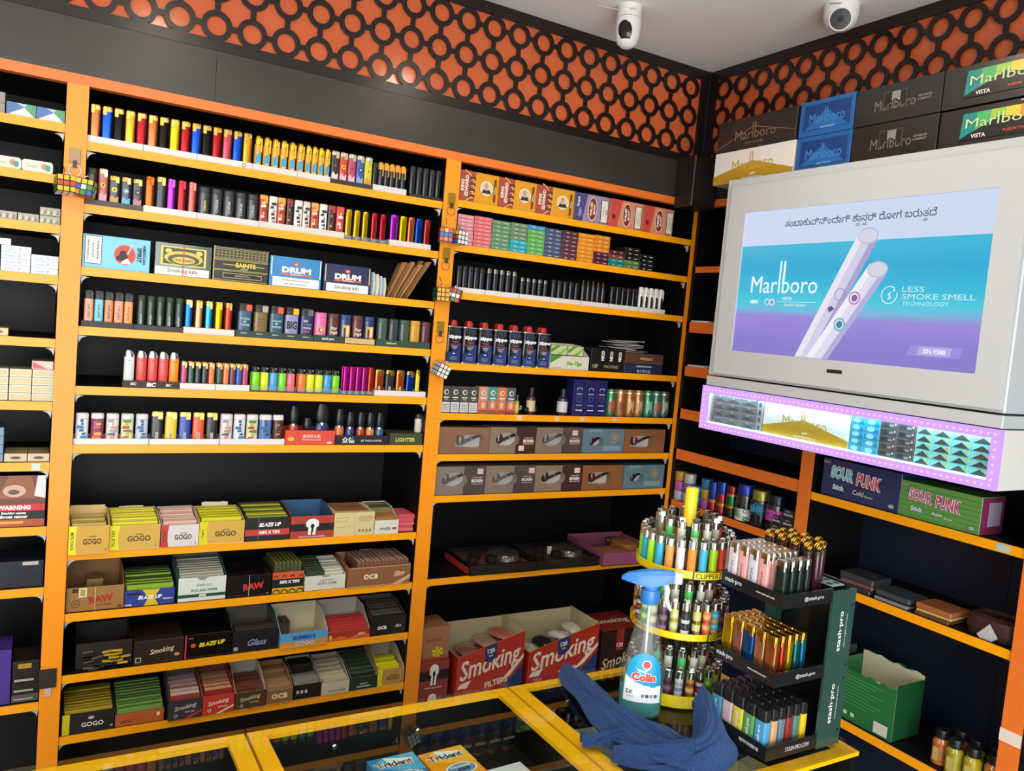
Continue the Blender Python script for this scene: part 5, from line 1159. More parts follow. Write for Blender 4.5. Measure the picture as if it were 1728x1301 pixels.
def pipe_box(kind, x0, x1, z, h, label, plabel, wrap=False, sticker=None):
    wd = x1 - x0 - .001; D = .055
    c1 = {'box': '#8A7560', 'wood': '#8C5A34', 'blue': '#5E7C86'}[kind]
    t = thing('pipe_box', label, 'pipe box', ((x0 + x1) / 2, .010, z), 0, 'windowed pipe boxes')
    if kind == 'box': wc, wz, a, b, e = -wd * .12, h * .52, wd * .25, h * .28, 2.0
    elif kind == 'wood': wc, wz, a, b, e = -wd * .08 if not wrap else wd * .1, h * .46, wd * .28, h * .26, 8.0
    else: wc, wz, a, b, e = -wd * .17, h * .45, wd * .17, h * .21, 2.0
    m = M(c1, .4, 0, .4, var=.12 if kind == 'wood' else 0, scale=30)
    holed(wd, h, wc, wz, a, b, e, 0, .026, m).box(-wd / 2, wd / 2, .026, D, 0, h, m).build('carton_body', t)
    MB().rect(wc - a * 1.05, wz - b * 1.05, wc + a * 1.05, wz + b * 1.05, M('#C8C4BA', .6), y=.0255).build('pale_insert', t)
    q = MB()
    if kind == 'box':
        xs = wc + a + .001
        q.poly([(wd * .06 + .0, h), (wd * .06, wz + b * math.sqrt(max(0, 1 - ((wd * .06 - wc) / a) ** 2)) + .001), (wc + a * .93, wz + b * .5), (xs, wz), (wc + a * .93, wz - b * .5), (wd * .06, wz - b * math.sqrt(max(0, 1 - ((wd * .06 - wc) / a) ** 2)) - .001), (wd * .06, 0), (wd * .5, 0), (wd * .5, h)][::-1], M('#3E2420', .45))
        q.text('BOXIN', wd * .34, h * .48, h=.0105, m=CR, bold=.05, maxw=wd * .23); q.text('THE SMART SERIES', wd * .34, h * .60, h=.003, m=CR, maxw=wd * .22); q.text('DURABLE TOBACCO PIPE', wd * .34, h * .37, h=.003, m=CR, maxw=wd * .22)
    elif kind == 'blue':
        q.text('ZHAOFA', -wd * .22, h * .92, h=.010, m=M('#8CA8B0', .5), maxw=wd * .5); q.ell(wd * .25, h * .62, h * .21, h * .21, M('#C88A2E', .45)); q.ell(wd * .25, h * .62, h * .18, h * .18, M('#5E7C86', .45)); q.text('ZJ', wd * .25, h * .62, h=.016, m=M('#D0902E', .45), bold=.03); q.rect(wd * .0, h * .10, wd * .42, h * .30, M('#7E98A0', .45)); q.ring(wc, wz, 1.0 * a, 1.12 * a, M('#2E3438', .5)) if False else None
    if sticker: q.rect(wd * sticker[0], h * sticker[1], wd * (sticker[0] + .12), h * (sticker[1] + .20), M('#E8C8B8', .6))
    if q.f: q.build('printed_front', t)
    if wrap: MB().box(-wd / 2 - .0006, wd / 2 + .0006, -.0016, -.0013, 0, h + .0006, WRAP).build('clear_wrap', t)
    pipe((x0 + x1) / 2 + wc, .010 + .0135, z + wz - h * .08, 1.0 if kind != 'blue' else .62, {'box': '#3A2620', 'wood': '#4A1E1A', 'blue': '#17161A'}[kind] if not wrap else '#5A4A42', plabel)
z = ZB[5]
pipe_box('wood', .973, 1.149, z, .082, 'tan wood-print pipe box in glossy wrap, left of its row', 'brown pipe behind the glossy wrap of the tan box', True)
pipe_box('box', 1.150, 1.320, z, .084, 'two-tone brown pipe box with pale sticker low right', 'dark pipe in the brown box with low sticker', False, (.13, .10))
pipe_box('box', 1.321, 1.504, z, .085, 'two-tone brown wrapped pipe box with sticker high, upper row', 'pipe in the upper wrapped brown box', True, (.27, .70))
pipe_box('blue', 1.506, 1.683, z, .083, 'grey-blue pipe box with gold round mark, upper row', 'black pipe in the upper grey-blue box')
pipe_box('wood', 1.685, 1.867, z, .083, 'wood-print pipe box at right end, upper row', 'reddish pipe in the upper wood-print box')
z = ZB[6]
pipe_box('box', .973, 1.145, z, .088, 'wrapped brown pipe box at left end, lower row', 'pipe in the lower leftmost wrapped box', True, (.33, .72))
pipe_box('box', 1.147, 1.330, z, .088, 'wrapped brown pipe box second from left, lower row', 'pipe in the second lower wrapped box', True, (.36, .72))
pipe_box('box', 1.331, 1.518, z, .087, 'brown pipe box in the middle of the lower row', 'dark curved pipe in the middle lower box', False, (.32, .70))
pipe_box('wood', 1.520, 1.693, z, .085, 'wood-print pipe box in the lower row', 'dark red pipe in the lower wood-print box')
pipe_box('blue', 1.696, 1.880, z, .084, 'grey-blue pipe box at right end, lower row', 'black pipe in the lower grey-blue box')

# eighth shelf: gift sets and a mauve tray
z = ZB[7]
def gift(x, y, label, red):
    t = thing('gift_case', label, 'gift case', (x, y, z), -.03, 'open gift sets')
    W_, D_ = .245, .20
    b = MB().box(0, W_, 0, D_, 0, .004, M('#171515', .4)); mm = M('#171515', .35, 0, .4)
    b.box(0, W_, 0, .008, 0, .032, mm).box(0, W_, D_ - .008, D_, 0, .032, mm).box(0, .008, .008, D_ - .008, 0, .032, mm).box(W_ - .008, W_, .008, D_ - .008, 0, .032, mm)
    b.build('case_shell', t)
    MB().box(.010, W_ - .010, .010, D_ - .010, .004, .020, M('#5A2A2C' if red else '#2A2222', .7)).build('fabric_insert', t)
    if red: MB().box(-.0012, -.0002, .01, D_ - .01, .002, .022, M('#B82E22', .5)).build('red_end_label', t)
    else: MB().box(.095, .112, .10, .102, .020, .046, M('#D8B8A0', .6)).build('price_tag', t)
    for k in range(3):
        MB().lathe([(.016, .020), (.018, .024), (.018, .042), (.014, .044)], M('#2A2826', .3, .4), 18, c=(.035 + .034 * k, .055 + .05 * (k % 2))).build('grinder_jar', t)
    # clear bag over the leather flask
    rings = []
    for zz, s_ in ((.020, 1.0), (.030, .98), (.042, .86), (.047, .5)):
        rings.append([(.172 + .058 * s_ * math.cos(2 * PI * j / 18) * (1 + .06 * math.sin(5 * j)), .10 + .075 * s_ * math.sin(2 * PI * j / 18), zz + .002 * math.sin(j * 2.3)) for j in range(18)])
    MB().loft(rings, M('#3A3836', .18, 0, 1.0), True).build('wrapped_flask', t)
gift(1.112, -.002, 'black gift case with red end label, left of the pair', True)
gift(1.362, -.006, 'black gift case with small price tag, right of the pair', False)
t = thing('gift_tray', 'mauve open tray holding a brown leather set', 'gift case', (1.612, -.03, z), -.05)
mm = M('#8C4A68', .5)
MB().box(0, .24, 0, .24, 0, .004, mm).box(0, .24, 0, .006, 0, .046, mm).box(0, .24, .234, .24, 0, .050, mm).box(0, .006, .006, .234, 0, .046, mm).box(.234, .24, .006, .234, 0, .046, mm).build('tray_shell', t)
MB().sup([(.10, .10, .004, .070, .045), (.10, .10, .024, .072, .047), (.10, .10, .030, .06, .035)], M('#9A6238', .5), 20, 3).build('leather_pouch', t)
MB().sup([(.19, .15, .004, .035, .06), (.19, .15, .040, .033, .058)], M('#A86C3C', .5), 20, 4).build('leather_case', t)
MB().lathe([(.012, .03), (.012, .042)], CHROME, 16, c=(.145, .19)).build('chrome_cap', t)

# bottom shelf: filter boxes
z = ZB[8]
def stackbox(q, w, h): emblem_box(q, w, h)
for i in range(2):
    carton('filter_carton', ['red and black emblem carton at the bottom of the stack', 'red and black emblem carton in the middle of the stack'][i], 'box', .972, 1.076, z + i * .095, .094, .11, '#8C2E24', stackbox, 'stacked cartons beside the upright', .012)
def tanb(q, w, h): q.text('BLUE BOX', -w * .02, h * .62, h=.008, m=M('#5A3A22', .5)); q.ell(w * .10, h * .24, w * .20, h * .16, M('#D8C822', .5)); [q.poly([(w * .10, h * .24), (w * .10 + w * .2 * math.cos(a), h * .24 + h * .16 * math.sin(a)), (w * .10 + w * .2 * math.cos(a + .3), h * .24 + h * .16 * math.sin(a + .3))], M('#6A8A1E', .5)) for a in [k * PI / 3 for k in range(6)]]; q.rect(-w * .5, h * .03, w * .5, h * .1, M('#B04030', .5))
carton('filter_carton', 'tan carton with yellow round mark on top of the stack', 'box', .972, 1.070, z + .1905, .105, .10, '#9A6A46', tanb, 'stacked cartons beside the upright', .014)
def filt(w, hl, hr, dep, label, loc, rot):
    t = thing('filter_dispenser', label, 'box', loc, rot)
    k = .0012; mo = M('#B8301F', .45, 0, .3); mi = M('#D2C69A', .6)
    b = MB().box(0, w, 0, dep, 0, k, mi)
    b.prism([(0, 0), (w, 0), (w, hr), (0, hl)], 0, k, mo).prism([(k, 0), (w - k, 0), (w - k, hr), (k, hl)], k, 2 * k, mi)
    for x, h_, m1, m2 in ((0, hl, mo, mi), (w - k, hr, mi, mo)):
        b.box(x, x + k / 2, k, dep, 0, h_, m1).box(x + k / 2, x + k, k, dep, 0, h_, m2)
    b.box(k, w - k, dep - k, dep, 0, hr * .98, mi).box(k, w - k, dep, dep + k, 0, hr * .98, mo)
    b.build('box_shell', t)
    q = MB(); sl = math.degrees(math.atan2(hr - hl, w))
    hm = (hl + hr) / 2; zb = .10
    q.text('Smoking', w * .50, zb + hm * .24, h=.082, m=CR, rot=sl * .82, shear=.35, bold=.018, maxw=w * .94); q.text('FILTERS', w * .60, zb - .010, h=.020, m=CR, rot=sl * .6, bold=.03, maxw=w * .34)
    q.poly([(w * .02, .085), (w * .16, .085), (w * .22, .11), (w * .06, .10)], CR)
    q.poly([(w * .55, .03), (w, .14), (w, .03)], M('#1E3C78', .5)); q.poly([(w * .62, .08), (w * .80, .105), (w, .16), (w, .175), (w * .78, .12)], CR)
    x0 = w * .40; q.poly([(x0, hl + (hr - hl) * .40 - .048), (x0 + w * .085, hl + (hr - hl) * .42 - .056), (x0 + w * .17, hl + (hr - hl) * .45 - .040), (x0 + w * .17, hl + (hr - hl) * .56), (x0, hl + (hr - hl) * .395)], M('#22386E', .5)); q.text('120', x0 + w * .085, hl + (hr - hl) * .45 - .018, h=.016, m=WH, rot=sl * .7, bold=.04, maxw=w * .15); q.text('SLIM', x0 + w * .085, hl + (hr - hl) * .45 - .034, h=.006, m=WH, rot=sl * .7)
    q.build('printed_front', t)
    return t
filt(.245, .190, .250, .16, 'red slant-topped filter box with cream script, left of two', (1.100, .004, z), 0)
filt(.285, .172, .242, .18, 'red slant-topped filter box with cream script, right of two', (1.366, .004, z), 0)
def pillow(name, loc, sx, sy, sz, m, label, group, rot=(0, 0, 0), seed=0, cat='packet'):
    rnd = random.Random(seed); rings = []
    for u in range(7):
        a = PI * u / 6; rr = max(.08, math.sin(a)); zz = -math.cos(a)
        rings.append([(sx * rr ** .6 * math.copysign(abs(math.cos(2 * PI * j / 16)) ** .6, math.cos(2 * PI * j / 16)) * (1 + .05 * rnd.uniform(-1, 1)), sy * rr ** .6 * math.copysign(abs(math.sin(2 * PI * j / 16)) ** .6, math.sin(2 * PI * j / 16)), sz * zz * (1 + .15 * rnd.uniform(-1, 1))) for j in range(16)])
    o = MB().loft(rings, m, True).build(name, None, loc); o.rotation_euler = rot
    return tag(o, label, cat, group)
GB = 'filter bags in the slant-topped boxes'
for i, (dx, dz, c, rt) in enumerate([(.045, .165, '#9A6A5E', .1), (.118, .180, '#7A4038', .1), (.192, .195, '#8C6A62', .1), (.060, .186, '#8A5A50', .12), (.132, .203, '#A88478', .12), (.196, .218, '#B8685A', .1)]):
    pillow('filter_bag', (1.10 + dx, .07 + .008 * (i % 3), z + dz), .032, .048, .0075, M(c, .2, 0, .9), 'shiny reddish filter bag, %s in the left slant-topped box' % ORD[i + 1], GB, (0, -rt, .1 * (i % 3)), i)
for i, (dx, dz, c, rt) in enumerate([(.045, .150, '#C8C0A0', .2), (.105, .165, '#2A2826', .25), (.165, .185, '#D0CCC0', -.1), (.222, .200, '#D8D2C4', .2), (.200, .160, '#C85A48', .1)]):
    pillow('filter_bag', (1.366 + dx, .075 + .012 * (i % 2), z + dz), .026, .040, .014, M(c, .2, 0, .9), '%s filter bag in the right slant-topped box' % ['cream', 'black', 'clear white', 'pale', 'red'][i], GB, (0, -rt, .3 * (i % 3)), i + 20)
def brsm(q, w, h):
    q.text('Smoking', w * .0, h * .44, h=.050, m=M('#C8B48A', .5), rot=10, shear=.35, bold=.015, maxw=w * .95); q.text('BROWN', w * .12, h * .22, h=.014, m=M('#7A6A4A', .5), rot=8, bold=.04); q.rect(w * -.16, h * .62, w * .02, h, M('#8C2A22', .5)); q.text('120', -w * .07, h * .72, h=.016, m=CR)
t = carton('closed_carton', 'dark brown filter carton with red top and cream script', 'box', 1.672, 1.862, z, .205, .16, '#2E1C15', brsm, None, .010, .4, .3)
MB().box(-.093, .093, .001, .158, .2051, .2065, M('#9A3222', .45)).text('Smoking', 0, 0, h=.05, m=CR, shear=.35, T=Matrix.Translation((0, .07, .207)) @ Matrix.Rotation(-PI / 2, 4, 'X'), maxw=.15).build('red_lid', t)

# ------------------------------------------------------------------ left bay, cut by the picture edge
def slim_pack(x0, x1, z, h, c, fn, label, group, dep=.085, y0=.010):
    return carton('cigarette_pack', label, 'pack', x0, x1, z, h, dep, c, fn, group, y0, .35, .6)
LB = "left bay"
def peak(c1, c2, c3): return lambda q, w, h: q.poly([(-w * .5, 0), (w * .1, h * .72), (w * .5, 0)], M(c3, .4)).poly([(-w * .5, 0), (-w * .5, h), (-w * .2, h), (w * .1, h * .72)], M(c1, .4)).poly([(w * .5, 0), (w * .5, h), (w * .2, h), (w * .1, h * .72)], M(c2, .4))
G = 'packs in the left bay'
slim_pack(-.161, -.1035, ZZ[0], .029, '#A8C0C8', peak('#4A74A8', '#5A9A6E', '#D8DCDA'), 'blue and green peak pack, left of two on top shelf', G)
slim_pack(-.103, -.0455, ZZ[0], .029, '#A8C0C8', peak('#4A74A8', '#5A9A6E', '#D8DCDA'), 'blue and green peak pack, right of two on top shelf', G)
slim_pack(-.215, -.163, ZZ[0], .022, '#8C867A', None, 'grey pack at picture edge, lower of two on top shelf', G)
slim_pack(-.215, -.163, ZZ[0] + .0225, .024, '#8A8478', None, 'grey pack at picture edge, upper of two on top shelf', G)
def rounded(x0, x1, z, h, fn, label):
    w_ = (x1 - x0) / 2 - .0005
    t = thing('cigarette_pack', label, 'pack', ((x0 + x1) / 2, .010, z), 0, G)
    ch = .004
    MB().prism([(-w_ + ch, 0), (w_ - ch, 0), (w_, ch), (w_, h - ch), (w_ - ch, h), (-w_ + ch, h), (-w_, h - ch), (-w_, ch)], 0, .085, M('#D8DAC0', .35, 0, .6)).build('carton_body', t)
    q = MB(); fn(q, w_ * 2, h); q.build('printed_front', t)
def classic(q, w, h): q.ell(w * .22, h * .55, w * .10, h * .28, M('#C88A50', .5)); q.ell(w * .34, h * .45, w * .09, h * .28, M('#3E9A84', .5)); q.text('Classic', -w * .18, h * .5, h=.007, m=M('#B8A868', .5), shear=.2)
rounded(-.189, -.1275, ZZ[1], .026, classic, 'cream rounded pack at picture edge with orange-green dots')
rounded(-.127, -.065, ZZ[1], .026, classic, 'cream rounded pack with orange-green dots, second shelf')
for i, (a, b, dz) in enumerate([(-.175, -.1315, 0), (-.131, -.0885, 0), (-.088, -.0455, 0), (-.088, -.0455, .0192)]):
    slim_pack(a, b, ZZ[2] + dz, .0185, '#8C8468', lambda q, w, h: [q.poly([(-w * .45 + w * .15 * k, h * .15), (-w * .35 + w * .15 * k, h * .2), (-w * .38 + w * .15 * k, h * .85)], M(['#D8CFA8', '#5A5444'][k % 2], .3)) for k in range(6)], 'gold-flecked clear wrapped pack, %s' % ['at picture edge', 'second from upright', 'against the upright', 'stacked above the one by the upright'][i], G)
def wp(q, w, h): q.ell(w * .12, h * .5, w * .06, h * .32, M('#A8C4E0', .5)); q.text('Classic', -w * .2, h * .5, h=h * .45, m=M('#9AB0C8', .5)); q.rect(w * .28, h * .4, w * .44, h * .5, M('#B8C4D0', .5))
for i, (a, b, k) in enumerate([(-.160, -.1015, 0), (-.101, -.045, 0), (-.160, -.1015, 1), (-.101, -.045, 1), (-.160, -.1015, 2), (-.101, -.045, 2), (-.160, -.1005, 3), (-.200, -.141, 4)]):
    slim_pack(a, b, ZZ[3] + k * .0148, .0144, '#DADCDE', wp, 'white and blue slim pack, %s' % ['bottom of edge stack', 'bottom of stack by upright', 'second in edge stack', 'second in stack by upright', 'third in edge stack', 'top of stack by upright', 'fourth in edge stack', 'topmost at the picture edge'][i], G)
slim_pack(-.190, -.139, ZZ[4], .018, '#C8A860', lambda q, w, h: q.ell(0, h * .5, w * .3, h * .2, M('#7A3A2A', .5)), 'tan pack alone at the picture edge', G)
for c_ in range(3):
    for k in range(4):
        a = (-.180, -.134, -.0885)[c_]
        slim_pack(a, a + .0450, ZZ[5] + k * .0186, .0182, '#BDB896', lambda q, w, h: q.rect(-w * .42, h * .22, w * .42, h * .78, M('#C9B57E', .4)).rect(-w * .3, h * .45, w * .3, h * .55, M('#D8CFA8', .4)), 'cream and gold pack, %s from bottom, %s' % (ORD[k + 1], ['stack at picture edge', 'middle stack', 'stack by the upright'][c_]), G)
slim_pack(-.0905, -.0455, ZZ[5] + .0746, .020, '#C8A09A', lambda q, w, h: q.poly([(-w * .45, h * .1), (w * .2, h * .1), (-w * .45, h * .9)], M('#C84A4E', .4)).poly([(w * .45, h * .9), (w * .45, h * .1), (w * .1, h * .5)], M('#D8CBA0', .4)), 'red and cream pack lying on the gold stack', G)
for i, (a, b) in enumerate([(-.138, -.0915), (-.091, -.0455)]):
    slim_pack(a, b, ZZ[6], .020, '#B8A070', lambda q, w, h: q.ell(0, h * .5, w * .24, h * .16, M('#5E3A2A', .5)), 'tan pack with dark oval, %s of two' % ['left', 'right'][i], G)
for k in range(4):
    slim_pack(-.190, -.139, ZZ[6] + k * .0205, .020, '#2E5A7C', lambda q, w, h: q.ell(w * .2, h * .5, w * .12, h * .3, M('#7AA8C0', .4)), 'blue pack in edge stack, %s from bottom' % ORD[k + 1], G)
def warn(q, w, h):
    q.rect(-w * .5, h * .38, w * .5, h, M('#6A3A26', .45)); q.poly([(-w * .2, h * .55), (w * .4, h * .55), (w * .28, h), (-w * .02, h)], M('#8C5236', .45)); q.ell(w * .06, h * .70, w * .16, h * .12, M('#C8A890', .5)); q.ell(w * .05, h * .68, w * .08, h * .05, M('#6A4A40', .5)); q.poly([(w * .34, h * .6), (w * .5, h * .55), (w * .5, h), (w * .38, h)], M('#D8DAD6', .5))
    q.rect(-w * .5, h * .31, w * .5, h * .44, M('#C82A22', .45)); q.text('WARNING', w * .06, h * .375, h=.011, m=WH, bold=.05, maxw=w * .62); q.rect(-w * .5, h * .16, w * .5, h * .31, BK); q.text('Smoking causes', w * .06, h * .265, h=.008, m=WH, bold=.04, maxw=w * .72); q.text('throat cancer', w * .06, h * .20, h=.008, m=WH, bold=.04, maxw=w * .6); q.rect(-w * .5, 0, w * .5, h * .15, M('#A8502A', .45)); q.rect(-w * .2, h * .06, w * .2, h * .11, M('#E0A03A', .45))
carton('warning_carton', 'black carton with throat cancer warning picture', 'pack', -.195, -.050, ZZ[7], .122, .09, '#171313', warn, None, .012)
carton('flat_carton', 'plain dark navy carton with tiny label', 'box', -.185, -.047, ZZ[8], .064, .11, '#191C26', lambda q, w, h: q.rect(w * .18, h * .84, w * .42, h * .97, M('#B8B4B0', .5)), None, .012)
carton('tall_box', 'purple box at the picture edge', 'box', -.20, -.105, ZZ[9], .135, .09, '#4A2E8C', None, None, .012)
def ledg(q, w, h): q.rect(-w * .42, h * .3, w * .3, h * .5, M('#A8A49C', .5))
for k, (c, hh) in enumerate([('#57524A', .018), ('#1B1918', .024), ('#171615', .028), ('#221C16', .030)]):
    carton('flat_carton', ['grey', 'black', 'glossy black', 'dark gold-edged'][k] + ' flat carton, %s from bottom beside the purple box' % ORD[k + 1], 'box', -.103, -.046, ZZ[9] + [0, .0185, .043, .0715][k], hh, .09, c, ledg if k < 3 else (lambda q, w, h: q.rect(-w * .3, h * .4, w * .2, h * .8, M('#B8862E', .4))), 'flat cartons low in the left bay', .014)

# ------------------------------------------------------------------ right wall: advertising screen, lit pack case
def EM(h, st=1.0, name='glow'):
    key = ('EM', h, st)
    if key in _mats: return _mats[key]
    mt = bpy.data.materials.new('%s_%s' % (name, h.lstrip('#'))); mt.use_nodes = True
    b = mt.node_tree.nodes['Principled BSDF']
    b.inputs['Base Color'].default_value = (.01, .01, .01, 1); b.inputs['Roughness'].default_value = .25
    b.inputs['Emission Color'].default_value = (*lin(h), 1); b.inputs['Emission Strength'].default_value = st
    _mats[key] = mt
    return mt
SCR = 1.0
def marl(q, cx, cz, w_, h_, m, T=None, up=.5):
    """the carton lettering: narrow word whose l and b reach far above the rest"""
    W0 = text_geo('Marlboro', .0)[2]; k = w_ / W0
    q.text('Marlboro', cx, cz, h=h_, w=w_, m=m, T=T, bold=.0)
    for pre, ch, sw in (('Marl', 'l', 1.0), ('Marlb', 'b', .26)):
        x1_ = cx - w_ / 2 + text_geo(pre, .0)[2] * k; wd = text_geo(ch, .0)[2] * k
        q.rect(x1_ - wd, cz, x1_ - wd + max(wd * sw, w_ * .018), cz + h_ / 2 + up, m, T)
def screen_material():
    mt = bpy.data.materials.new('screen_picture'); mt.use_nodes = True
    nt = mt.node_tree; b = nt.nodes['Principled BSDF']
    b.inputs['Base Color'].default_value = (.01, .01, .012, 1); b.inputs['Roughness'].default_value = .18
    tc = nt.nodes.new('ShaderNodeTexCoord'); sep = nt.nodes.new('ShaderNodeSeparateXYZ'); nt.links.new(tc.outputs['Object'], sep.inputs[0])
    mp = nt.nodes.new('ShaderNodeMapRange'); mp.inputs[1].default_value = 1.6626; mp.inputs[2].default_value = 2.054
    nz = nt.nodes.new('ShaderNodeTexNoise'); nz.inputs['Scale'].default_value = 3; nz.inputs['Detail'].default_value = 5
    ma = nt.nodes.new('ShaderNodeMapping'); ma.inputs['Scale'].default_value = (.8, 1, 9); ma.inputs['Rotation'].default_value = (0, .06, 0)
    nt.links.new(tc.outputs['Object'], ma.inputs[0]); nt.links.new(ma.outputs[0], nz.inputs['Vector'])
    ad = nt.nodes.new('ShaderNodeMath'); ad.operation = 'MULTIPLY_ADD'; ad.inputs[1].default_value = .10
    sb = nt.nodes.new('ShaderNodeMath'); sb.operation = 'SUBTRACT'; sb.inputs[1].default_value = .05
    nt.links.new(sep.outputs['Z'], mp.inputs[0]); nt.links.new(nz.outputs['Fac'], ad.inputs[0]); nt.links.new(mp.outputs[0], ad.inputs[2]); nt.links.new(ad.outputs[0], sb.inputs[0])
    cr = nt.nodes.new('ShaderNodeValToRGB'); e = cr.color_ramp.elements
    stops = [(0, '#867CCC'), (.12, '#8A7ED0'), (.26, '#988AD8'), (.31, '#74B4DC'), (.36, '#48C8DE'), (.45, '#30B8DA'), (.60, '#28A8D4'), (.72, '#3AB6D8')]
    e[0].position = 0; e[0].color = (*lin(stops[0][1]), 1); e[1].position = stops[1][0]; e[1].color = (*lin(stops[1][1]), 1)
    for p_, c in stops[2:]:
        k = e.new(p_); k.color = (*lin(c), 1)
    nt.links.new(sb.outputs[0], cr.inputs[0]); nt.links.new(cr.outputs[0], b.inputs['Emission Color'])
    b.inputs['Emission Strength'].default_value = SCR
    return mt
CAB = M('#BBC0C2', .42, var=.03, scale=5)
tv = thing('screen_cabinet', 'pale grey wall cabinet with large bright advertising screen', 'advertising screen', (1.9, 0, 0), RW)
F = -.260
MB().box(.400, 1.262, F + .004, -.006, 1.586, 2.156, CAB, .003).build('cabinet_body', tv)
MB().box(.398, 1.263, F + .001, -.006, 1.5545, 1.5815, CAB, .002).build('base_slab', tv)
d = MB(); x0, x1, z0, z1 = .426, 1.256, 1.5925, 2.133; sx0, sx1, sz0, sz1 = .489, 1.195, 1.6622, 2.0545
dm = M('#BEC3C5', .42, var=.03, scale=5)
d.box(x0, x1, F - .004, F + .003, z0, sz0, dm).box(x0, x1, F - .004, F + .003, sz1, z1, dm).box(x0, sx0, F - .004, F + .003, sz0, sz1, dm).box(sx1, x1, F - .004, F + .003, sz0, sz1, dm)
d.box(.823, .868, F - .0046, F - .004, 1.6300, 1.6390, M('#1A1A1C', .3))
dr = d.build('screen_door', tv)
MB().box(.825, .866, F - .0052, F - .0046, 1.6305, 1.6385, M('#24242A', .2)).build('sensor_window', dr)
sc_ = MB().box(sx0, sx1, F + .0005, F + .003, sz0, sz1, screen_material()).build('screen', tv)
q = MB(); T = Matrix.Translation((0, F + .0003, 0))
q.rect(sx0, 1.9590, sx1, sz1, EM('#CAD8F2', SCR), T)
KW = 'ತಂಬಾಕುವಿನಿಂದಾಗಿ ಕಾನರ್ ರೋಗ ಬರುತದೆ'; KM = EM('#4E5A74', .9); kk_ = .428 / text_geo(KW, .01)[2]
q.text(KW, .848, 2.0160, h=text_geo(KW, .01)[3] * kk_ * .95, w=.428, m=KM, T=T, bold=0.01)
for pre, sub in (('ತಂಬಾಕುವಿನಿಂದಾಗಿ ಕಾ', 'ಯ'), ('ತಂಬಾಕುವಿನಿಂದಾಗಿ ಕಾನ', 'ಸ'), ('ತಂಬಾಕುವಿನಿಂದಾಗಿ ಕಾನರ್ ರೋಗ ಬರುತ', 'ತ')):     # letters hung below the line
    q.text(sub, .634 + text_geo(pre, .01)[2] * kk_ - .007, 1.9995, h=.0085, w=.012, m=KM, T=T, bold=0.01)
marl(q, .650, 1.851, .225, .046, EM('#E6F2FA', 1.1), T, .040)
q.text('NEW', .556, 1.8036, h=.0095, m=EM('#EAF4FA', 1.1), T=T, bold=.05); q.text('VISTA', .669, 1.8140, h=.0090, m=EM('#DDF0F6', 1.0), T=T); q.text('double fusion', .696, 1.7980, h=.0090, m=EM('#DDF0F6', 1.0), T=T, bold=0, maxw=.10)
q.rect(.635, 1.8045, .765, 1.8058, EM('#C8E8F0', 1.0), T)
for k, c in enumerate(('#9ADCE8', '#D8C8EC')): q.ell(.603 + .017 * k, 1.8035, .010, .010, EM(c, 1.0), T, 16); q.ell(.603 + .017 * k, 1.8035, .0045, .0045, EM('#4AA0C0', 1.0), T, 12)
def cig(tx, tz, bx_, bz, r, cols):
    dx, dz = bx_ - tx, bz - tz; L_ = math.hypot(dx, dz); nx, nz_ = -dz / L_, dx / L_
    # three tonal stripes of the picture of a cigarette, clipped at the screen's lower edge
    for a, b_, c in ((-1, -.35, cols[0]), (-.35, .45, cols[1]), (.45, 1, cols[2])):
        pts = [(tx + nx * r * a, tz + nz_ * r * a), (tx + nx * r * b_, tz + nz_ * r * b_)]
        low = []
        for kk in (b_, a):
            ox, oz = tx + nx * r * kk, tz + nz_ * r * kk; tt = (1.6630 - oz) / dz; low.append((ox + dx * tt, 1.6630))
        q.poly(pts + low, EM(c, 1.0), T)
    q.ell(tx, tz, r * 1.0, r * .72, EM('#C2C0D6', 1.0), T, 20); q.ell(tx, tz, r * .86, r * .58, EM('#D4D2E6', 1.0), T, 20)
cig(.897, 1.9690, .749, 1.6646, .0285, ('#E4E4F2', '#CFCDE6', '#A8A2CE'))
cig(.934, 1.8870, .789, 1.6650, .0275, ('#EEEEF8', '#DCDAF0', '#B2ACD8'))
q.ring(.880, 1.818, .0125, .0165, EM('#B08ABC', 1.0), T, 18); q.ell(.880, 1.818, .0085, .0085, EM('#8A5E9C', 1.0), T, 14); q.ring(.846, 1.752, .0125, .0170, EM('#7AB8C8', 1.0), T, 18); q.ell(.846, 1.752, .0090, .0090, EM('#2E8A9A', 1.0), T, 14)
q.ring(.838, 1.826, .014, .016, EM('#8A7EB4', 1.0), T, 18); q.poly([(.812, 1.780), (.826, 1.790), (.818, 1.798), (.806, 1.792)], EM('#6A4A8C', 1.0), T)
q.ring(.974, 1.8264, .019, .0212, EM('#DFF2F4', 1.0), T, 28, a0=.9, a1=2 * PI + .3)
q.poly([(.972, 1.815), (.980, 1.820), (.975, 1.828), (.981, 1.836), (.970, 1.829), (.974, 1.822)], EM('#DFF2F4', 1.0), T); q.poly([(.983, 1.838), (.986, 1.842), (.989, 1.838), (.986, 1.834)], EM('#DFF2F4', 1.0), T)
lc = EM('#CDEBEE', 1.0)
q.text('LESS', 1.0335, 1.8405, h=.0125, w=.055, m=lc, T=T, bold=0); q.text('SMOKE SMELL', 1.0935, 1.8235, h=.0125, w=.170, m=lc, T=T, bold=0); q.text('TECHNOLOGY', 1.0660, 1.8075, h=.0090, w=.112, m=lc, T=T, bold=0)
q.poly([(1.036, 1.690), (1.160, 1.690), (1.166, 1.714), (1.044, 1.714)], EM('#9A8EDC', 1.0), T); q.poly([(1.062, 1.6925), (1.138, 1.6925), (1.142, 1.7115), (1.066, 1.7115)], EM('#B4ACE6', 1.0), T); q.text("20's ₹380", 1.102, 1.702, h=.011, m=EM('#ECEAFA', 1.1), T=T, bold=.03, maxw=.066)
q.build('picture_layer', sc_)

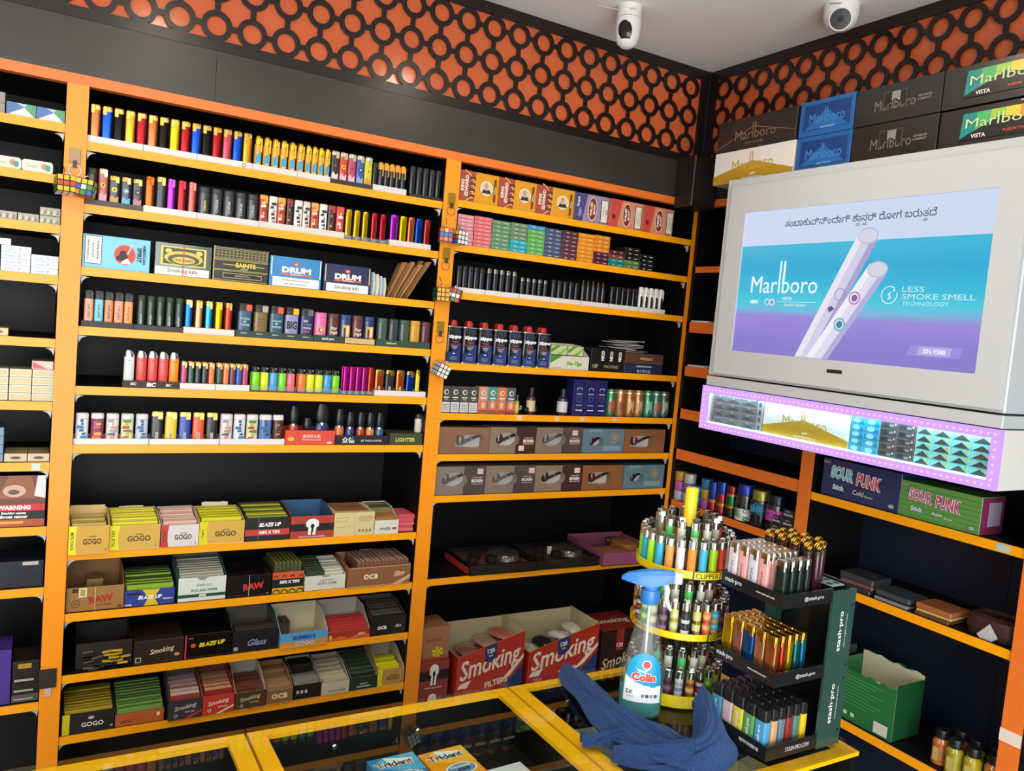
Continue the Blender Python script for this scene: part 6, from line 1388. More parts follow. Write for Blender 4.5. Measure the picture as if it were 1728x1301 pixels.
# lit case under the screen
lc_ = thing('lit_pack_case', 'long white case with glowing violet rim under the screen', 'display case', (1.9, 0, 0), RW)
X0, X1, Z0, Z1 = .388, 1.264, 1.4235, 1.5515
wm = M('#D8D8D4', .45)
MB().box(X0, X1, F + .135, -.006, Z0, Z1, wm).build('rear_housing', lc_)
MB().box(X0, X1, F + .012, F + .135, Z1 - .006, Z1, wm).build('top_panel', lc_)
MB().box(X0, X1, F + .012, F + .135, Z0, Z0 + .006, wm).build('bottom_panel', lc_)
MB().box(X0, X0 + .006, F + .012, F + .135, Z0 + .006, Z1 - .006, wm).build('side_panel', lc_)
MB().box(X1 - .006, X1, F + .012, F + .135, Z0 + .006, Z1 - .006, wm).build('side_panel', lc_)
VIO = EM('#C294F2', 1.35, 'led_rim')
fr_ = MB().box(X0, X1, F, F + .012, Z1 - .0200, Z1, VIO).box(X0, X1, F, F + .012, Z0, Z0 + .0200, VIO).box(X0, X0 + .020, F, F + .012, Z0 + .02, Z1 - .02, VIO).box(X1 - .020, X1, F, F + .012, Z0 + .02, Z1 - .02, VIO).build('glowing_rim', lc_)
DOT = MB().lathe([(.0028, 0), (.0028, .0008)], EM('#DDB8FA', 1.45, 'led_dot'), 8, T=Matrix.Rotation(PI / 2, 4, 'X')).mesh('led_dot')
for i in range(58):
    for zz in (Z0 + .010, Z1 - .010): link('led_dot', DOT, fr_, (X0 + .012 + i * .01495, F - .0002, zz))
for i in range(6):
    for xx in (X0 + .010, X1 - .010): link('led_dot', DOT, fr_, (xx, F - .0002, Z0 + .022 + .016 * i))
MB().box(X0 + .020, X1 - .020, F + .010, F + .0115, Z0 + .020, Z1 - .020, GLASS).build('glass_pane', lc_)
MB().box(X0 + .022, X1 - .022, F + .014, F + .019, Z0 + .0205, Z0 + .0225, EM('#C8F4FF', 4.0, 'led_bar')).build('led_bar', lc_)
MB().box(X0 + .022, X1 - .022, F + .014, F + .024, Z1 - .0085, Z1 - .0065, EM('#DDF2FF', 36.0, 'led_bar')).build('led_bar', lc_)
MB().box(X0 + .022, X1 - .022, F + .013, F + .134, Z0 + .0062, Z0 + .0200, M('#C8D4D4', .5)).build('pack_deck', lc_)
PZ = Z0 + .0202
_lp = {}
def lit_pack(x0, x1, k, ph, kind, label, grp):
    w_ = x1 - x0 - .0008
    key = (kind, round(w_, 4))
    if key not in _lp:
        c = {'grey': '#6E7278', 'blue': '#2A9CC8', 'slate': '#4A4E54', 'teal': '#7CCFCB'}[kind]
        b = MB().box(-w_ / 2, w_ / 2, 0, .085, 0, ph - .0006, M(c, .35, 0, .4), .0008).mesh('carton_body')
        q = MB()
        if kind == 'teal': q.poly([(-w_ * .46, ph * .1), (w_ * .46, ph * .1), (w_ * .30, ph * .35), (0, ph * .86), (-w_ * .2, ph * .5)], M('#3E4446', .4)); q.ell(w_ * .34, ph * .72, w_ * .09, ph * .16, M('#E0A83A', .4), n=10)
        elif kind == 'grey': q.poly([(-w_ * .46, ph * .15), (w_ * .46, ph * .15), (0, ph * .62)], M('#4C5056', .4)); q.rect(-w_ * .06, ph * .6, w_ * .06, ph * .95, M('#A0A4A8', .4)); q.rect(-w_ * .44, ph * .80, w_ * .44, ph * .92, M('#8C9096', .4))
        elif kind == 'blue': q.ell(-w_ * .1, ph * .5, w_ * .26, ph * .34, M('#8CD8EC', .4), n=14); q.poly([(w_ * .1, ph * .1), (w_ * .46, ph * .1), (w_ * .3, ph * .6)], M('#147CB0', .4))
        else: q.rect(-w_ * .40, ph * .2, -w_ * .04, ph * .8, M('#33363A', .4)); q.rect(w_ * .02, ph * .35, w_ * .26, ph * .65, M('#8C9094', .4)); q.ell(w_ * .36, ph * .7, w_ * .05, ph * .14, M('#D8D8D4', .4), n=10)
        _lp[key] = (b, q.mesh('printed_front'))
    t = thing('cigarette_pack', label, 'pack', rwall((x0 + x1) / 2, F + .030, PZ + k * ph), RW, grp)
    link('carton_body', _lp[key][0], t); link('printed_front', _lp[key][1], t)
G = 'packs lit inside the violet-rimmed case'
for nm, kind, xs, rows, ph in (('grey', 'grey', (.412, .4565, .5195, .578), 4, .0212), ('bright blue', 'blue', (.886, .9255, .967), 5, .0172), ('dark slate', 'slate', (.968, 1.0125, 1.0585), 5, .0172), ('teal peak', 'teal', (1.0595, 1.1000, 1.1440, 1.1885, 1.236), 5, .0172)):
    for ci in range(len(xs) - 1):
        for k in range(rows):
            lit_pack(xs[ci], xs[ci + 1], k, ph, kind, '%s pack in the lit case, %s column, %s from bottom' % (nm, ORD[ci + 1], ORD[k + 1]), G)
for k in range(4):
    carton('cigarette_pack', 'grey pack turned edge-on beside the gold carton, %s from bottom' % ORD[k + 1], 'pack', 0, .022, 0, .0206, .085, '#9CA0A4', lambda q, w, h: q.rect(-w * .2, h * .2, w * .2, h * .8, M('#50545A', .4)), G, loc=rwall(.5905, F + .030, PZ + k * .0212), rotz=RW)
def mgold(q, w, h):
    q.poly([(-w * .5, 0), (w * .5, 0), (w * .5, h * .22), (w * .0, h * .62), (-w * .5, h * .26)], M('#C8A02E', .35, .3)); marl(q, 0, h * .52, w * .52, h * .34, M('#C2A24A', .4), None, h * .22); q.text('gold', w * .02, h * .22, h=h * .10, m=WH); q.text('SELECTED FINE TOBACCOS', w * .02, h * .10, h=h * .05, m=WH)
carton('cigarette_carton', 'white and gold carton lit inside the violet-rimmed case', 'carton', 0, .279, 0, .086, .08, '#E2E6E2', mgold, None, loc=rwall(.7445, F + .030, PZ), rotz=RW)

# cartons standing on the cabinet
G = 'cigarette cartons on the screen cabinet'
TZ = 2.1565
def mbox(txt, c, lines=None):
    def fn(q, w, h):
        marl(q, 0, h * .46, w * .52, h * .30, M(c, .35), None, h * .2)
        q.text(txt, 0, h * .18, h=h * .07, m=M(c, .4))
        if lines: q.poly([(-w * .5, h * .08), (-w * .02, h * .66), (w * .5, h * .30), (w * .5, h * .315), (-w * .02, h * .69), (-w * .5, h * .11)], M(c, .4))
    return fn
def mblue(q, w, h): q.rect(-w * .42, h * .16, w * .44, h * .88, M('#1B3F7C', .35)); q.poly([(-w * .40, h * .18), (w * .42, h * .18), (0, h * .72)], M('#2466A8', .35)); marl(q, w * .02, h * .48, w * .66, h * .28, M('#3C86C0', .35), None, h * .14); q.text('FINE TOUCH', w * .05, h * .20, h=h * .06, m=M('#8CC0E0', .4))
def mblack(q, w, h): marl(q, -w * .02, h * .46, w * .48, h * .28, M('#6E6C68', .35), None, h * .14); q.poly([(-w * .16, h * .36), (-w * .02, h * .60), (w * .12, h * .36), (w * .12, h * .80), (-w * .16, h * .80)], M('#55534E', .3, .4)); q.poly([(-w * .145, h * .385), (-w * .02, h * .60), (w * .105, h * .385), (w * .105, h * .775), (-w * .145, h * .775)], M('#24231F', .35)); q.poly([(-w * .06, h * .53), (-w * .02, h * .60), (w * .04, h * .50), (w * .04, h * .775), (-w * .06, h * .775)], M('#A8A49A', .3, .5)); q.text('ADVANCE', w * .32, h * .52, h=h * .06, m=M('#8C8A84', .4)); q.text('COMPACT', w * .32, h * .43, h=h * .06, m=M('#8C8A84', .4))
def mvista(q, w, h):
    v = M('#0F6E78', .35); x0_ = -w * .34
    for i, c in enumerate(['#1E8C84', '#4FB06A', '#9CC84C', '#E0C838', '#D8902C', '#8CB860', '#2EA09A']): q.poly([(x0_ + w * .1 * i, h * .22), (x0_ + w * .1 * (i + 1), h * .22), (x0_ + w * .1 * (i + 1) + .004, h * .86), (x0_ + w * .1 * i + .004, h * .86)], M(c, .35))
    q.poly([(x0_ - .001, h * .20), (w * .37, h * .20), (w * .36, h * .36), (-w * .06, h * .68), (x0_, h * .24)], M('#1B1A1A', .35)); q.ell(w * .14, h * .80, w * .035, h * .07, M('#E0742A', .3)); marl(q, -w * .04, h * .60, w * .52, h * .22, M('#C8DCA0', .35), None, h * .06); q.text('VISTA', -w * .20, h * .28, h=h * .10, m=WH, bold=.02); q.text('FUSION TWIST', w * .06, h * .31, h=h * .07, m=M('#D05A44', .4)); q.text('DOUBLE', w * .1, h * .95, h=h * .04, m=WH)
CT = [(.300, .604, 0, .094, '#E2DFD8', mgold, 'white and gold carton at the left end, bottom row'), (.302, .600, 1, .092, '#2B2825', mbox('GOLD ADVANCE', '#7A6A4E', True), 'black bronze-lettered carton over the white and gold one'),
      (.610, .783, 0, .093, '#1F5E9C', mblue, 'deep blue carton, lower of two'), (.610, .781, 1, .093, '#2160A0', mblue, 'deep blue carton, upper of two'),
      (.785, 1.014, 0, .092, '#232220', mblack, 'black silver-lettered carton, lower of two'), (.785, 1.014, 1, .090, '#252422', mblack, 'black silver-lettered carton, upper of two'),
      (1.018, 1.330, 0, .090, '#211F1E', mvista, 'black carton with rainbow panel, lower of two'), (1.016, 1.330, 1, .090, '#232120', mvista, 'black carton with rainbow panel, upper of two')]
for a, b, k, h, c, fn, lab in CT:
    carton('cigarette_carton', lab, 'carton', 0, b - a, 0, h, .075, c, fn, G, loc=rwall((a + b) / 2, -.222, TZ + k * .0945), rotz=RW, coat=.6, r=.3)

# ------------------------------------------------------------------ goods on the right-hand shelves
G = 'tins and jars on the right shelf'
zt = RZ[5]
def tin_small(x, dz, c, label, r=.021, h=.034, y=.026):
    t = thing('small_tin', label, 'tin', rwall(x, y, zt + dz), RW, G)
    MB().lathe([(r * .96, 0), (r, .002), (r, h * .62)], M(c, .35, .2, .3, var=.35, scale=240), 18).build('tin_body', t)
    MB().lathe([(r * 1.02, h * .62 + .0004), (r * 1.02, h - .002), (r * .96, h - .0006)], M(c, .35, .2, .3, var=.35, scale=240), 18).build('tin_lid', t)
for i, (x, dz, cn, c) in enumerate([(.005, 0, 'white', '#B8B4B8'), (.004, .0345, 'pink', '#B85A9C'), (.003, .069, 'gold', '#B8902E'), (.050, .0345, 'violet', '#5A5AA0'), (.052, .069, 'white', '#BAB6B8'), (.050, 0, 'pale', '#9CA4B8'), (.096, .0, 'blue', '#3A86B0'), (.096, .0345, 'blue', '#3A86B4'), (.143, 0, 'pink', '#B050A0'), (.141, .0345, 'gold', '#B4902E'), (.139, .069, 'blue', '#2E6EA0')]):
    tin_small(x + .026, dz, c, '%s speckled tin, %s from left, %s layer' % (cn, ['first', 'first', 'first', 'second', 'second', 'second', 'third', 'third', 'fourth', 'fourth', 'fourth'][i], {0: 'bottom', .0345: 'middle', .069: 'top'}[dz]))
def grinder(x, r, parts, label, y=.026):
    t = thing('herb_grinder', label, 'grinder', rwall(x, y, zt), RW, 'metal grinders on the right shelf')
    z_ = 0
    for nm, hh, c in parts:
        MB().lathe([(r, z_), (r, z_ + hh * .9), (r * .94, z_ + hh - .0003)], M(c, .28, .7), 20).build(nm, t); z_ += hh
grinder(.198, .0195, [('base', .030, '#8C2424'), ('chamber', .012, '#B8862E'), ('lid', .058, '#1E3C90')], 'red, gold and blue grinder, left of three')
grinder(.238, .0195, [('base', .026, '#7A2230'), ('chamber', .012, '#B8862E'), ('middle', .030, '#8C2438'), ('lid', .040, '#22408C')], 'dark red and blue grinder, middle of three')
grinder(.281, .0185, [('base', .030, '#2A2622'), ('chamber', .010, '#B08A34'), ('middle', .030, '#1E6A3A'), ('ring', .008, '#B8902E'), ('lid', .026, '#7A2828')], 'green and red grinder, right of three')
def jar(x, r, h, low, lowh, lab, labc, deco, lid, label, y=.034):
    t = thing('storage_jar', label, 'jar', rwall(x, y, zt), RW, 'tall storage jars on the right shelf')
    MB().lathe([(r * .96, 0), (r, .003), (r, h * .70), (r * .97, h * .72)], M('#14151A', .25, 0, .6), 24).build('jar_body', t)
    MB().lathe([(r * .92, h * .72 + .0004), (r * .92, h - .003), (r * .86, h)], M(lid, .3, .5), 24).build('jar_lid', t)
    MB().lathe([(r * 1.012, lowh[0]), (r * 1.012, lowh[1])], M(labc, .4), 24, cap0=False, cap1=False).build('label_band', t)
    qq = MB(); rnd = random.Random(int(x * 1000))
    for k in range(14):
        a = rnd.uniform(-2.4, -.6); zz = lowh[0] + (lowh[1] - lowh[0]) * rnd.uniform(.15, .85); rr = r * 1.018
        qq.torus(.006, .0012, M(deco, .4), 8, 4, T=Matrix.Translation((rr * math.cos(a), rr * math.sin(a), zz)) @ Matrix.Rotation(a + PI / 2, 4, 'Z') @ Matrix.Rotation(PI / 2, 4, 'X'))
    qq.build('label_pattern', t)
jar(.333, .030, .120, 0, (.003, .042), '', '#D4D8CE', '#2A7A4A', '#22389A', 'black jar with white and green drip label and blue lid')
jar(.398, .031, .115, 0, (.036, .076), '', '#1A2A36', '#3A9ABC', '#8C8A3A', 'black jar with blue ring-pattern label and gold-green lid')
jar(.462, .031, .115, 0, (.034, .068), '', '#B84A9A', '#8C2E74', '#1A1C26', 'black jar with pink label band')
for i, (x, n_) in enumerate([(.487, 2), (.533, 3)]):
    for k in range(n_):
        carton('small_carton', 'small black lettered carton, %s from bottom, %s stack' % (ORD[k + 1], ['left', 'right'][i]), 'small box', 0, .044, 0, .0275, .05, '#26282A', lambda q, w, h: q.text('METAL', 0, h * .78, h=.004, m=M('#B8B8B4', .5)).text('GRINDER', 0, h * .42, h=.006, m=M('#D8D8D4', .5), maxw=w * .8), 'small black cartons on the right shelf', loc=rwall(x, .006, zt + k * .028), rotz=RW)
for i, (x, z_) in enumerate([(.06, RZ[1]), (.07, RZ[2])]):
    o = MB().box(-.045, .045, 0, .10, 0, .006, M('#D8D8DC', .5)).build('paper_stack', None, rwall(x, .006, z_), RW); tag(o, ['white paper stack on the upper right-hand shelf', 'white paper stack on the shelf below, right wall'][i], 'paper', 'paper stacks on the right wall')

zt2 = 1.2688
def sour(c1, c2, blk, sub):
    def fn(q, w, h):
        for i in range(7): q.rect(-w * .5, h * (.06 + .13 * i), w * .5, h * (.075 + .13 * i), M(blk, .4))
        q.text('SOUR', -w * .23, h * .66, h=h * .36, w=w * .31, m=WH, rot=-3, bold=.09); q.text('SOUR', -w * .23, h * .66, h=h * .33, w=w * .295, m=M(c1, .4), rot=-3, bold=.03)
        q.text('PUNK', w * .12, h * .60, h=h * .36, w=w * .32, m=WH, rot=-3, bold=.09); q.text('PUNK', w * .12, h * .60, h=h * .33, w=w * .305, m=M(c2, .4), rot=-3, bold=.03)
        q.text('Stick', -w * .26, h * .28, h=h * .14, m=M('#C8DCE4', .4), bold=.05); q.text(sub, 0, h * .26, h=h * .12, m=WH, bold=0); q.text('flavour', w * .14, h * .22, h=h * .06, m=WH, bold=0)
        q.ell(w * .42, h * .14, w * .035, h * .05, M('#A8A4B0', .4)); q.text('NEW', -w * .44, h * .90, h=h * .07, m=M('#D08AB0', .4))
    return fn
carton('candy_carton', 'navy candy carton with graffiti lettering and blue end', 'candy box', 0, .249, 0, .108, .10, '#22305A', sour('#6AB8CC', '#C8546A', '#2E4270', 'Cold'), 'candy cartons on the right wall', loc=rwall(.7575, .012, zt2), rotz=RW, r=.35)
t = carton('candy_carton', 'green candy carton with graffiti lettering and pink end', 'candy box', 0, .216, 0, .094, .10, '#5E9A4A', sour('#C85A8C', '#C84A78', '#4A8240', 'Apple'), 'candy cartons on the right wall', loc=rwall(.9895, .012, zt2), rotz=RW, r=.35)
MB().box(.1080, .1090, .002, .098, .002, .092, M('#8C2A5A', .4)).box(.1090, .1094, .03, .085, .02, .08, M('#A8A0B0', .45)).build('pink_end', t)
zt3 = 1.026
def wallet(x, k0, layers, label0, y=.008):
    z_ = zt3
    for k, (c, wd, hh, lab) in enumerate(layers):
        o = MB().box(-wd / 2, wd / 2, 0, .085, 0, hh, M(c, .45, 0, .3, var=.15, scale=150), .0025).build('leather_wallet', None, rwall(x + .004 * (k % 2), y + .003 * (k % 3), z_), RW + .05 * (k % 2)); z_ += hh + .0004
        tag(o, lab, 'wallet', 'wallets on the right wall')
wallet(.780, 0, [('#2A2A30', .10, .014, 'dark wallet at bottom of the pile behind the display'), ('#6A4A38', .10, .010, 'brown wallet in the pile behind the display'), ('#33373A', .105, .018, 'charcoal wallet on top of the pile behind the display')], '')
wallet(.893, 0, [('#7E8488', .098, .009, 'grey wallet under the slate one'), ('#1E2022', .10, .003, 'thin black wallet under the slate one'), ('#3C4448', .10, .014, 'slate wallet in the middle pile')], '')
wallet(1.008, 0, [('#5A3E30', .092, .010, 'brown wallet at bottom of the right pile'), ('#C8A850', .092, .006, 'mustard wallet in the right pile'), ('#A06038', .095, .014, 'tan wallet on top of the right pile')], '')
t = thing('leather_bag', 'dark brown leather pouch with white paper tag', 'pouch', rwall(1.142, .070, zt3), RW)
MB().sup([(0, 0, 0, .062, .045), (0, 0, .02, .066, .05), (0, 0, .045, .062, .045), (0, 0, .052, .05, .034), (0, 0, .046, .044, .028)], M('#3E2220', .5, var=.2, scale=60), 28, 3).build('pouch_body', t)
MB().prism([(-.020, .006), (.004, -.014 + .0), (.030, .012), (.008, .040)][::1], -.056, -.0552, M('#B8B4B4', .6)).build('paper_tag', t)
zt4 = .6622
def gem(q, w, h):
    q.ell(w * .1, h * .62, w * .30, w * .30, M('#A8AEB4', .4)); rnd_ = random.Random(2)
    for k in range(16):
        a = 2 * PI * k / 16; r1 = w * .30; q.poly([(w * .1, h * .62), (w * .1 + r1 * math.cos(a), h * .62 + r1 * math.sin(a)), (w * .1 + r1 * math.cos(a + .39), h * .62 + r1 * math.sin(a + .39))], M(['#6A7078', '#C8CCD0', '#8A9098', '#DADDE0'][rnd_.randrange(4)], .4))
    q.text('CRYSTAL', w * .1, h * .25, h=.012, m=M('#8C3A34', .4))
carton('gem_carton', 'black carton with round faceted gem print behind the display', 'box', 0, .125, 0, .185, .10, '#14131A', gem, None, loc=rwall(.680, .012, zt4), rotz=RW)
t = thing('green_carton', 'green open-topped carton with torn pale rim', 'box', rwall(.845, .015, zt4), RW)
gm = M('#1E6A38', .45, 0, .2); gi = M('#C8C4A4', .6); W_ = .19; D_ = .12; h_ = .155
rnd = random.Random(9)
def torn(x0, x1, h0, n=14): return [(x0, 0), (x1, 0)] + [(x1 + (x0 - x1) * i / n, h0 + rnd.uniform(-.004, .004)) for i in range(n + 1)]
MB().prism(torn(-W_ / 2, W_ / 2, h_ * .92), 0, .0012, gm).prism(torn(-W_ / 2, W_ / 2, h_ * .90), .0013, .002, gi).prism(torn(-W_ / 2, W_ / 2, h_ * 1.08), D_, D_ + .0012, gm).prism(torn(-W_ / 2, W_ / 2, h_ * 1.08), D_ - .0012, D_ - .0002, gi).box(-W_ / 2, -W_ / 2 + .0012, .002, D_, 0, h_, gm).box(W_ / 2 - .0012, W_ / 2, .002, D_, 0, h_, M('#174F2A', .45)).box(W_ / 2 - .002, W_ / 2 - .0013, .002, D_, 0, h_, gi).box(-W_ / 2, W_ / 2, .001, D_, 0, .001, gm).build('carton_shell', t)
q = MB()
for i in range(9): q.rect(-W_ * .42, h_ * (.80 - .06 * i), W_ * (.30 - .1 * (i % 3)), h_ * (.815 - .06 * i), M('#4A9460', .5))
for i in range(3): q.rect(-W_ * (.40 - .12 * i), h_ * .10, -W_ * (.34 - .12 * i), h_ * .17, M('#B8D0B8', .5))
q.rect(W_ * .22, h_ * .04, W_ * .44, h_ * .24, M('#C8CCC0', .5)); q.build('printed_front', t)
for i, (x, y, cn, c, cc) in enumerate([(1.056, .045, 'orange', '#B86A34', '#15181A'), (1.101, .030, 'yellow-green', '#98921E', '#15181A'), (1.146, .030, 'yellow', '#A89A1C', '#15181A'), (1.188, .045, 'amber', '#B8742E', '#15181A'), (1.080, .090, 'red', '#9A4030', '#181A1C'), (1.125, .080, 'olive', '#7A7A20', '#181A1C'), (1.168, .090, 'amber', '#A87030', '#181A1C')]):
    t = thing('spice_bottle', '%s filled bottle with black cap, %s row, %s from left' % (cn, 'front' if i < 4 else 'back', ORD[(i if i < 4 else i - 4) + 1]), 'bottle', rwall(x, y, zt4), RW, 'black-capped bottles on the lowest right shelf')
    MB().lathe([(.018, 0), (.0205, .003), (.0205, .058), (.013, .068)], M(c, .2, 0, .8, var=.2, scale=50), 20).build('filled_body', t)
    MB().lathe([(.0150, .068), (.0155, .070), (.0155, .088), (.0145, .090)], M(cc, .4), 18).build('cap', t)
    MB().rect(-.008, .012, .008, .046, M('#B8A860', .5), y=-.0210).build('paper_label', t)

# ------------------------------------------------------------------ ceiling cameras, corner speaker, cable
t = thing('security_camera', 'white turret camera with black face under the ceiling, left', 'security camera', (1.34, -.25, H), -.62, 'security cameras')
MB().lathe([(.036, 0), (.036, -.004), (.034, -.008), (.035, -.034)], WHITEP, 26).build('ceiling_mount', t)
MB().lathe([(.0355, -.0355), (.036, -.06), (.0345, -.085), (.028, -.105), (.015, -.115), (.004, -.117)], WHITEP, 26).build('camera_head', t)
rings = []
for k in range(9):
    a = k / 8; zz = -.050 - .060 * a; R_ = [.0361, .0362, .0362, .0361, .0356, .0345, .0320, .0270, .0190][k]
    hw = .34 + .24 * math.sin(PI * min(1, a * 1.1)) if k not in (0, 8) else .12
    rings.append([(R_ * 1.02 * math.cos(b_), R_ * 1.02 * math.sin(b_), zz) for b_ in [(-PI / 2 - .35 + .20 * a) + hw * s_ for s_ in (-1, -.5, 0, .5, 1)]])
v = [p for r_ in rings for p in r_]; f = [(i * 5 + j, (i + 1) * 5 + j, (i + 1) * 5 + j + 1, i * 5 + j + 1) for i in range(8) for j in range(4)]
MB().add(v, f, M('#141414', .15), True).build('lens_window', t)
MB().lathe([(.0034, 0), (.0034, .0008)], M('#3A3C40', .1, .5), 12, T=Matrix.Translation((-.013, -.0362, -.072)) @ Matrix.Rotation(PI / 2, 4, 'X')).build('lens', t)
MB().text('dahua', 0, -.018, h=.0055, m=M('#A8A49C', .5), T=Matrix.Translation((.008, -.0358, 0))).build('lettering', t)
MB().tube([(-.034, 0, -.010), (-.060, .004, -.004), (-.085, .004, -.002), (-.09, .006, -.0005)], .0014, M('#D0CCC6', .6), 6).build('cable', t)
t = thing('security_camera', 'white dome camera with round dark lens under the ceiling, right', 'security camera', (1.748, -.648, H), -.874, 'security cameras')
MB().lathe([(.046, 0), (.046, -.006), (.0455, -.024), (.043, -.040), (.034, -.058), (.02, -.066)], WHITEP, 28).build('dome_shell', t)
Rm = Matrix.Translation((0, -.010, -.042)) @ Matrix.Rotation(math.radians(108), 4, 'X')
MB().lathe([(.030, -.010), (.0305, .010), (.0300, .028), (.0270, .030)], WHITEP, 28, T=Rm).build('lens_barrel', t)
MB().lathe([(.0262, .0302), (.0262, .0312)], M('#1A1C1C', .12), 28, T=Rm).build('dark_lens', t)
MB().lathe([(.008, .0313), (.008, .0318)], M('#0A0A0C', .08), 16, T=Rm).build('lens', t)
MB().text('HIKVISION', -.018, -.013, h=.005, m=M('#6A6660', .5), T=Matrix.Translation((0, -.0462, 0)), maxw=.03).build('lettering', t)
t = thing('corner_speaker', 'small black loudspeaker mounted in the shelf corner', 'speaker', (1.838, -.05, 2.13))
MB().box(-.055, .052, -.045, .044, 0, .168, M('#131313', .5), .004).build('speaker_box', t)
MB().box(-.045, .042, -.0475, -.0452, .012, .156, M('#0C0C0C', .8, var=.4, scale=400)).build('grille', t)
o = MB().tube([(1.8905, -.007, H), (1.8895, -.008, 2.50), (1.890, -.009, 2.40), (1.889, -.010, 2.31)], .0018, M('#111111', .5), 6).build('black_cable'); tag(o, 'thin black cable hanging down the frieze corner', 'cable')

# ------------------------------------------------------------------ puzzle cube key chains
CUBE = .0385
PUZ = ['#D8B818', '#C83A22', '#E8E6E0', '#2A5AB0', '#2E8A3E', '#E07A20']
def cube(x, z_, cols, label, rot, seed, y=-.034):
    t = thing('puzzle_cube', label, 'toy cube', (x, y, z_), 0, 'puzzle cube key chains')
    t.rotation_euler = rot
    a = CUBE / 2; MB().box(-a, a, -a, a, -a, a, M('#17181A', .4), .0015).build('cube_core', t)
    rnd = random.Random(seed); n = CUBE / 3
    for face, ch in (('front', cols[0]), ('left', cols[1]), ('top', cols[2]), ('right', cols[3]), ('bottom', cols[4])):
        b = MB()
        for i in range(3):
            for j in range(3):
                c = ch[(i * 3 + j) % len(ch)]; u0 = -a + n * i + .0013; v0 = -a + n * j + .0013; s_ = n - .0026; e = a + .0003; m = M(c, .35)
                if face == 'front': b.add([(u0, -e, v0), (u0 + s_, -e, v0), (u0 + s_, -e, v0 + s_), (u0, -e, v0 + s_)], [(0, 1, 2, 3)], m)
                if face == 'left': b.add([(-e, u0, v0), (-e, u0, v0 + s_), (-e, u0 + s_, v0 + s_), (-e, u0 + s_, v0)], [(0, 1, 2, 3)], m)
                if face == 'right': b.add([(e, u0, v0), (e, u0 + s_, v0), (e, u0 + s_, v0 + s_), (e, u0, v0 + s_)], [(0, 1, 2, 3)], m)
                if face == 'top': b.add([(u0, v0, e), (u0 + s_, v0, e), (u0 + s_, v0 + s_, e), (u0, v0 + s_, e)], [(0, 1, 2, 3)], m)
                if face == 'bottom': b.add([(u0, v0, -e), (u0, v0 + s_, -e), (u0 + s_, v0 + s_, -e), (u0 + s_, v0, -e)], [(0, 1, 2, 3)], m)
        st = b.build('stickers_' + face, t); st['kind'] = 'stuff'
    MB().torus(.005, .0008, STEEL, 14, 5, T=Matrix.Translation((0, 0, a + .005)) @ Matrix.Rotation(PI / 2, 4, 'X')).build('chain_loop', t)
    MB().tube([(0, 0, a + .010), (0, .012, a + .022), (0, .026, a + .034)], .0011, STEEL, 6).build('chain', t)
Y_, R_, W__, B_, G_, O_ = PUZ
cube(-.0405, 1.908, ([Y_, R_, Y_], [G_], ['#2E5A30'], [G_, Y_], [W__]), 'puzzle cube with yellow and brown-red bands beside the upright', (-.15, 0, .15), 1)
cube(.001, 1.906, ([O_, B_, Y_, G_, W__, Y_, B_, G_, Y_], [G_, B_], [Y_], [G_, W__], [R_]), 'scrambled puzzle cube hanging in front of the second shelf', (-.1, .1, -.25), 2)
cube(.9215, 1.921, ([R_, B_, R_, O_, B_, Y_], ['#C85A4A', '#8C6A5A'], ['#8C5A3A'], [W__], [W__]), 'blue and red puzzle cube on the middle upright', (0, 0, -.35), 3)
cube(.964, 1.919, ([W__], [B_, R_, Y_], [W__], [W__], [W__]), 'white-faced puzzle cube on the middle upright', (0, .05, .25), 4)
cube(.922, 1.750, (['#E8A838'], ['#1E5A3A'], ['#22543A'], [Y_], [W__]), 'orange-faced puzzle cube lower on the middle upright', (0, 0, -.1), 5)
cube(.965, 1.752, ([R_, W__, '#8C4A3A', G_, W__, R_], [B_, W__], ['#3A4A3A'], [R_], [W__]), 'red and white puzzle cube lower on the middle upright', (0, .2, -.6), 6)
cube(.941, 1.531, ([W__], ['#B8BCC8'], ['#A8B0C8'], [W__], ['#C8CCD8']), 'all-white puzzle cube tilted on the middle upright', (.15, .35, .1), 7)

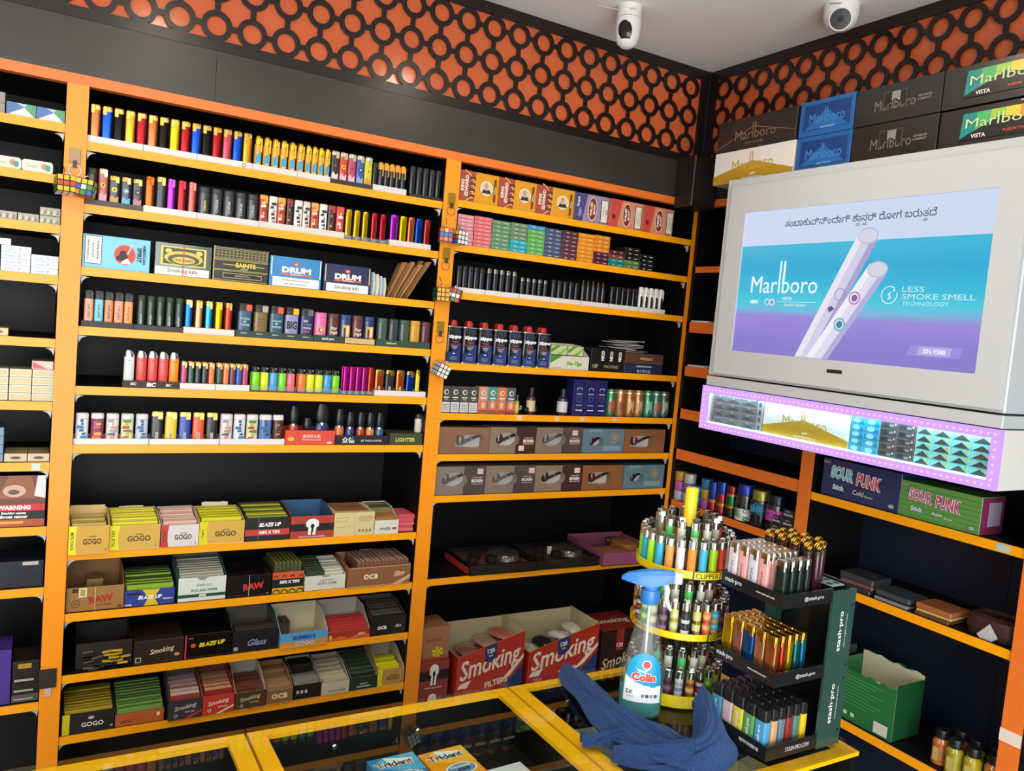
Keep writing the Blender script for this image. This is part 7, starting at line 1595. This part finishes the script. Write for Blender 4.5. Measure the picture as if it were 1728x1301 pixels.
# ------------------------------------------------------------------ glass counters
CZ = .970; YB, YF = -.857, -1.305
def counter(x0, x1, label):
    t = thing('display_counter', label, 'counter', ((x0 + x1) / 2, (YB + YF) / 2, 0), 0, 'glass display counters')
    w_ = (x1 - x0) / 2; d_ = (YB - YF) / 2; bw = .030
    def part(nm, b): return b.build(nm, t)
    part('glass_top', MB().box(-w_, w_, -d_, d_, CZ - .006, CZ, GLASS))
    zt_, zb = CZ - .0065, CZ - .0145
    part('top_bar', MB().box(-w_ + .001, w_ - .001, d_ - .022, d_ - .003, zb, zt_, YELLOW))
    part('top_bar', MB().box(-w_ + .001, w_ - .001, -d_ + .001, -d_ + .028, zb, zt_, YELLOW))
    part('top_bar', MB().box(-w_ + .001, -w_ + bw, -d_ + .0285, d_ - .0225, zb, zt_, YELLOW))
    part('top_bar', MB().box(w_ - bw, w_ - .001, -d_ + .0285, d_ - .0225, zb, zt_, YELLOW))
    part('front_glass', MB().box(-w_ + .001, w_ - .001, -d_ + .001, -d_ + .006, .42, zb - .0005, GLASS))
    part('side_panel', MB().box(-w_ + .001, -w_ + .012, -d_ + .007, d_ - .001, .42, zb - .0005, BLACKLAM))
    part('side_panel', MB().box(w_ - .012, w_ - .001, -d_ + .007, d_ - .001, .42, zb - .0005, BLACKLAM))
    part('back_panel', MB().box(-w_ + .0125, w_ - .0125, d_ - .010, d_ - .001, .42, zb - .0005, BLACKLAM))
    part('inner_shelf', MB().box(-w_ + .0125, w_ - .0125, -d_ + .007, d_ - .011, .876, .880, M('#1A1816', .3)))
    part('base_cabinet', MB().box(-w_ + .001, w_ - .001, -d_ + .001, d_ - .001, .0, .419, BLACKLAM))
    for sx in (-.10, .06):
        part('chrome_stud', MB().lathe([(.006, 0), (.0055, .004), (.003, .006)], CHROME, 14, T=Matrix.Translation((sx, d_ - .0105, .915)) @ Matrix.Rotation(PI / 2, 4, 'X')))
    return t
counter(-.252, .2415, 'yellow-framed glass counter cut by the left picture edge')
counter(.2435, .7480, 'yellow-framed glass counter with gum packs, in the middle')
counter(.7500, 1.2360, 'yellow-framed glass counter under the lighter stands')
def gum(x, y, rot, base, stripe, label):
    t = thing('gum_pack', label, 'gum pack', (x, y, .8803), rot, 'gum packs under the counter glass')
    MB().box(-.044, .044, -.05, .05, 0, .016, M(base, .3, 0, .6), .001).build('pack_body', t)
    q = MB(); T = Matrix.Translation((0, 0, .0162)) @ Matrix.Rotation(-PI / 2, 4, 'X')
    q.poly([(-.044, .030), (-.012, .048), (.044, .048), (.044, -.01), (.0, .0), (-.02, .01)], M(stripe, .35), T); q.poly([(-.016, .047), (.038, .030), (-.010, .024)], M('#E6ECEE', .4), T)
    q.text('Trident', -.002, .024, h=.019, w=.070, m=WH, T=T, bold=.09); q.text('Trident', -.002, .024, h=.017, w=.067, m=M('#3A4048', .4), T=T, bold=.02)
    q.ell(.006, -.022, .030, .018, WH, T); q.ell(.006, -.022, .027, .015, M('#5A8CB8', .4), T); q.text('SUGARFREE', .006, -.016, h=.006, m=WH, T=T, bold=.03)
    for k in range(3): q.ell(.0 + .008 * k, -.026, .004, .004, M('#3A2E5A', .4), T, 10)
    q.build('printed_top', t)
gum(.489, -.953, .02, '#2E86C8', '#4AA8DC', 'blue gum pack under the glass')
gum(.583, -.965, .06, '#F09A1C', '#F4B43A', 'orange gum pack under the glass')
o = MB().box(-.05, .05, -.06, .06, 0, .012, M('#D0D4D8', .5), .001).build('white_carton', None, (.657, -1.06, .8803), .05); tag(o, 'white flat carton under the middle counter glass', 'box')
for i, (x, y, w_, c) in enumerate([(.90, -1.00, .09, '#B8BCBC'), (1.02, -1.04, .08, '#C8C4B0'), (.98, -1.20, .10, '#A8B0B4'), (1.10, -1.21, .09, '#C8BC80')]):
    o = MB().box(-w_ / 2, w_ / 2, -.06, .06, 0, .012, M(c, .5), .001).build('flat_carton', None, (x, y, .8803), .1 * (i - 1)); tag(o, ['grey carton under the glass by the bottle', 'cream carton under the glass by the carousel', 'grey carton under the glass in front of the display', 'yellowish carton under the glass at the counter corner'][i], 'box', 'flat cartons under the right counter glass')  # pale cartons by bottle and carousel are added for the glass's ceiling reflection
for i in range(2):
    t = thing('round_tin', 'round tin lid under the glass, %s' % ['left of the gum packs', 'below the blue gum pack'][i], 'tin', (.43 + .075 * i, -1.035 - .01 * i, .8803), 0, 'round tins under the glass')
    MB().lathe([(.030, 0), (.031, .004), (.031, .018), (.029, .020)], M('#C8C8C4', .3, .6), 26).build('tin_body', t); MB().lathe([(.024, .0201), (.024, .0206)], M('#4A6A8C', .4), 24).build('lid_label', t)

# ------------------------------------------------------------------ three-tier round lighter carousel
CX, CY = 1.062, -.990
car = thing('lighter_carousel', 'three-tier yellow round stand full of refillable lighters', 'lighter stand', (CX, CY, CZ))
CLP = M('#F2D400', .35, 0, .3)
tiers = [(.003, .028), (.137, .151), (.258, .274)]
for i, (a, b) in enumerate(tiers):
    R_ = .098
    tr_ = MB().lathe([(R_ * .98, a), (R_, a + .002), (R_, b), (R_ - .0015, b), (R_ - .0015, a + .006), (.012, a + .006)], CLP, 40).build('tier_tray', car)
    for ang in ((.9, -.2) if i == 0 else (-3.22, -1.42) if i == 1 else (-1.86, .6)):
        q = MB(); w_ = .022
        for s_, c, e in ((1.0, '#161410', .0006), (.90, '#F2D400', .0009)):
            pts = []
            for k in range(7): pts.append((ang + (-1 + 2 * k / 6) * .30 * s_, 0))
            hh = (b - a) * .5 * (1.0 if s_ == 1 else .84); zc = (a + b) / 2
            v = [((R_ + e) * math.cos(p), (R_ + e) * math.sin(p), zc - hh) for p, _ in pts] + [((R_ + e) * math.cos(p), (R_ + e) * math.sin(p), zc + hh) for p, _ in pts]
            q.add(v, [(k, k + 1, 8 + k, 7 + k) for k in range(6)], M(c, .4))
        tv_, tf_, tw, th_ = text_geo('CLIPPER', .01)
        sc0 = .30 * 2 * .82 * R_ / tw; sc1 = (b - a) * .62 / th_
        q.add([((R_ + .0013) * math.cos(ang + x_ * sc0 / R_), (R_ + .0013) * math.sin(ang + x_ * sc0 / R_), (a + b) / 2 + y_ * sc1) for x_, y_ in tv_], tf_, M('#161410', .4))
        q.build('name_plate', tr_)
MB().lathe([(.010, .004), (.010, .340)], M('#3A3834', .4, .5), 20).build('centre_post', car)
MB().lathe([(.0125, .3402), (.0125, .414), (.011, .4165)], CLP, 20).build('handle', car)
pal_c = ['#9AD82A', '#1EA8C8', '#A0DC28', '#3AA8D0', '#F09A4A', '#D8D6D2', '#F08C2C', '#38A8C8', '#A8D418', '#D8402C', '#D8B8B0', '#5AC83A', '#2AA0C0']
pcn = ['lime', 'turquoise', 'lime', 'sky blue', 'orange', 'frosted white', 'orange', 'sky blue', 'lime', 'red', 'pale pink', 'green', 'turquoise']
def cl_pr(name, base, deco):
    PRINTS[name] = lambda w, d, h: (lambda b: [b.lathe([(w / 2 * 1.015, h * z_), (w / 2 * 1.015, h * (z_ + .10))], M(deco[k % len(deco)], .35), 14, cap0=False, cap1=False) for k, z_ in enumerate((.08, .22, .36, .50))] and b.mesh('printed_band'))(MB())
designs = [('yellow sketch print', '#D8CC6A', ['#8C8A4A', '#C8D0B8']), ('black ladder print', '#22242A', ['#D8D8D4', '#3A3C40']), ('yellow zebra print', '#D8C84A', ['#3A3A30', '#C8C8A8']), ('orange fruit print', '#E08A4A', ['#C83A4A', '#E8B86A']), ('blue fish print', '#3AA8C8', ['#D8A84A', '#7AD0D8']), ('purple dot print', '#5A3A4E', ['#8C5A6A', '#3A2A3A']),
           ('white leaf print', '#C8CCC4', ['#5A7A8C', '#8CA4B0']), ('lion-tan print', '#B87A3A', ['#E8B87A', '#6A3A1E']), ('red dot black print', '#2A2224', ['#B8343A', '#C8C4BC']), ('green argyle print', '#6AB838', ['#2E7A3A', '#B8D86A']), ('yellow label print', '#D8C82A', ['#5A6A8C', '#C8C8B0']), ('mauve print', '#6A4A5E', ['#8C6A7A', '#3E2A3A'])]
for nm, b_, d_ in designs: cl_pr(nm, b_, d_)
TN = ['bottom tier', 'middle tier', 'top tier']
for ti, (a, b) in enumerate(tiers):
    n = 25
    for k in range(n):
        an = -3.70 + 2 * PI * k / n
        x, y = CX + .0865 * math.cos(an), CY + .0865 * math.sin(an)
        if ti == 2: c, cw, op = pal_c[k % 13], pcn[k % 13] + ' translucent', ()
        else:
            ds = designs[(k + ti * 7) % 12]; c, cw, op = ds[1], ds[0], (('print', ds[0]),)
        put_lighter('clipper', .0165, .0165, .073, c, '#888888', (x, y, CZ + a + .0065), '%s round lighter, %s from far left around outer ring, %s' % (cw, nth(k + 1), TN[ti]), 'round lighters on the carousel', op, an + PI / 2 + random.uniform(-.3, .3))
    n2 = 14
    for k in range(n2):
        an = -2.1 + 2 * PI * k / n2
        if ti < 2 and math.cos(an + 2.34) < -.1: continue
        x, y = CX + .058 * math.cos(an), CY + .058 * math.sin(an)
        c = ['#4AB85A', '#C8CCB8', '#B8B0A0', '#A84A3A', '#5A8C9A', '#8C7A5A'][k % 6]
        put_lighter('clipper', .0165, .0165, .073, c, '#888888', (x, y, CZ + a + .0065 + .030), '%s round lighter, %s in raised inner ring, %s' % (['green', 'pale', 'beige', 'rust', 'blue-grey', 'tan'][k % 6], nth(k + 1), TN[ti]), 'round lighters on the carousel', (), an + random.uniform(-.5, .5))
    MB().lathe([(.070, a + .0062), (.070, a + .0355), (.013, a + .0358)], M('#4A463C', .5), 32).build('inner_riser', car)

# ------------------------------------------------------------------ three-tier square lighter display
dsx0, dsx1, dsy0, dsy1 = 1.022, 1.212, -1.274, -1.130
dp = thing('lighter_display', 'three-tier black and green lettered lighter display', 'lighter stand', (0, 0, CZ))
BKP = M('#15171A', .32, 0, .4, var=.1, scale=20); GRP = M('#2A4A42', .25, 0, .6, var=.12, scale=12)
for y0, y1 in ((dsy0 - .002, dsy0 + .003), (dsy1 - .003, dsy1 + .002)):
    MB().box(1.150, dsx1, y0, y1, 0, .290, GRP).build('side_board', dp)
sb_ = [o_ for o_ in dp.children][0]
q = MB(); T = Matrix.Translation((0, dsy0 - .0022, 0))
for zc in (.080, .215): q.text('stash·pro', 1.178, zc, h=.0135, w=.074, m=WH, rot=90, bold=.012, T=T); q.text('www.stash-pro.com', 1.192, zc, h=.004, w=.062, m=WH, rot=90, T=T, bold=0)
for zc in (.028, .125, .150, .262): q.ell(1.203, zc, .002, .002, M('#0A0C0C', .5), T, 10)
q.build('printed_side', sb_)
def dtray(z0, hh, front, side, lbl=True):
    b = MB(); x1 = 1.192; k = .002
    b.box(dsx0, x1, dsy0 + .0035, dsy1 - .0035, z0, z0 + k, BKP).box(dsx0, dsx0 + k, dsy0 + .0035, dsy1 - .0035, z0 + k, z0 + hh, BKP).box(x1 - k, x1, dsy0 + .0035, dsy1 - .0035, z0 + k, z0 + hh, BKP)
    b.box(dsx0, 1.1495, dsy0, dsy0 + .0033, z0, z0 + hh, BKP).box(dsx0, 1.1495, dsy1 - .0033, dsy1, z0, z0 + hh, BKP)
    o_ = b.build('tier_tray', dp)
    q = MB(); T = Matrix.Translation((dsx0 - .0002, 0, 0)) @ Matrix.Rotation(-PI / 2, 4, 'Z')
    for txt, yy, h_, w__ in front: q.text(txt, yy, z0 + hh * .5, h=h_, w=w__, m=WH, bold=.008, T=T)
    T2 = Matrix.Translation((0, dsy0 - .0002, 0))
    for txt, xx, h_, w__ in side: q.text(txt, xx, z0 + hh * .5, h=h_, w=w__, m=M('#C8CCCC', .4), bold=.008, T=T2)
    q.build('printed_edges', o_)
    return o_
dtray(.001, .026, [('MADE FOR THE MODERN USER', 1.235, .006, .045)], [('STASH-PRO.COM', 1.100, .008, .060)])
dtray(.132, .025, [('stash·pro', 1.158, .011, .040), ('www.stash-pro.com', 1.235, .005, .042)], [('@stash.pro', 1.100, .009, .050)])
dtray(.270, .025, [('stash·pro', 1.160, .011, .040), ('www.stash-pro.com', 1.235, .005, .042)], [('@stash.pro', 1.100, .009, .050)])
MB().box(1.193, 1.198, dsy0 + .0035, dsy1 - .0035, 0, .300, BKP).build('back_board', dp)
ins = MB().box(1.155, 1.189, dsy0 + .008, dsy0 + .070, .330 - .035, .332 - .035, M('#7E948A', .5))
for k in range(6): ins.lathe([(.0062, .2971), (.0062, .2974)], M('#16201C', .6), 14, c=(1.163 + .017 * (k % 2), dsy0 + .019 + .02 * (k // 2)))
ins.build('perforated_insert', dp)
cols_b = [['#4A94B8', '#C8B0B4', '#D8C84A', '#5A9A52', '#4A9AC4'], ['#D8B48C', '#6A8CA0', '#C89A9A', '#8C3A30', '#C8A078'], ['#5A7482', '#C8B04A', '#4A8CA8', '#B8A0A4', '#5E7888'], ['#8C2E26', '#5A8C52', '#C8B44A', '#4A90B0', '#8A2C24'], ['#5A8078', '#C8A8AC', '#5A9A54', '#C8B44C', '#567A74'], ['#C8A820', '#4A90B4', '#C8B0B4', '#58964E', '#E0BC1C']]
cnb = ['blue', 'mauve', 'yellow', 'green', 'sky blue']
for r_ in range(6):
    for k in range(5):
        x = 1.036 + r_ * .0188; y = -1.144 - k * .0262
        op = (('print', ['stash_big', 'stash_soft', 'stash_soft', 'stash_big', 'stash_big'][k]),) if r_ == 0 else ()
        put_lighter('block', .0245, .0150, .079, cols_b[r_][k], '#1C1C1E', (x, y, CZ + .0035), 'black-headed lighter, %s rank, %s from the carousel, bottom tier of display' % (ORD[r_ + 1], ORD[k + 1]), 'lighters in the square display', op, RW)
mm_ = [['#D8B01C', '#C88A78', '#2A6AC0', '#D89A70', '#C87A48'], ['#C8A428', '#C0806E', '#2E70C4', '#D0946C', '#D8502C'], ['#B88A6A', '#D8AE24', '#C88878', '#3A78C4', '#E0B81C'], ['#C8A02C', '#C48672', '#C89068', '#2E78B8', '#2E8C8C'], ['#B8862E', '#D8B02C', '#C8866E', '#D09068', '#2A8AB0']]
for r_ in range(5):
    for k in range(5):
        put_lighter('slim', .0232, .0125, .079, mm_[r_][k], '#D8A83C', (1.040 + r_ * .0172, -1.146 - k * .0255, CZ + .1345), 'shiny gold-lidded lighter, %s rank, %s from the carousel, middle tier of display' % (ORD[r_ + 1], ORD[k + 1]), 'lighters in the square display', (('metal', 1),), RW)
for r_ in range(6):
    for k in range(4):
        c = ['#D2D0DC', '#E8A8A8', '#CFCEDA', '#E6A29E'][k]
        put_lighter('slim', .0215, .0118, .079, c, '#D8CEB8', (1.034 + r_ * .0135, -1.146 - k * .0238, CZ + .2725), '%s lettered lighter, %s rank, %s from the carousel, top tier of display' % (['white', 'pink', 'lavender', 'rose'][k], ORD[r_ + 1], ORD[k + 1]), 'lighters in the square display', (('print', 'stash_grey'),) if r_ == 0 else (), RW)
for r_ in range(4):
    put_lighter('slim', .0225, .0118, .076, '#16241E', '#B8BCB4', (1.036 + r_ * .0190, -1.253, CZ + .2725), 'dark green lighter with clear top, %s rank at near side, top tier of display' % ORD[r_ + 1], 'lighters in the square display', (), RW)
rnd = random.Random(21); kk = 0
for i in range(4):
    for j in range(4):
        kk += 1
        x = 1.1195 + i * .0185; y = -1.145 - j * .0300 - .006 * (i % 2)
        if i == 3 and j == 3: continue
        t = thing('ring_top_lighter', 'dark maroon lighter with brass rings, %s across, %s back, top tier' % (ORD[j + 1], ORD[i + 1]), 'lighter', (x, y, CZ + .2725 + .0002), 0, 'brass ring lighters in the square display')
        MB().lathe([(.0072, 0), (.0076, .002), (.0076, .074)], M('#3A1420', .22, 0, .7), 14).build('body', t)
        MB().lathe([(.0080, .0742), (.0080, .082)], M('#2A2420', .35), 14).build('collar', t)
        for s_ in range(2): MB().torus(.0070, .0017, BRASS, 16, 6, T=Matrix.Translation((0, (s_ - .5) * .0045, .090)) @ Matrix.Rotation(PI / 2 + .25, 4, 'X') @ Matrix.Rotation(0, 4, 'Y')).build('brass_ring', t)

# ------------------------------------------------------------------ spray bottle
sp = thing('spray_bottle', 'clear trigger spray bottle with teal cleaner and blue head', 'spray bottle', (.928, -1.048, CZ), -.60)
prof = [(0, .036, .024), (.004, .040, .027), (.03, .0415, .028), (.075, .040, .027), (.12, .033, .023), (.165, .0235, .0185), (.200, .0165, .0155), (.216, .0145, .0145)]
PET = glassy('clear_pet', (.93, .96, .97), 1.42, .05, .06, (.85, .9, .92))
MB().sup([(0, 0, z_, a, b) for z_, a, b in prof], PET, 32, 2.4, cap0=True, cap1=False).build('bottle_body', sp)
LIQ = glassy('teal_liquid', (.10, .52, .50), 1.33, .03, .40, (.03, .55, .52))
MB().sup([(0, 0, .002, .0345, .0225), (0, 0, .006, .0385, .0255), (0, 0, .03, .0400, .0265), (0, 0, .050, .0395, .0262)], LIQ, 32, 2.4).build('teal_liquid', sp)
def wide(z_):
    for i in range(len(prof) - 1):
        if prof[i][0] <= z_ <= prof[i + 1][0]:
            u = (z_ - prof[i][0]) / (prof[i + 1][0] - prof[i][0]); return prof[i][1] + u * (prof[i + 1][1] - prof[i][1]), prof[i][2] + u * (prof[i + 1][2] - prof[i][2])
def onb(x_, z_, e=.0008):
    a, b = wide(z_); u = min(.98, abs(x_) / a); return (x_, -b * (1 - u ** 2.4) ** (1 / 2.4) - e, z_)
lab = MB(); N = 40
mats_ = [M('#1E9AC8', .35), M('#E8ECEE', .4)]
for i in range(N):
    for j in range(N):
        u0, u1, v0, v1 = -1 + 2 * i / N, -1 + 2 * (i + 1) / N, j / N, (j + 1) / N
        uc, vc = (u0 + u1) / 2, (v0 + v1) / 2
        zc = .032 + vc * .092
        hw = .88 if vc < .72 else .88 * math.sqrt(max(0, 1 - ((vc - .72) / .28) ** 2))
        if abs(uc) > hw: continue
        blue = vc > .36 + .10 * uc * uc - .10 * uc
        P_ = []
        for uu, vv in ((u0, v0), (u1, v0), (u1, v1), (u0, v1)):
            z_ = .032 + vv * .092; P_.append(onb(uu * wide(z_)[0] * .92, z_))
        lab.add(P_, [(0, 1, 2, 3)], mats_[0 if blue else 1])
lb = lab.build('wrap_label', sp)
q = MB()
def onlab(vs, fs, m, e): q.add([onb(x_, z_, e) for x_, z_ in vs], fs, m)
for txt, cx, cz, h_, w__, col, e, bo in (('Colin', 0, .080, .0165, .047, '#F0F4F6', .0011, .14), ('Colin', 0, .080, .0150, .045, '#D83A2A', .0014, .06), ('5X', -.024, .050, .008, .013, '#3A4450', .0012, .03), ('SHINE', -.022, .042, .003, .012, '#5A6470', .0012, 0)):
    v, f, W_, H_ = text_geo(txt, bo); onlab([(cx + a * w__ / W_, cz + b * h_ / H_) for a, b in v], f, M(col, .4), e)
for cx, cz, r_, col, e in ((.004, .103, .0085, '#F2F4F6', .0012), (.004, .103, .0070, '#C8302A', .0015)):
    onlab([(cx + r_ * math.cos(2 * PI * k / 16), cz + r_ * math.sin(2 * PI * k / 16)) for k in range(16)], [tuple(range(16))], M(col, .35), e)
onlab([(-.018, .100), (-.012, .094), (.0, .092), (.010, .096), (.002, .088), (-.010, .090)], [(0, 1, 2, 3, 4, 5)], M('#E6F0F4', .4), .0013)
for k in range(4): onlab([(-.002 + .008 * k, .042), (.004 + .008 * k, .042), (.004 + .008 * k, .048), (-.002 + .008 * k, .048)], [(0, 1, 2, 3)], M(['#7A868E', '#4A545C', '#8C969C', '#5A6870'][k], .4), .0012)
q.build('label_print', lb)
BL = M('#2A78C8', .35, 0, .2)
MB().lathe([(.0172, .214), (.0180, .217), (.0180, .236), (.0165, .240)], BL, 24).build('collar', sp)
hd = MB()
hd.loft([[(x_, y_ * w_, z_ + dz * k_) for y_, dz in ((-1, -.010), (-1, .008), (-.6, .015), (.6, .015), (1, .008), (1, -.010))] for x_, w_, z_, k_ in ((-.056, .003, .256, .25), (-.044, .009, .258, .6), (-.022, .0125, .258, 1.0), (.000, .0140, .258, 1.25), (.022, .0125, .263, 1.0), (.040, .0110, .266, .8))], BL, True)
hd.sup([(0, 0, .239, .0135, .0125), (0, 0, .256, .0160, .0130)], BL, 20, 2.5)
hd.build('sprayer_head', sp)
MB().box(.040, .056, -.0085, .0085, .256, .276, M('#C8D0D4', .35), .002).build('nozzle_cap', sp)
MB().tube([(.026, 0, .254), (.031, 0, .240), (.030, 0, .225), (.036, 0, .210), (.041, 0, .203)], [.0055, .0060, .0052, .0042, .0030], M('#D6DADC', .4), 10).build('trigger', sp)
MB().tube([(0, 0, .235), (.002, 0, .12), (.006, 0, .02)], .0022, M('#D8DEE0', .4), 8).build('dip_tube', sp)

# ------------------------------------------------------------------ blue cloth
def cloth():
    mt = bpy.data.materials.new('microfibre_blue'); mt.use_nodes = True
    nt = mt.node_tree; b = nt.nodes['Principled BSDF']
    b.inputs['Base Color'].default_value = (*lin('#123364'), 1); b.inputs['Roughness'].default_value = .95
    b.inputs['Sheen Weight'].default_value = .5; b.inputs['Sheen Tint'].default_value = (*lin('#6A9AE0'), 1)
    tc = nt.nodes.new('ShaderNodeTexCoord'); nz = nt.nodes.new('ShaderNodeTexNoise'); nz.inputs['Scale'].default_value = 300; nz.inputs['Detail'].default_value = 4
    bp = nt.nodes.new('ShaderNodeBump'); bp.inputs['Strength'].default_value = 1.0; bp.inputs['Distance'].default_value = .006
    nt.links.new(tc.outputs['Object'], nz.inputs['Vector']); nt.links.new(nz.outputs['Fac'], bp.inputs['Height']); nt.links.new(bp.outputs['Normal'], b.inputs['Normal'])
    def cat(P, u):
        n = len(P) - 1; s_ = min(n - 1e-6, u * n); i = int(s_); f = s_ - i
        p0, p1, p2, p3 = (P[max(0, i - 1)], P[i], P[i + 1], P[min(n, i + 2)])
        return [.5 * ((2 * b_) + (-a + c) * f + (2 * a - 5 * b_ + 4 * c - d) * f * f + (-a + 3 * b_ - 3 * c + d) * f ** 3) for a, b_, c, d in zip(p0, p1, p2, p3)]
    def strip(P, nu, nv, fold, roll):
        """P: x, y, ridge height, left half width, right half width, left edge lift, right edge lift"""
        rows = []
        for i in range(nu + 1):
            u = i / nu
            x, y, h, wl, wr, el, er = cat(P, u)
            a = cat(P, max(0, u - .01)); c = cat(P, min(1, u + .01))
            dx, dy = c[0] - a[0], c[1] - a[1]; L_ = math.hypot(dx, dy) or 1; nx, ny = dy / L_, -dx / L_     # right-hand side of travel
            r_ = []
            for j in range(nv + 1):
                v = -1 + 2 * j / nv
                wv = wl if v < 0 else wr; ed = el if v < 0 else er
                prof_ = math.cos(v * PI / 2) ** 1.2 if abs(v) < 1 else 0
                zz = h * prof_ + ed * abs(v) ** 3 + fold * math.sin(7 * v + 6 * u) * (1 - abs(v) ** 2) + fold * .7 * math.sin(13 * u + 4 * v) + fold * .45 * math.sin(23 * v - 9 * u) * (1 - v * v)
                off = v * wv + .006 * math.sin(6 * u + 2.5 * v)
                r_.append((x + nx * off, y + ny * off, CZ + max(.0025, zz + .004)))
            rows.append(r_)
        return rows
    def solid(rows, th=.0035):
        nu, nv = len(rows), len(rows[0]); v = [p for r_ in rows for p in r_]; v2 = [(x, y, max(CZ + .0004, z_ - th)) for x, y, z_ in v]; f = []
        n = nu * nv
        for i in range(nu - 1):
            for j in range(nv - 1):
                a, b_, c, d = i * nv + j, i * nv + j + 1, (i + 1) * nv + j + 1, (i + 1) * nv + j
                f += [(a, b_, c, d), (n + a, n + d, n + c, n + b_)]
        for i in range(nu - 1):
            a, d = i * nv, (i + 1) * nv; f.append((a, d, n + d, n + a)); a, d = a + nv - 1, d + nv - 1; f.append((a, n + a, n + d, d))
        for j in range(nv - 1):
            f.append((j, n + j, n + j + 1, j + 1)); k = (nu - 1) * nv + j; f.append((k, k + 1, n + k + 1, n + k))
        return v + v2, f
    A = [(.886, -.866, .016, .022, .014, .012, .004), (.872, -.920, .028, .038, .028, .006, .002), (.858, -.985, .036, .046, .032, .002, .004), (.842, -1.060, .036, .054, .038, .0, .008), (.848, -1.130, .032, .060, .056, .0, .016), (.872, -1.190, .030, .055, .056, .002, .016), (.905, -1.218, .030, .045, .050, .004, .01)]
    B = [(.780, -1.160, .010, .012, .014, .012, .004), (.822, -1.196, .022, .028, .032, .010, .004), (.875, -1.220, .030, .040, .046, .006, .0), (.928, -1.222, .038, .046, .050, .006, .0), (.966, -1.200, .054, .040, .046, .014, .0), (.985, -1.166, .076, .030, .030, .030, .0), (.992, -1.138, .074, .013, .018, .05, .03)]
    D = [(.752, -1.108, .008, .008, .010, .012, .006), (.782, -1.122, .020, .022, .022, .006, .006), (.820, -1.142, .026, .030, .028, .002, .004), (.860, -1.165, .026, .030, .030, .0, .0)]
    mb = MB()
    for P, nu, nv, fo in ((A, 80, 40, .0055), (B, 80, 40, .0055), (D, 40, 24, .004)):
        v, f = solid(strip(P, nu, nv, fo, 0)); mb.add(v, f, mt, True)
    o = mb.mesh('blue_cloth', 80)
    ob = link('cleaning_cloth', o)
    tag(ob, 'crumpled blue microfibre cloth on the counter', 'cloth')
cloth()
